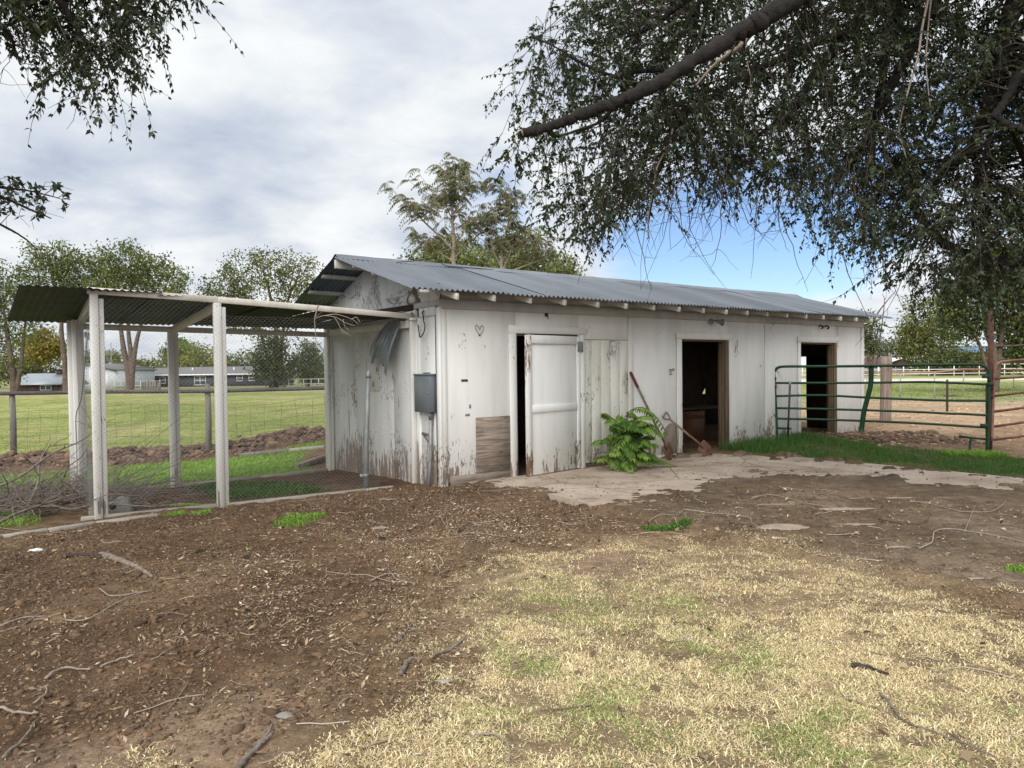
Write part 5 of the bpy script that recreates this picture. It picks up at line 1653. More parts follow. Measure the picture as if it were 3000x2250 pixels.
def far_tree(name, label, px, Y, stems, blobs, nclump, per=23, lsize=.32, base=(.085, .105, .035), var=.22, warm=.15, seed=1, crad=1.0, group=None, bark=M_BARKFAR, hollow=.55, nb=44, py0=None):
    rg = np.random.default_rng(seed)
    bx, bz = at_row(px, Y)
    e = empty(name, (bx, Y, bz), 0, label, 'tree', group)
    o0 = np.array([bx, Y, bz])
    mb = MB(); pool = []
    for st in stems:                                   # (px, py, radius) down to up
        P = np.array([dep(x, y, Y + dy) for x, y, r, dy in st]) - o0
        P[0, 2] = -.3
        rr = [s[2] for s in st]
        c = curve(P, 7 * len(P)); r_ = np.interp(np.linspace(0, 1, len(c)), np.linspace(0, 1, len(rr)), rr)
        r_ = r_ * .78; mb.tube(c, r_, 8, caps=False); pool += [(c[i], r_[i]) for i in range(len(c) // 3, len(c))]
    cl = []; w = np.array([b[2] * b[3] for b in blobs], float); w /= w.sum()
    for (cx, cy, rx, ry), k in zip(blobs, rg.multinomial(nclump, w)):
        c0 = dep(cx, cy, Y) - o0; R3 = np.array([rx / F * Y, rx / F * Y * .9, ry / F * Y])
        d = rdir(k, rg); rad = rg.uniform(hollow ** 3, 1, (k, 1)) ** (1 / 3)
        cl.append(c0 + d * rad * R3 * (1 + rg.normal(0, .08, (k, 1))))
    cl = np.concatenate(cl)
    pc = np.array([p for p, r in pool])
    for i in rg.choice(len(cl), min(nb, len(cl)), False):
        t_ = cl[i]; below = pc[:, 2] < t_[2] - .2
        dd_ = np.linalg.norm(pc - t_, axis=1) + np.where(below, 0, 50); j = int(np.argmin(dd_))
        s_ = pc[j]; mid = (s_ + t_) / 2 + rg.normal(0, .05, 3) * np.linalg.norm(t_ - s_) + np.array([0, 0, -.05]) * np.linalg.norm(t_ - s_)
        c = curve([s_, mid, t_], 8); r0 = min(pool[j][1] * .6, .016 * np.linalg.norm(t_ - s_) + .03)
        mb.tube(c, np.linspace(r0, .02, len(c)), 5, caps=False)
    mb.build('trunk', bark, e, True)
    crown_mesh('crown', cl, per, crad * rg.uniform(.7, 1.25, len(cl)), lsize, base, var, warm, seed + 100, e)
    return e


OL = (.080, .100, .042)
far_tree('pasture_tree', 'leafy tree with reddish double trunk in front of the plank shed', 45, 84,
         [[(42, 1150, .55, 0), (38, 1090, .45, 0), (25, 1000, .3, 0), (10, 900, .15, 0)], [(45, 1120, .35, 0), (62, 1060, .3, 0), (70, 980, .2, .5), (85, 880, .1, .5)]],
         [(-40, 830, 95, 75), (40, 880, 70, 80), (-60, 950, 80, 90), (70, 960, 45, 55), (20, 1075, 60, 45), (-90, 1060, 70, 60)], 330, base=(.075, .10, .034), seed=31)
far_tree('pasture_tree', 'tall olive tree with dark forked trunk behind the pen corner post', 196, 82,
         [[(192, 1150, .4, 0), (190, 1060, .35, 0), (180, 960, .28, 0), (190, 860, .18, 0), (200, 780, .08, 0)], [(194, 1120, .3, 0), (215, 1000, .25, 0), (240, 900, .18, 0), (250, 820, .08, 0)]],
         [(170, 760, 70, 50), (120, 800, 60, 45), (225, 790, 60, 55), (160, 850, 80, 50), (230, 870, 60, 50), (95, 740, 30, 25)], 260, base=OL, seed=32)
far_tree('pasture_tree', 'tall tree whose three trunks fan out before the far barn', 382, 81,
         [[(380, 1152, .6, 0), (378, 1100, .5, 0), (362, 1020, .36, 0), (352, 950, .25, 0), (335, 850, .14, 0), (325, 790, .06, 0)],
          [(381, 1130, .4, 0), (384, 1050, .36, 0), (376, 960, .26, 0), (385, 850, .16, 0), (380, 760, .06, 0)],
          [(383, 1130, .4, 0), (392, 1050, .36, 0), (408, 970, .26, 0), (440, 890, .16, 0), (470, 820, .06, 0)]],
         [(355, 770, 85, 62), (300, 800, 55, 55), (430, 790, 70, 55), (490, 830, 60, 48), (360, 850, 110, 55), (520, 880, 45, 40), (290, 870, 45, 45)], 400, base=(.085, .105, .04), warm=.12, seed=33)
far_tree('pasture_tree', 'broad spreading dark tree over the charcoal house end', 805, 92,
         [[(795, 1140, .55, 0), (806, 1060, .45, 0), (808, 960, .36, 0), (790, 860, .22, 0), (770, 790, .1, 0)], [(808, 1010, .3, 0), (840, 900, .22, 0), (870, 820, .1, 0)], [(806, 1000, .3, 0), (740, 900, .2, 0), (690, 850, .08, 0)]],
         [(720, 790, 75, 50), (800, 775, 75, 48), (880, 800, 70, 50), (660, 850, 65, 48), (760, 860, 110, 60), (870, 890, 80, 60), (700, 930, 85, 45), (800, 960, 80, 50), (620, 855, 40, 35)], 470, base=(.075, .09, .033), seed=34)
far_tree('juniper_tree', 'low dense dark juniper covering the end of the charcoal house', 808, 90,
         [[(800, 1142, .3, 0), (802, 1090, .25, 0), (803, 1030, .15, 0)], [(835, 1142, .25, 0), (830, 1090, .2, 0), (820, 1040, .1, 0)]],
         [(805, 1085, 55, 34), (790, 1045, 48, 40), (830, 1075, 48, 34), (770, 1085, 32, 26), (800, 1010, 35, 30)], 210, base=(.045, .062, .028), warm=0, seed=35)
far_tree('round_tree', 'rounded grey-green tree standing beside the shed gable on the far side of the field', 905, 105,
         [[(903, 1140, .3, 0), (905, 1080, .22, 0), (906, 1030, .1, 0)]],
         [(905, 1050, 42, 48), (915, 1085, 48, 38), (880, 1080, 38, 38), (900, 1020, 25, 25)], 170, base=(.085, .105, .055), warm=0, seed=36)
# far hedge of trees behind the house
for i, (px_, cy, rx, ry, Yh, bs_) in enumerate(((40, 1050, 80, 70, 140, OL), (150, 1090, 70, 50, 145, (.06, .08, .03)), (130, 1010, 50, 45, 125, (.16, .13, .03)), (300, 1065, 60, 40, 150, (.10, .12, .035)), (430, 1085, 75, 32, 150, (.11, .12, .035)), (360, 1105, 35, 32, 128, (.12, .125, .035)), (540, 1055, 60, 52, 145, (.12, .14, .04)), (600, 1060, 60, 45, 142, (.15, .155, .045)), (520, 1030, 35, 35, 150, (.08, .11, .035)), (700, 1065, 80, 40, 150, (.085, .11, .035)), (960, 1080, 70, 45, 150, OL), (1080, 1060, 80, 60, 150, OL), (1200, 1060, 90, 60, 150, OL))):
    lab = ['olive tree at the far end of the hedgerow behind the plank shed', 'dark green bushy tree behind the white barn roofline', 'yellow-leaved tree with a crooked trunk behind the plank shed', 'green tree behind the antenna mast', 'wide low olive tree beyond the triple-trunk tree', 'small yellowish bush left of the charcoal house', 'bright green tree above the charcoal house roof', 'yellow-green tree above the charcoal house roof', 'taller dark round tree behind the charcoal house', 'long dull green tree behind the charcoal house roof', 'olive tree glimpsed beside the gable on the far field', 'tall olive tree hidden beyond the shed', 'tall dull tree beyond the shed roof'][i]
    far_tree('hedgerow_tree', lab, px_, Yh, [[(px_, 1138, .3, 0), (px_ + 4, 1090, .25, 0), (px_ - 3, cy, .15, 0), (px_, cy - ry * .6, .05, 0)]],
             [(px_, cy, rx, ry), (px_ - rx * .5, cy + ry * .4, rx * .6, ry * .6), (px_ + rx * .5, cy + ry * .45, rx * .6, ry * .55)], int(60 + rx * .9), per=30, lsize=.5, base=bs_, warm=.1, seed=50 + i, crad=1.5, group='far hedgerow trees', nb=10)

# olive trees behind the shed roof
for i, (px_, cy, rx, ry, Yh, lab) in enumerate(((1290, 745, 85, 55, 34, 'olive feathery tree directly behind the shed roof'), (1530, 735, 75, 70, 36, 'yellowish olive tree behind the shed roof beside the drooping elm'), (1410, 770, 70, 50, 40, 'dull green tree low behind the shed roof'), (1640, 790, 45, 40, 44, 'small pale grey-green tree just above the shed ridge'))):
    far_tree('olive_tree', lab, px_, Yh, [[(px_, 1110, .16, 0), (px_ + 6, 950, .14, 0), (px_ - 4, cy + 20, .09, 0), (px_, cy - ry * .7, .03, 0)], [(px_ + 3, 900, .09, 0), (px_ + 40, cy, .06, 0), (px_ + 55, cy - ry * .4, .02, 0)]],
             [(px_, cy, rx, ry), (px_ - rx * .4, cy + ry * .5, rx * .8, ry * .7), (px_ + rx * .4, cy + ry * .6, rx * .8, ry * .7)], 120, per=30, lsize=.17, base=(.115, .13, .055), warm=.12, seed=70 + i, crad=.6, group='trees behind the shed roof', nb=26)


# tree of heaven behind the shed: drooping compound leaves
def pinnate(P, D, L, npair, lw, ll, rg, droop=.5, base=(.1, .1, .04), up=None):
    """one compound leaf: rachis points and leaflets"""
    D = D / np.linalg.norm(D)
    t = np.linspace(0, 1, npair + 2)
    R_ = P + D * L * t[:, None] + np.array([0, 0, -1]) * droop * L * (t[:, None] ** 2)
    tang = np.gradient(R_, axis=0); tang /= np.linalg.norm(tang, axis=1)[:, None]
    side = np.cross(tang, [0, 0, 1]); side /= np.linalg.norm(side, axis=1)[:, None] + 1e-9
    Ps, Ds, Ns = [], [], []
    for s in (-1, 1):
        Ps.append(R_[1:]); d = side[1:] * s * .9 + tang[1:] * .45 + np.array([0, 0, -.35 - .4 * droop]); Ds.append(d)
        Ns.append(np.cross(d, tang[1:]) * s + rg.normal(0, .2, d.shape))
    Ps.append(R_[-1:]); Ds.append(tang[-1:]); Ns.append(np.array([[0, 0, 1.0]]))
    Ps, Ds, Ns = np.concatenate(Ps), np.concatenate(Ds), np.concatenate(Ns)
    n = len(Ps); tt = np.concatenate([t[1:], t[1:], [1]])
    sc = .6 + .55 * np.sin(np.clip(tt, .05, .95) * math.pi)
    V, Fa = leaves(Ps, Ds, Ns, ll * sc * rg.uniform(.85, 1.15, n), lw * sc, .12)
    c = np.clip(np.asarray(base)[None] * (1 + rg.normal(0, .18, (n, 1))), .01, 1)
    return R_, V, Fa, rep(c, 4)


def heaven_tree():
    Y = 21.0; rg = np.random.default_rng(91)
    bx, bz = at_row(1335, Y); o0 = np.array([bx, Y, bz])
    e = empty('tree_of_heaven', o0, 0, 'slender pale-stemmed tree with drooping brownish compound leaves rising behind the shed roof', 'tree')
    mb = MB(); lv = MB(); tips = []
    px = lambda x, y, d=0: dep(1100 + .3165 * x, 450 + .3165 * y, Y + d) - o0
    stems = [([(735, 1900), (725, 1060), (728, 850), (712, 600), (720, 400), (745, 120)], .075), ([(725, 900), (600, 770), (480, 660), (380, 560), (330, 520)], .035),
             ([(1160, 1900), (1165, 1100), (1180, 850), (1230, 650), (1245, 450), (1250, 430)], .055), ([(740, 960), (830, 860), (960, 740), (1010, 660)], .03),
             ([(715, 620), (640, 470), (560, 400)], .022), ([(720, 560), (800, 420), (880, 330)], .022), ([(1165, 1050), (1090, 900), (1060, 780)], .025), ([(1165, 1100), (1260, 900), (1330, 760)], .025), ([(1200, 1110), (1380, 1040), (1480, 1000), (1560, 960)], .025), ([(725, 1000), (560, 900), (430, 860)], .025), ([(720, 480), (700, 300), (690, 200)], .02), ([(1170, 950), (1120, 700), (1110, 600)], .02)]
    for pts, r in stems:
        d = rg.uniform(-.6, .6) if r < .05 else 0
        P = np.array([px(x, y, d * (i / len(pts))) for i, (x, y) in enumerate(pts)])
        if r >= .05: P[0, 2] = -.2
        c = curve(P, 8 * len(P)); mb.tube(c, np.linspace(r, r * .3, len(c)), 6, caps=False)
        k0 = int(len(c) * (.5 if r > .05 else .4))
        tips += [(c[-1], c[-1] - c[-2])] * 4
        for j in range(k0, len(c)):
            if rg.random() < .75:
                th = rg.uniform(0, 2 * math.pi); L = rg.uniform(.25, .95)
                dv = np.array([math.cos(th), math.sin(th), rg.uniform(.1, .9)]); dv /= np.linalg.norm(dv)
                q_ = c[j] + dv * L * np.linspace(0, 1, 6)[:, None] + np.array([0, 0, .18 * L]) * np.linspace(0, 1, 6)[:, None] ** 2
                mb.tube(q_, np.linspace(.011, .005, 6), 4, caps=False)
                for m_ in range(2, 6):
                    tips += [(q_[m_], q_[m_] - q_[m_ - 1])] * (1 if m_ < 5 else 3)
    for P, tg in tips:
        th = rg.uniform(0, 2 * math.pi); D = np.array([math.cos(th), math.sin(th), rg.uniform(-.1, .7)]) + tg / np.linalg.norm(tg) * .3
        b = rg.choice(3, p=[.55, .2, .25]); bc = [(.105, .125, .05), (.15, .115, .06), (.16, .16, .065)][b]
        R_, V, Fa, c = pinnate(P, D, rg.uniform(.2, .42), rg.integers(4, 8), .030, .105, rg, rg.uniform(.5, 1.1), bc)
        lv.add(V, Fa, c); mb.tube(R_, .004, 3, caps=False)
    mb.build('trunk', M_PALETWIG, e, True); lv.build('crown', M_LEAF, e)


heaven_tree()

# right-hand background trees
far_tree('half_bare_tree', 'half-bare tree with arching leafless limbs past the shed end', 2560, 112,
         [[(2545, 1085, .3, 0), (2548, 1000, .26, 0), (2565, 930, .18, 0), (2600, 880, .1, 0), (2625, 850, .03, 0)], [(2550, 990, .2, 0), (2575, 960, .15, 0), (2610, 960, .1, 0), (2640, 950, .04, 0)], [(2548, 1010, .22, 0), (2530, 950, .15, 0), (2500, 920, .1, 0)], [(2562, 940, .12, 0), (2590, 900, .09, 0), (2585, 860, .03, 0)]],
         [(2540, 960, 40, 40), (2520, 1010, 38, 35), (2560, 1010, 40, 30), (2500, 960, 40, 50)], 110, base=(.06, .075, .03), warm=.1, seed=80, nb=30, lsize=.42, crad=1.2)
far_tree('dark_bush_tree', 'dark rounded bush tree behind the maroon-roofed house', 2600, 142, [[(2600, 1085, .3, 0), (2600, 1040, .2, 0), (2600, 1010, .08, 0)]],
         [(2590, 1015, 45, 26), (2640, 1028, 60, 20), (2540, 1025, 45, 22)], 130, base=(.045, .062, .026), warm=.05, seed=81)
far_tree('yellowing_tree', 'yellow-green feathery tree left of the dark right-hand tree', 2730, 108,
         [[(2735, 1100, .2, 0), (2730, 1030, .17, 0), (2720, 950, .12, 0), (2715, 880, .05, 0)], [(2733, 1050, .14, 0), (2765, 980, .1, 0), (2790, 910, .04, 0)], [(2731, 1040, .12, 0), (2690, 980, .08, 0), (2665, 900, .03, 0)]],
         [(2710, 930, 65, 75), (2690, 1000, 60, 55), (2760, 1000, 70, 50), (2720, 1035, 80, 28), (2790, 900, 50, 60), (2655, 1000, 36, 40)], 330, base=(.095, .105, .038), warm=.25, seed=82, lsize=.42, crad=1.4)
far_tree('dark_corral_tree', 'large dark tree with pale forked trunk beyond the rusty gate', 2920, 38,
         [[(2915, 1120, .28, 0), (2912, 1040, .24, 0), (2895, 980, .18, 0), (2880, 900, .12, 0), (2860, 820, .05, 0)], [(2914, 1060, .2, 0), (2935, 980, .16, 0), (2945, 900, .12, 0), (2960, 800, .05, 0)], [(2913, 1050, .14, 0), (2870, 1010, .1, 0), (2830, 960, .05, 0)]],
         [(2930, 800, 110, 90), (2850, 880, 90, 80), (2990, 900, 90, 90), (3010, 1000, 80, 60), (2820, 940, 70, 55), (2880, 780, 80, 80), (3080, 850, 110, 120), (2985, 1020, 45, 30)], 480, base=(.05, .068, .026), warm=.12, seed=83, lsize=.2, crad=.7, per=40)
far_tree('right_edge_tree', 'dark bush tree low behind the adobe outbuilding', 2850, 104, [[(2840, 1095, .2, 0), (2840, 1060, .16, 0), (2835, 1030, .06, 0)]],
         [(2830, 1056, 80, 22), (2740, 1060, 60, 20), (2930, 1060, 70, 22), (3010, 1052, 60, 30)], 300, base=(.055, .07, .03), warm=.1, seed=84, lsize=.42, crad=1.2)


# ------------------------------------------------------------------ the overhanging elms
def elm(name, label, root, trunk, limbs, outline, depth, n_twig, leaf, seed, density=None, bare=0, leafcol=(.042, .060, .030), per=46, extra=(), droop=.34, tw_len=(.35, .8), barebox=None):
    """limbs: [(px,py,Y,r)...] polylines; outline: pixel polygon the crown fills, depth range gives the third dimension"""
    rg = np.random.default_rng(seed)
    e = empty(name, root, 0, label, 'tree'); o0 = np.array(root, float)
    mb = MB(); pool = []
    c = curve(np.array(trunk)[:, :3] - o0, 30); r_ = np.interp(np.linspace(0, 1, len(c)), np.linspace(0, 1, len(trunk)), [t[3] for t in trunk])
    mb.tube(c, r_, 14); 
    for lm in limbs:
        P = np.array([(dep(p[0], p[1], p[2]) if p[-1] != 'w' else np.array(p[:3], float)) for p in lm]) - o0
        rr = [p[3] for p in lm]
        c = curve(P, 9 * len(P)); r_ = np.interp(np.linspace(0, 1, len(c)), np.linspace(0, 1, len(rr)), rr)
        wob = rg.normal(0, 1, c.shape) * (r_ * .14)[:, None]; c = c + wob
        mb.tube(c, r_ * (1 + rg.normal(0, .09, len(c))), 10)
        pool += list(zip(c, r_))
    pc = np.array([p for p, r in pool]); pr = np.array([r for p, r in pool])
    ox, oy = np.array(outline)[:, 0], np.array(outline)[:, 1]
    tips = []
    while len(tips) < n_twig:
        x = rg.uniform(ox.min(), ox.max()); y = rg.uniform(oy.min(), oy.max())
        if not inpoly(x, y, outline):
            continue
        if density and rg.random() > density(x, y):
            continue
        tips.append(dep(x, y, rg.uniform(*depth)) - o0)
    LV, LF, LC, nb_ = [], [], [], 0
    twm = MB()
    for A in tips:
        dd_ = np.linalg.norm((pc - A) * np.array([1, 1, .8]), axis=1) + np.where(pc[:, 2] > A[2] - .1, 0, .8) + rg.uniform(0, .7, len(pc))
        j = int(np.argmin(dd_)); S = pc[j]; dist = np.linalg.norm(A - S)
        mid = S * .45 + A * .55 + np.array([0, 0, 1]) * droop * .28 * dist + rg.normal(0, .07, 3) * dist
        c = curve([S, mid, A], 8); r0 = min(pr[j] * .5, .004 + .006 * dist)
        twm.tube(c, np.linspace(r0, .0022, len(c)), 3, caps=False)
        # terminal sprays
        for s in range(3):
            k = rg.integers(len(c) // 2, len(c)) if s else len(c) - 1
            d = (c[k] - c[k - 1]); d /= np.linalg.norm(d) + 1e-9
            d = d + rg.normal(0, .75, 3) + np.array([0, 0, -.45 * droop]); d /= np.linalg.norm(d)
            L = rg.uniform(*tw_len) * (1 if s == 0 else .75)
            t_ = np.linspace(0, 1, 5)[:, None]
            Q = c[k] + d * L * t_ + np.array([0, 0, -1]) * droop * .55 * L * t_ ** 2 + rg.normal(0, .006, (5, 3)); Q[0] = c[k]
            twm.tube(Q, np.linspace(.0035, .0012, 5), 3, caps=False)
            n = per // 3
            u = np.sort(rg.uniform(.05, 1, n)) * 4; i0 = np.minimum(u.astype(int), 3); f = (u - i0)[:, None]
            P = Q[i0] * (1 - f) + Q[i0 + 1] * f
            tg = Q[i0 + 1] - Q[i0]; tg /= np.linalg.norm(tg, axis=1)[:, None] + 1e-9
            sd = np.cross(tg, [0, 0, 1.0]) + rg.normal(0, .25, (n, 3)); sd /= np.linalg.norm(sd, axis=1)[:, None] + 1e-9
            sg_ = np.where(np.arange(n) % 2, 1, -1)[:, None]
            D = sd * sg_ * .8 + tg * .6 + np.array([0, 0, -.45]) + rg.normal(0, .25, (n, 3))
            Nn = np.array([0, 0, 1.0]) + rg.normal(0, .6, (n, 3))
            Ls = leaf * rg.uniform(.85, 1.15) * rg.uniform(.55, 1.35, n)
            V, Fa = leaves(P, D, Nn, Ls, Ls * rg.uniform(.42, .56, n), .18)
            LV.append(V); LF.append(Fa + nb_); nb_ += len(V)
            cc = np.asarray(leafcol)[None] * (1 + rg.normal(0, .12)) * (1 + rg.normal(0, .22, (n, 1))) + np.array([[.03, .022, 0]]) * (rg.random((n, 1)) < .07)
            LC.append(np.clip(rep(cc, 4), .006, 1))
    # bare hanging twigs on the lower fringe
    if bare:
        low = sorted(range(len(pc)), key=lambda i: pc[i][2])
        T_ = np.array(tips)
        for i in range(bare):
            if barebox is not None and i < bare * .7:
                x0, x1, y0, y1 = barebox[rg.integers(len(barebox))]
                S = dep(rg.uniform(x0, x1), rg.uniform(y0, y1), rg.uniform(*depth)) - o0
            else:
                S = T_[rg.integers(len(T_))]
            L = rg.uniform(.3, .95); th = rg.uniform(0, 2 * math.pi); t_ = np.linspace(0, 1, 9)[:, None]
            h_ = np.array([math.cos(th), math.sin(th), 0]) * rg.uniform(.05, .35); cu_ = np.array([math.cos(th + 1.7), math.sin(th + 1.7), .5]) * rg.uniform(-.75, .75)
            Q = S + L * (h_ * t_ + np.array([0, 0, -1]) * t_ + cu_ * t_ ** 3) + rg.normal(0, .010, (9, 3)); Q[0] = S
            twm.tube(Q, np.linspace(.0055, .0016, 9), 4, caps=False)
            for s in range(rg.integers(1, 5)):
                k = rg.integers(2, 8); d = rg.normal(0, 1, 3); d[2] = -abs(d[2]) * .7; d /= np.linalg.norm(d)
                q_ = Q[k] + d * rg.uniform(.08, .26) * np.linspace(0, 1, 5)[:, None] + rg.normal(0, .09, 3) * np.linspace(0, 1, 5)[:, None] ** 2 + rg.normal(0, .004, (5, 3)); q_[0] = Q[k]; twm.tube(q_, np.linspace(.0026, .0012, 5), 3, caps=False)
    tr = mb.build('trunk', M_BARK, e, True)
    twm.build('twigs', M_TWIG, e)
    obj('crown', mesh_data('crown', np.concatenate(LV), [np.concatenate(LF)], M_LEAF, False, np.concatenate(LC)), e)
    for nm, pts, r0, r1, m in extra:
        P = np.array([dep(*p) for p in pts]) - o0
        c = curve(P, 8 * len(P)); MB().tube(c, np.linspace(r0, r1, len(c)), 7).build(nm, m, e, True)
    return e


k7 = lambda *ps: [(1400 + .7233 * p[0], .7235 * p[1]) + tuple(p[2:]) for p in ps]
# trunk stands outside the picture to the right
TR = (7.6, 5.4, 0.0)
trunk = [(7.6, 5.4, -.3, .55), (7.55, 5.45, 1.2, .46), (7.35, 5.6, 2.6, .42), (7.0, 5.8, 3.9, .40), (6.9, 6.0, 5.2, .30), (7.1, 6.1, 7.0, .18), (7.0, 6.2, 8.6, .06)]
limbs = [
    k7((180, 540, 6.1, .034), (230, 530, 6.1, .040), (330, 500, 6.1, .040), (420, 462, 6.05, .046), (520, 430, 6.05, .044), (620, 390, 6.0, .052), (760, 322, 6.0, .054), (900, 230, 6.0, .062), (1060, 130, 6.0, .066), (1200, 50, 6.0, .075), (1450, -120, 6.3, .11), (1900, -330, 6.2, .15), (2500, -520, 6.1, .2)) + [(6.95, 5.9, 4.3, .26, 'w')],
    k7((1240, 500, 7.6, .03), (1290, 420, 7.6, .04), (1400, 250, 7.5, .05), (1500, 130, 7.4, .055), (1640, -20, 7.2, .06), (2100, -350, 6.8, .1)) + [(6.9, 6.0, 4.7, .2, 'w')],
    k7((1590, 720, 7.9, .02), (1600, 560, 7.9, .035), (1640, 300, 7.8, .045), (1680, 60, 7.7, .05), (1800, -200, 7.4, .06), (2300, -420, 6.8, .1)) + [(6.9, 6.0, 4.6, .18, 'w')],
    k7((1600, 510, 7.2, .03), (1650, 400, 7.2, .04), (1740, 220, 7.1, .05), (1840, 20, 7.0, .055), (2000, -200, 6.9, .07), (2500, -380, 6.5, .12)) + [(6.95, 5.9, 4.4, .2, 'w')],
    k7((1840, 760, 7.8, .02), (1900, 690, 7.7, .035), (2010, 590, 7.5, .05), (2070, 380, 7.3, .06), (2130, 180, 7.1, .065), (2200, -60, 6.9, .075), (2500, -250, 6.6, .11)) + [(6.95, 5.9, 4.2, .2, 'w')],
    k7((1980, 330, 7.5, .012), (2060, 280, 7.4, .02), (2140, 200, 7.3, .03)),
    k7((1640, 600, 7.9, .015), (1700, 680, 7.9, .03), (1760, 820, 7.9, .04), (1850, 950, 7.9, .045), (1960, 1020, 7.8, .05), (2120, 1060, 7.6, .055), (2350, 1020, 7.2, .07), (2700, 800, 6.8, .1)) + [(7.1, 5.75, 3.4, .16, 'w')],
    k7((2080, 480, 6.7, .03), (2140, 400, 6.7, .04), (2212, 280, 6.7, .05), (2400, 100, 6.5, .06), (2600, -50, 6.4, .09)) + [(6.98, 5.85, 4.0, .16, 'w')],
    k7((2090, 470, 6.7, .03), (2160, 510, 6.7, .035), (2300, 520, 6.6, .045), (2600, 420, 6.4, .07)) + [(7.15, 5.7, 3.3, .15, 'w')],
    k7((1880, 980, 7.3, .006), (1930, 860, 7.2, .012), (2010, 740, 7.0, .018), (2060, 600, 6.8, .024), (2085, 485, 6.7, .03)),
    k7((2260, 1020, 7.4, .006), (2270, 880, 7.3, .012), (2240, 740, 7.1, .018), (2200, 610, 6.9, .024), (2160, 512, 6.7, .032)),
    k7((2020, 980, 7.9, .006), (2040, 850, 7.8, .012), (2020, 720, 7.7, .02), (2010, 595, 7.5, .035)),
    k7((600, 150, 7.0, .010), (680, 120, 7.0, .018), (760, 70, 7.0, .024), (850, -10, 6.95, .03), (1200, -250, 6.8, .05), (1800, -420, 6.5, .1)) + [(6.95, 6.0, 5.0, .16, 'w')],
    k7((880, 160, 7.3, .012), (885, 90, 7.3, .02), (900, 0, 7.2, .025), (1000, -120, 7.1, .03), (1300, -260, 6.8, .04)),
    k7((640, 500, 7.2, .012), (760, 470, 7.3, .018), (900, 420, 7.3, .022), (1100, 300, 7.4, .03), (1380, 170, 7.4, .04), (1500, 130, 7.4, .05)),
    k7((560, 560, 6.8, .010), (600, 470, 6.7, .016), (640, 400, 6.6, .022), (720, 340, 6.5, .03)),
    k7((300, 560, 7.0, .008), (480, 500, 6.9, .016), (560, 430, 6.7, .022), (650, 385, 6.55, .03)),
    k7((690, 900, 7.4, .008), (730, 700, 7.4, .014), (800, 520, 7.4, .02), (900, 420, 7.3, .025)),
    k7((1100, 700, 7.9, .01), (1130, 560, 7.8, .018), (1240, 480, 7.6, .028)),
    k7((230, 150, 7.3, .006), (330, 200, 7.2, .010), (430, 260, 7.1, .014), (560, 310, 7.0, .018), (640, 290, 6.9, .02), (780, 280, 6.6, .025)),
]
OUT = [(1660, -40), (1590, 20), (1535, 50), (1525, 130), (1530, 185), (1440, 200), (1430, 225), (1490, 260), (1500, 330), (1450, 350), (1440, 410), (1460, 470), (1520, 470), (1515, 530), (1560, 570), (1555, 620), (1610, 650), (1640, 700), (1700, 740), (1750, 680), (1830, 620), (1880, 560), (1960, 520), (2040, 520), (2110, 560), (2180, 540), (2290, 540), (2330, 590), (2400, 640), (2470, 670), (2570, 720), (2640, 800), (2720, 820), (2800, 850), (2900, 840), (3000, 870), (3200, 800), (3600, 700), (3800, 0), (3300, -500), (2300, -450), (1800, -200)]
def dens(x, y):
    k = .34 + .66 * float(sstep(1500, 1900, x))
    k *= .75 + .5 * float(vnoise(x / 90, y / 90, 5))
    if y < 0: k *= .5
    return min(1, k)
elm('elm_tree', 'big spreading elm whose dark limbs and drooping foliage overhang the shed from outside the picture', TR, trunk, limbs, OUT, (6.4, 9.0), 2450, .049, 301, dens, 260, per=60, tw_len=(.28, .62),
    barebox=[(1700, 1900, 440, 620), (1900, 2150, 440, 540), (2150, 2500, 430, 600), (2400, 2750, 500, 700), (2300, 2700, 250, 500), (1900, 2400, 200, 450)],
    extra=[('broken_branch', k7((880, 350, 6.3), (950, 270, 6.25), (1010, 222, 6.2), (1060, 190, 6.2), (1110, 130, 6.2)), .008, .026, M_PALETWIG),
           ('hanging_vine', k7((1832, -40, 6.6), (1800, 110, 6.6), (1782, 230, 6.6), (1745, 360, 6.6), (1715, 470, 6.6), (1708, 540, 6.6), (1735, 640, 6.6)), .011, .005, M_PALETWIG),
           ('hanging_vine', k7((1838, -40, 6.65), (1822, 140, 6.65), (1815, 260, 6.65), (1832, 430, 6.65), (1842, 500, 6.65)), .008, .004, M_PALETWIG),
           ('hanging_vine', k7((790, 520, 6.8), (770, 590, 6.8), (725, 680, 6.8), (712, 760, 6.8), (690, 880, 6.8), (690, 960, 6.8)), .010, .004, M_PALETWIG),
           ('hanging_vine', k7((1090, 250, 6.6), (1105, 330, 6.6), (1090, 470, 6.6), (1075, 560, 6.6), (1095, 640, 6.6)), .006, .003, M_PALETWIG),
           ('cut_face', k7((177, 541, 6.1), (183, 539, 6.1)), .028, .032, M_CUT)])

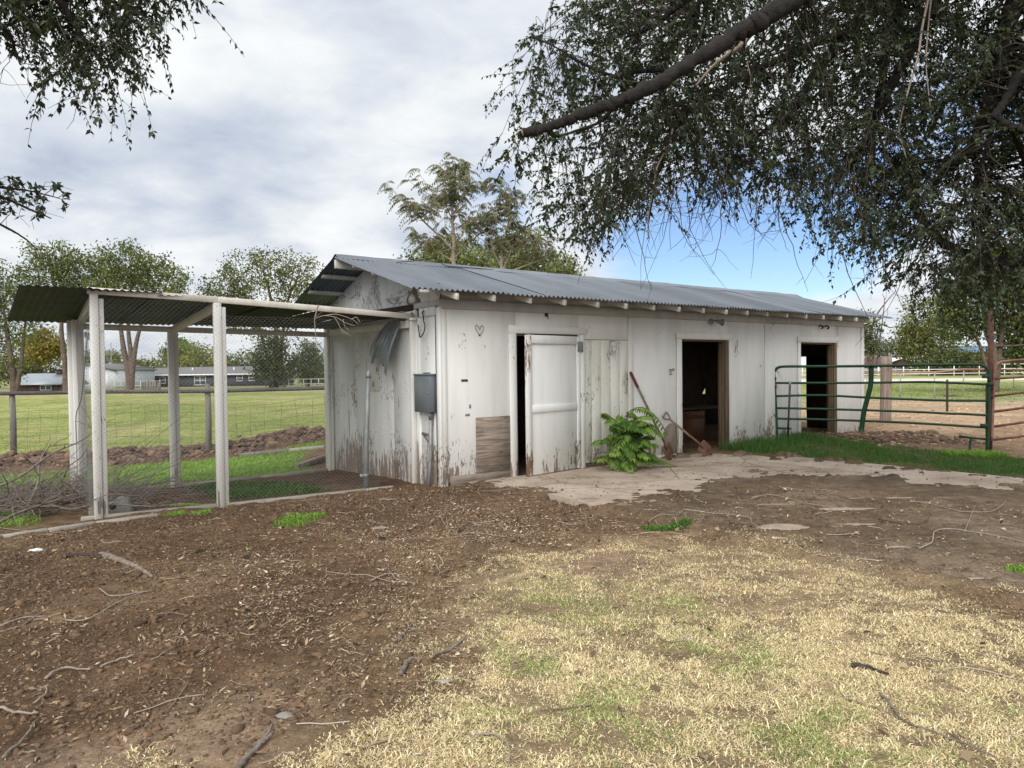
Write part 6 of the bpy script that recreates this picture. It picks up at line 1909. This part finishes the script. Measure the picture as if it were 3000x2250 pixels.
# second elm, trunk outside the picture to the left
TL = (-5.6, 2.6, 0.0)
trunk2 = [(-5.6, 2.6, -.3, .4), (-5.55, 2.7, 1.5, .33), (-5.4, 2.9, 3.0, .28), (-5.3, 3.2, 4.6, .2), (-5.2, 3.6, 6.4, .08)]
limbs2 = [
    [(300, 190, 5.4, .010), (230, 90, 5.4, .018), (150, -20, 5.3, .025), (-100, -160, 5.0, .04), (-700, -300, 4.2, .08), (-5.35, 3.0, 3.9, .16, 'w')],
    [(420, 60, 5.6, .008), (330, 0, 5.5, .014), (200, -90, 5.4, .02), (-100, -160, 5.0, .04)],
    [(60, 190, 5.2, .006), (45, 150, 5.2, .010), (20, 90, 5.1, .014), (-80, 10, 5.0, .02), (-300, -110, 4.7, .04), (-700, -300, 4.2, .06)],
    [(560, -10, 5.7, .006), (420, -90, 5.6, .014), (200, -160, 5.3, .025), (-100, -200, 5.0, .04)],
    [(150, 640, 4.9, .004), (80, 610, 4.9, .007), (0, 575, 4.8, .010), (-150, 520, 4.6, .015), (-500, 420, 4.2, .03), (-5.42, 2.9, 2.7, .08, 'w')],
    [(170, 580, 4.8, .003), (90, 560, 4.8, .006), (-20, 545, 4.7, .009), (-150, 520, 4.6, .012)],
    [(110, 730, 5.0, .003), (60, 690, 5.0, .006), (-30, 640, 4.9, .009), (-150, 560, 4.7, .012)],
]
OUT2 = [(-500, -300), (600, -300), (570, -60), (540, -40), (490, 0), (470, 50), (470, 90), (430, 160), (415, 190), (400, 210), (380, 250), (340, 260), (280, 250), (190, 240), (120, 210), (140, 180), (60, 100), (20, 120), (-60, 100), (-400, 60)]
OUT2B = [(-200, 500), (0, 490), (60, 520), (150, 530), (200, 560), (225, 600), (190, 620), (130, 610), (110, 660), (110, 690), (20, 650), (-200, 600)]
elm('elm_tree', 'elm outside the left edge whose leafy twigs hang into the upper corner of the sky', TL, trunk2, limbs2, OUT2, (5.0, 6.2), 420, .044, 302,
    lambda x, y: .8, 12, leafcol=(.034, .050, .022), per=48, tw_len=(.22, .5), droop=.55)
rg = np.random.default_rng(5)


def add_sprays(tree_name_idx, outline, depth, n, leaf, seed, limb_px):
    """extra sparse leafy sprays on the low twigs of the left elm"""
    e = [o for o in bpy.data.objects if o.name.startswith('elm_tree') and o.parent is None][tree_name_idx]
    o0 = np.array(e.location); rg = np.random.default_rng(seed)
    pc = np.concatenate([curve(np.array([dep(*p) for p in lm]) - o0, 30) for lm in limb_px])
    twm = MB(); LV = MB(); k = 0
    ox, oy = np.array(outline)[:, 0], np.array(outline)[:, 1]
    while k < n:
        x = rg.uniform(ox.min(), ox.max()); y = rg.uniform(oy.min(), oy.max())
        if not inpoly(x, y, outline):
            continue
        k += 1
        A = dep(x, y, rg.uniform(*depth)) - o0
        S = pc[int(np.argmin(np.linalg.norm(pc - A, axis=1)))]
        c = curve([S, (S + A) / 2 + rg.normal(0, .03, 3) + [0, 0, .03], A], 8); twm.tube(c, np.linspace(.003, .0013, len(c)), 3, caps=False)
        m = rg.integers(4, 9); P = c[rg.integers(3, len(c), m)]
        V, Fa = leaves(P, rg.normal(0, .6, (m, 3)) + [.3, 0, -.5], rdir(m, rg), leaf * rg.uniform(.7, 1.2, m), leaf * .5, .2)
        LV.add(V, Fa, np.clip(rep(np.array([[.03, .042, .02]]) * (1 + rg.normal(0, .2, (m, 1))), 4), .006, 1))
        if rg.random() < .7:
            d = rg.normal(0, 1, 3); d[2] = -abs(d[2]) * .5; Q = A + d / np.linalg.norm(d) * rg.uniform(.06, .22) * np.linspace(0, 1, 5)[:, None]; twm.tube(Q, .0013, 3, caps=False)
    twm.build('low_twigs', M_TWIG, e); LV.build('low_leaves', M_LEAF, e)


add_sprays(1, OUT2B, (4.6, 5.1), 60, .05, 12, [[p[:3] for p in lm if p[-1] != 'w'] for lm in limbs2[4:]])


# ------------------------------------------------------------------ green sapling bush by the door
def sapling():
    rg = np.random.default_rng(17)
    base = W(2.84, -.46, .04)
    e = empty('sapling_bush', base, 0, 'bright green bushy sapling with compound leaves growing from the slab against the wall', 'bush')
    for k in range(95):
        th = rg.uniform(0, 2 * math.pi); d0 = rg.uniform(0, .30)
        hz = rg.uniform(.10, .78) * (1 - d0 * .7)
        s = np.array([math.cos(th) * d0 * 1.15, math.sin(th) * d0 * .6, 0])
        # spread mostly sideways along the wall and out to the yard
        ax = SD * rg.normal(-.05, .55) - SN * abs(rg.normal(.3, .4)); D = np.array([ax[0], ax[1], rg.uniform(.15, .9)])
        P0 = s + np.array([0, 0, hz])
        L = rg.uniform(.28, .46)
        g = rg.uniform(0, 1); col = np.array([.065, .15, .024]) * (1 - g) + np.array([.20, .30, .06]) * g
        R_, V, Fa, c = pinnate(P0, D, L, rg.integers(9, 14), .036, .12, rg, rg.uniform(.35, .85), col)
        # keep clear of the wall
        q = V[:, :2] + base[:2]; _, b = ab(q[:, 0], q[:, 1]); push = np.clip(b + .04, 0, None); V[:, :2] -= push[:, None] * SN
        V[:, 2] = np.maximum(V[:, 2], .01)
        mb = MB(); mb.add(V, Fa, c); mb.tube(np.minimum(R_, 9), .0035, 4, col=(.12, .17, .05), caps=False)
        mb.build('leaf', M_GRASS, e)
        if k % 4 == 0:
            MB().tube(curve([s * .5, s * .8 + [0, 0, hz * .5], P0], 8), .007, 5).build('stem', M_TWIG, e)
    # one long arching leaf to the right
    R_, V, Fa, c = pinnate(np.array([.02, -.02, .80]), np.array([SD[0], SD[1], .62]), .95, 15, .045, .13, rg, .85, (.17, .27, .06))
    mb = MB(); mb.add(V, Fa, c); mb.tube(R_, .005, 4, col=(.12, .17, .05), caps=False); mb.build('leaf', M_GRASS, e)
    MB().tube(curve([(0, 0, 0), (.0, -.02, .4), (.02, -.02, .82)], 10), .011, 6).build('stem', M_TWIG, e)


sapling()
# bent rusty wire frame half hidden behind the sapling
wc = empty('wire_cage', W(2.62, -.12, .05), RZ, 'bent rusty wire frame on the slab left of the green sapling', 'wire')
for k in range(5):
    MB().tube(curve([(-.14 + .06 * k, -.02 - .02 * k, 0), (-.15 + .07 * k, -.05, .12), (-.10 + .05 * k, -.06, .2 - .02 * k)], 8), .004, 4).build('wire', M_RUST, wc)
for z in (.05, .13, .19):
    MB().tube(curve([(-.16, -.04, z), (0, -.08, z + .02), (.16, -.05, z)], 8), .004, 4).build('wire', M_RUST, wc)


def weed(name, label, loc, n, L, col, seed, up=.6, group=None):
    rg = np.random.default_rng(seed); e = empty(name, loc, 0, label, 'weed', group)
    lv = MB(); st = MB()
    for k in range(n):
        th = rg.uniform(0, 2 * math.pi); D = np.array([math.cos(th), math.sin(th), rg.uniform(.1, 1.4) * up])
        R_, V, Fa, c = pinnate(rg.normal(0, .03, 3) * [1, 1, 0], D, L * rg.uniform(.5, 1.1), rg.integers(6, 11), .022, .07, rg, rg.uniform(.3, .8), col)
        V[:, 2] = np.maximum(V[:, 2], .005); lv.add(V, Fa, c); st.tube(R_, .003, 3, caps=False)
    lv.build('leaves', M_GRASS, e); st.build('stems', M_TWIG, e)
    return e


for i, (p, lab) in enumerate((((2385, 1292), 'dusty grey-green weed clump before the far doorway'), ((2345, 1300), 'low grey weed spreading at the foot of the leaning pole'), ((2425, 1296), 'grey-green weed trailing beside the far door jamb'))):
    P = gnd(*p); P[2] = float(G(P[0], P[1])) - .02
    weed('weed_clump', lab, P, 26, .36 + .06 * (i == 0), (.07, .095, .05), 60 + i, group='weeds before the far doorway')
P = gnd(2785, 1162); P[2] = float(G(P[0], P[1]))
weed('weed_clump', 'pale grey tumbleweed-like clump beyond the steel stake', P, 60, .8, (.20, .19, .12), 65)


# ------------------------------------------------------------------ grass and litter
def blades(x, y, h, w, lean, cols, curl=.5, rg=RNG, zoff=-.004, simple=False):
    n = len(x)
    z = G(x, y) + zoff
    th = rg.uniform(0, 2 * math.pi, n); ph = rg.uniform(0, 2 * math.pi, n)
    d = np.stack([np.cos(th), np.sin(th), np.zeros(n)], 1); s = np.stack([-np.sin(ph), np.cos(ph), np.zeros(n)], 1)
    P = np.stack([x, y, z], 1); h = h[:, None]; w = w[:, None]; lean = lean[:, None]
    up = np.array([[0, 0, 1.0]])
    M1 = P + up * h * .55 + d * h * lean * .35
    T1 = P + up * h * (1 - curl * lean) + d * h * lean
    if simple:
        V = np.stack([P - s * w * .55, P + s * w * .55, T1], 1)
        return V.reshape(-1, 3), [np.arange(3 * n).reshape(-1, 3)], np.repeat(cols, 3, 0)
    V = np.stack([P - s * w * .5, P + s * w * .5, M1 + s * w * .42, M1 - s * w * .42, T1], 1)
    b = np.arange(n)[:, None] * 5
    return V.reshape(-1, 3), [np.concatenate([b, b + 1, b + 2, b + 3], 1), np.concatenate([b + 3, b + 2, b + 4], 1)], np.repeat(cols, 5, 0)


def scatter(poly, n, rg, soft=.3, nz=.6, seed=0, freq=2.5, thin=None):
    p = np.array(poly); lo, hi = p.min(0), p.max(0)
    x = rg.uniform(lo[0], hi[0], n); y = rg.uniform(lo[1], hi[1], n)
    d = pdist(x, y, poly) / soft + (fbm(x * freq, y * freq, seed) - .5) * nz * 4
    k = rg.random(n) < np.clip(d, 0, 1)
    if thin is not None:
        k &= rg.random(n) < thin(x, y)
    return x[k], y[k]


def vis(x, y, m=.25):
    """keep blades near or inside the view fan (a metre or two of margin)"""
    return (np.abs(x) < y * .72 + 1.1) & (y > 2.0)


def palette(stops, t):
    t = np.clip(t, 0, 1) * (len(stops) - 1); i = np.minimum(t.astype(int), len(stops) - 2); f = (t - i)[:, None]
    s = np.array(stops, float)
    return s[i] * (1 - f) + s[i + 1] * f


rg = np.random.default_rng(100)
# --- bleached grass: short curled cream blades with green ones mixed in
BL_VIS = [(-2.0, 2.1), (-1.5, 2.77), (-.85, 3.1), (-.5, 3.71), (-.5, 4.5), (-.5, 5.2), (-.2, 6.0), (.6, 6.4), (1.47, 6.55), (2.44, 6.0), (2.90, 5.09), (3.0, 4.63), (3.3, 3.9), (4.2, 3.4), (4.2, 2.1)]
HOLES = [(.75, 5.6, .45, .5), (.62, 4.05, .22, .3), (-.15, 5.3, .25, .4), (1.4, 5.75, .5, .2), (-.8, 3.3, .3, .3), (.1, 2.9, .3, .12), (-.55, 3.55, .35, .25), (1.9, 4.1, .14, .12)]
def holes(x, y):
    k = np.ones_like(x)
    for cx, cy, rx, ry in HOLES:
        k *= 1 - .93 * np.exp(-(((x - cx) / rx) ** 2 + ((y - cy) / ry) ** 2) * 1.6)
    return np.clip(k * (.16 + 1.0 * sstep(.30, .56, fbm(x * 8, y * 8, 71))) * (.6 + .6 * sstep(.3, .55, fbm(x * 2.1, y * 2.1, 72))), 0, 1)
x, y = scatter(BL_VIS, 900000, rg, .45, .7, 70, 2.6, holes)
k = vis(x, y); x, y = x[k], y[k]
# thin out with distance: blades there are finer than a pixel
k = rg.random(len(x)) < np.clip(4.6 / y, .35, 1) ; x, y = x[k], y[k]
n = len(x); print('bleached blades', n)
GC = [(.43, 4.75, .45, .5), (.05, 3.6, .4, .45), (.5, 3.15, .5, .4), (1.07, 3.85, .3, .3), (1.3, 2.95, .5, .3), (-.15, 4.9, .3, .25), (.95, 4.6, .4, .3), (1.9, 2.9, .5, .3)]
gk = np.zeros(n)
for cx, cy, rx, ry in GC:
    gk = np.maximum(gk, np.exp(-(((x - cx) / rx) ** 2 + ((y - cy) / ry) ** 2)))
gk = gk * sstep(.3, .65, fbm(x * 4, y * 4, 73)) * 1.5
isg = rg.random(n) < np.clip(gk * .55, 0, .6)
col = palette([(.50, .38, .215), (.72, .585, .355), (.89, .79, .54), (.68, .53, .31)], rg.random(n))
col[isg] = palette([(.20, .27, .075), (.32, .38, .12), (.44, .46, .19)], rg.random(isg.sum()))
col *= (1 + rg.normal(0, .10, (n, 1)))
h = np.exp(rg.normal(-4.38, .42, n)) * np.where(isg, 1.1, 1) * (.6 + .9 * fbm(x * 9, y * 9, 75)); w = rg.uniform(.0032, .0064, n) * (1 + .10 * np.clip(y - 3, 0, 4))
lean = rg.uniform(.3, 2.4, n); nr = y < 4.4
V, Fa, C = blades(x[nr], y[nr], h[nr], w[nr], lean[nr], col[nr], .38, rg)
V2, F2, C2 = blades(x[~nr], y[~nr], h[~nr], w[~nr] * 1.25, lean[~nr], col[~nr], .38, rg, simple=True)
o = obj('bleached_grass', mesh_data('bleached_grass', np.concatenate([V, V2]), Fa + [F2[0] + len(V)], M_STRAW, False, np.concatenate([C, C2])))
tag(o, 'patch of short bleached cream grass mixed with green over the dirt', 'grass', kind='stuff')

# --- lush green grass between slab and corral
x, y = scatter(GREENSTRIP, 150000, rg, .18, .35, 80, 2.0)
k = vis(x, y) & (rg.random(len(x)) < .35 + .65 * sstep(.3, .6, fbm(x * 1.5, y * 1.5, 81))); x, y = x[k], y[k]; n = len(x)
a, b = ab(x, y)
tall = np.exp(-(np.clip(-b, 0, 9) / 1.0) ** 2) * sstep(9.0, 7.5, a)
h = (.045 + .05 * fbm(x * 3, y * 3, 82) + .13 * tall) * rg.uniform(.6, 1.25, n)
col = palette([(.030, .085, .018), (.05, .125, .024), (.085, .17, .035), (.12, .19, .05)], .45 * rg.random(n) + .55 * fbm(x * 2, y * 2, 83) + .08 - .25 * tall)
V, Fa, C = blades(x, y, h, rg.uniform(.005, .009, n), rg.uniform(.15, .9, n), col, .4, rg, -.01)
o = obj('green_grass', mesh_data('green_grass', V, Fa, M_GRASS, False, C)); tag(o, 'lush dark green grass strip between the slab and the corral gate', 'grass', kind='stuff')

# --- bright weeds behind and left of the pen
def weedcover(name, label, poly, n0, hh, soft, seed, stops, thin=None, wid=(.008, .018), freq=1.2):
    x, y = scatter(poly, n0, rg, soft, .5, seed, freq, thin)
    k = (np.abs(x) < y * .75 + 1.2); x, y = x[k], y[k]; n = len(x)
    h = hh * rg.uniform(.4, 1.3, n) * (.6 + .8 * fbm(x * 2.2, y * 2.2, seed + 1))
    col = palette(stops, .5 * rg.random(n) + .5 * fbm(x * 1.6, y * 1.6, seed + 2)) * (1 + rg.normal(0, .1, (n, 1)))
    V, Fa, C = blades(x, y, h, rg.uniform(*wid, n), rg.uniform(.4, 1.6, n), np.clip(col, .01, 1), .55, rg, -.008, simple='pasture' in name or 'weeds' in name)
    o = obj(name, mesh_data(name, V, Fa, M_GRASS, False, C)); tag(o, label, 'ground cover' if 'weed' in name else 'grass', kind='stuff')


BRIGHT = [(.10, .20, .028), (.18, .33, .042), (.26, .43, .06), (.33, .49, .085)]
weedcover('green_weeds', 'bright green weeds between the wire pen and the dirt berm', WEEDS, 150000, .085, .3, 90, BRIGHT)
CG = [tuple(W(-2.5, 1.0)[:2]), tuple(W(-1.0, .9)[:2]), tuple(W(-.9, 2.0)[:2]), tuple(W(-1.6, 3.2)[:2]), tuple(W(-2.5, 3.2)[:2])]
weedcover('pen_grass', 'patch of dark green grass growing inside the wire pen', CG, 22000, .06, .3, 94, [(.035, .08, .018), (.07, .14, .025), (.11, .19, .035)])
def tuft(px, py, rx, ry, n0, label, hh=.07, seed=1, stops=BRIGHT):
    P = gnd(px, py); ang = np.linspace(0, 2 * math.pi, 13)[:-1]
    weedcover('grass_tuft', label, [(P[0] + rx * math.cos(t), P[1] + ry * math.sin(t)) for t in ang], n0, hh, min(rx, ry) * .8, seed, stops, freq=4, wid=(.005, .011))
tuft(1955, 1548, .22, .17, 4200, 'small bright green grass tuft at the edge of the bleached grass', .05, 110, [(.04, .10, .018), (.08, .17, .026), (.14, .25, .04)])
tuft(885, 1528, .24, .38, 2600, 'sparse green weed patch on the dirt before the pen', .05, 113)
tuft(525, 1508, .14, .15, 1500, 'small green weed tuft left of the pen post', .05, 116)
tuft(598, 1508, .13, .16, 1500, 'small green weed tuft at the foot of the pen post', .06, 119)
tuft(590, 1482, .4, .08, 2600, 'thin green grass fringe along the pen kerb', .045, 122)
tuft(1085, 1432, .22, .05, 700, 'thin green tuft at the foot of the standpipe', .035, 125)
tuft(582, 1618, .05, .05, 220, 'tiny lone weed on the dark dirt', .05, 128, [(.06, .07, .03), (.12, .09, .04)])
tuft(2990, 1695, .12, .10, 500, 'small green tuft on the dark soil at the picture edge', .05, 131)
P = gnd(2880, 1330)
tuft(2860, 1335, .5, .3, 3800, 'leafy green weeds round the foot of the gate post', .12, 134)
# --- pasture sward near enough to show blades
PA = [(-24, 16.2), (-9.5, 16.0), (-5.5, 17.6), (-2.4, 19.2), (-1.5, 45), (-30, 45)]
weedcover('pasture_grass', 'short yellow-green grazed grass of the pasture beyond the wire fence', PA, 150000, .065, .6, 140, [(.13, .165, .045), (.22, .26, .07), (.31, .33, .105), (.38, .36, .15)], thin=lambda x, y: np.clip(19 / y, .2, 1) ** 1.5, wid=(.012, .03), freq=.5)
PR = [(14.5, 31), (20, 29.6), (38, 31), (45, 60), (24, 60)]
weedcover('far_pasture_grass', 'short green grass of the pasture beyond the corral', PR, 26000, .11, .6, 150, [(.09, .14, .035), (.15, .20, .05), (.22, .25, .08)], wid=(.02, .05), freq=.5)

# --- clods, pebbles, leaf litter and small twigs on the dirt
ICO = np.array([(0, 0, 1), (.894, 0, .447), (.276, .851, .447), (-.724, .526, .447), (-.724, -.526, .447), (.276, -.851, .447), (.724, .526, -.447), (-.276, .851, -.447), (-.894, 0, -.447), (-.276, -.851, -.447), (.724, -.526, -.447), (0, 0, -1)])
ICF = np.array([(0, 1, 2), (0, 2, 3), (0, 3, 4), (0, 4, 5), (0, 5, 1), (1, 6, 2), (2, 7, 3), (3, 8, 4), (4, 9, 5), (5, 10, 1), (6, 7, 2), (7, 8, 3), (8, 9, 4), (9, 10, 5), (10, 6, 1), (11, 7, 6), (11, 8, 7), (11, 9, 8), (11, 10, 9), (11, 6, 10)])


def clods(name, label, cat, x, y, s, cols, flat=.65, sink=.2, seed=1):
    rg = np.random.default_rng(seed); n = len(x)
    z = G(x, y)
    r = s[:, None, None] * (1 + rg.normal(0, .24, (n, 12, 1)))
    V = ICO[None] * r
    th = rg.uniform(0, 2 * math.pi, n); c_, s_ = np.cos(th)[:, None], np.sin(th)[:, None]
    X = V[..., 0] * 1.25; Y = V[..., 1] * .85
    V = np.stack([X * c_ - Y * s_, X * s_ + Y * c_, V[..., 2] * flat], -1)
    V = V + np.stack([x, y, z + s * (flat - sink * 2) * .5], 1)[:, None]
    Fa = (np.arange(n)[:, None, None] * 12 + ICF[None]).reshape(-1, 3)
    o = obj(name, mesh_data(name, V.reshape(-1, 3), [Fa], M_LITTER, True, np.repeat(np.clip(cols, .01, 1), 12, 0)))
    tag(o, label, cat, kind='stuff'); return o


DIRT = [(-4.2, 2.2), (-2.2, 2.2), (-.9, 2.6), (-.3, 3.8), (-.3, 5.2), (0, 6.3), (1.2, 6.6), (.8, 7.6), (.1, 8.8), (-.6, 9.6), (-1.4, 9.7), (-3.3, 8.5), (-4.4, 7.6), (-6, 6.4)]
x, y = scatter(DIRT, 30000, rg, .4, .8, 160, 1.6, lambda x, y: np.clip(.25 + .9 * sstep(.4, .65, fbm(x * 2.2, y * 2.2, 161)), 0, 1))
s = np.exp(rg.normal(-4.65, .50, len(x))); s = np.clip(s, .004, .034)
clods('soil_clods', 'loose brown soil clods strewn over the yard dirt', 'soil', x, y, s, np.array([.125, .077, .045])[None] * (1 + rg.normal(0, .22, (len(x), 1))), seed=3)
x, y = scatter(DIRT, 90000, rg, .4, .9, 163, 1.6, lambda x, y: np.clip(.2 + .9 * sstep(.38, .62, fbm(x * 3, y * 3, 164)), 0, 1))
k = vis(x, y) & (rg.random(len(x)) < np.clip(4.0 / y, .25, 1)); x, y = x[k], y[k]; n = len(x)
s = np.clip(np.exp(rg.normal(-5.0, .35, n)), .003, .014)[:, None, None]
OC = np.array([(1, 0, 0), (0, 1, 0), (-1, 0, 0), (0, -1, 0), (0, 0, .8), (0, 0, -.5)]); OF = np.array([(0, 1, 4), (1, 2, 4), (2, 3, 4), (3, 0, 4)])
V = OC[None] * s * (1 + rg.normal(0, .3, (n, 6, 3))); V = V + np.stack([x, y, G(x, y) + .001], 1)[:, None]
cr = palette([(.05, .031, .019), (.10, .063, .037), (.17, .115, .07), (.33, .25, .17)], rg.beta(1.6, 2.2, n))
o = obj('soil_crumbs', mesh_data('soil_crumbs', V.reshape(-1, 3), [(np.arange(n)[:, None, None] * 6 + OF[None]).reshape(-1, 3)], M_LITTER, False, np.repeat(cr, 6, 0)))
tag(o, 'fine soil crumbs covering the yard dirt', 'soil', kind='stuff')
bx = rg.uniform(-14, -2.8, 8000); sy = rg.normal(0, .75, 8000)
dxy = np.array(BERM[1]) - np.array(BERM[0]); dl = np.hypot(*dxy); nrm = np.array([-dxy[1], dxy[0]]) / dl
by = BERM[0][1] + (bx - BERM[0][0]) * dxy[1] / dxy[0] + sy * .9
s = np.clip(np.exp(rg.normal(-3.55, .6, 8000)), .012, .11)
clods('berm_clods', 'broken brown soil clods heaped along the fence berm', 'soil', bx, by, s, np.array([.13, .083, .056])[None] * (1 + rg.normal(0, .32, (8000, 1))), seed=4)
cx_ = rg.uniform(5.5, 24, 9000); cy_ = rg.uniform(12.6, 34, 9000)
k = (pdist(cx_, cy_, CORRAL) > -.5) & (rg.random(9000) < .2 + .9 * sstep(.45, .65, fbm(cx_ * .5, cy_ * .5, 170))); cx_, cy_ = cx_[k], cy_[k]
s = np.clip(np.exp(rg.normal(-3.7, .5, len(cx_))), .01, .09)
clods('corral_clods', 'scattered trampled dirt clods on the tan corral ground', 'soil', cx_, cy_, s, np.array([.36, .25, .165])[None] * (1 + rg.normal(0, .25, (len(cx_), 1))), flat=.5, seed=5)
x, y = rg.uniform(6.3, 8.6, 700), rg.uniform(13.2, 15.2, 700)
clods('manure_heap', 'dark crumbly soil heaped at the shed end by the gate brace', 'soil', x, y, np.clip(np.exp(rg.normal(-3.6, .5, 700)), .01, .08), np.array([.13, .085, .055])[None] * (1 + rg.normal(0, .25, (700, 1))), seed=6)


def flakes(name, label, cat, x, y, L, asp, cols, lift=.004, tilt=.35, seed=1):
    rg = np.random.default_rng(seed); n = len(x); z = G(x, y) + lift + rg.uniform(0, .006, n)
    th = rg.uniform(0, 2 * math.pi, n)
    D = np.stack([np.cos(th), np.sin(th), rg.normal(0, tilt, n)], 1); Nn = np.stack([rg.normal(0, tilt, n), rg.normal(0, tilt, n), np.ones(n)], 1)
    V, Fa = leaves(np.stack([x, y, z], 1), D, Nn, L, L * asp, rg.uniform(-.2, .35, (n, 1)))
    o = obj(name, mesh_data(name, V, [Fa], M_LITTER, False, np.repeat(np.clip(cols, .01, 1), 4, 0))); tag(o, label, cat, kind='stuff'); return o


LIT = [(-5.0, 2.1), (4.6, 2.1), (4.4, 5.0), (5.5, 7.5), (4.2, 8.5), (2.4, 8.9), (1.0, 8.0), (.1, 9.0), (-.7, 9.8), (-1.5, 9.6), (-3.4, 8.5), (-4.6, 7.5), (-6, 6.4)]
thin_l = lambda x, y: np.clip(.25 + 1.0 * sstep(.38, .62, fbm(x * 2.6, y * 2.6, 181)), 0, 1)
x, y = scatter(LIT, 330000, rg, .3, .7, 180, 1.4, thin_l)
k = vis(x, y) & (pdist(x, y, BLEACH) < .25) & (rg.random(len(x)) < np.clip(4.2 / y, .3, 1)); x, y = x[k], y[k]; n = len(x); print('litter', n)
mid = np.exp(-((x + .7) / 1.5) ** 2 - ((y - 6.6) / 2.4) ** 2)
kk = rg.random(n) < np.clip(.40 + 1.4 * mid, 0, 1); x, y, mid = x[kk], y[kk], mid[kk]; n = len(x)
col = palette([(.09, .055, .032), (.17, .11, .068), (.28, .20, .125), (.42, .32, .21), (.58, .49, .35)], np.clip(rg.beta(1.5, 2.2, n) + .45 * mid * rg.random(n), 0, 1))
flakes('leaf_litter', 'dry leaf fragments and chaff scattered over the dirt', 'leaf litter', x, y, np.clip(np.exp(rg.normal(-3.95, .5, n)), .006, .055), rg.uniform(.10, .45, n), col, tilt=.5, seed=11)
x = rg.uniform(-2.5, 4.0, 420); y = rg.uniform(2.4, 9.5, 420)
col = palette([(.10, .065, .04), (.20, .14, .085), (.33, .25, .16)], rg.random(420))
flakes('dead_leaves', 'curled brown dead leaves lying about the yard', 'leaves', x, y, rg.uniform(.03, .06, 420), rg.uniform(.5, .8, 420), col, .012, .5, seed=12)
x, y = scatter(EXPOSED, 1500, rg, .2, .6, 190)
flakes('slab_litter', 'dark leaf scraps lying on the bare concrete slab', 'leaves', x, y, rg.uniform(.012, .035, len(x)), rg.uniform(.4, .7, len(x)), palette([(.05, .035, .022), (.14, .09, .05)], rg.random(len(x))), .085, .3, seed=13)
for o_ in (bpy.data.objects['slab_litter'],):
    me = o_.data; co = np.empty(len(me.vertices) * 3, np.float32); me.vertices.foreach_get('co', co); co = co.reshape(-1, 3)
    ctr = co.reshape(-1, 4, 3).mean(1); co[:, 2] += np.repeat(slabz(ctr[:, 0], ctr[:, 1]) + .008 - ctr[:, 2], 4); me.vertices.foreach_set('co', co.ravel())


def twigs(n, poly, seed):
    rg = np.random.default_rng(seed); x, y = scatter(poly, n, rg, .3, .5, 200)
    k = vis(x, y); x, y = x[k], y[k]; mb = MB()
    for i in range(len(x)):
        L = np.exp(rg.normal(-2.2, .6)); th = rg.uniform(0, 2 * math.pi); m = 5
        t_ = np.linspace(-.5, .5, m); cv = rg.normal(0, .35)
        px_ = x[i] + L * (t_ * math.cos(th) - cv * t_ ** 2 * math.sin(th)); py_ = y[i] + L * (t_ * math.sin(th) + cv * t_ ** 2 * math.cos(th))
        P = np.stack([px_, py_, G(px_, py_) + .006 + np.abs(rg.normal(0, .006, m))], 1)
        mb.tube(P, rg.uniform(.0012, .0038), 4, col=palette([(.10, .07, .05), (.26, .2, .15), (.48, .41, .33)], rg.random(1))[0], caps=False)
    o = mb.build('small_twigs', M_LITTER, None); tag(o, 'small broken twigs littering the yard dirt', 'twigs', kind='stuff')


twigs(1100, LIT, 9)
print('tris', sum(sum(len(p.vertices) - 2 for p in m.polygons) if len(m.polygons) < 3000 else len(m.loops) - 2 * len(m.polygons) for m in bpy.data.meshes), 'objects', len(bpy.data.objects))
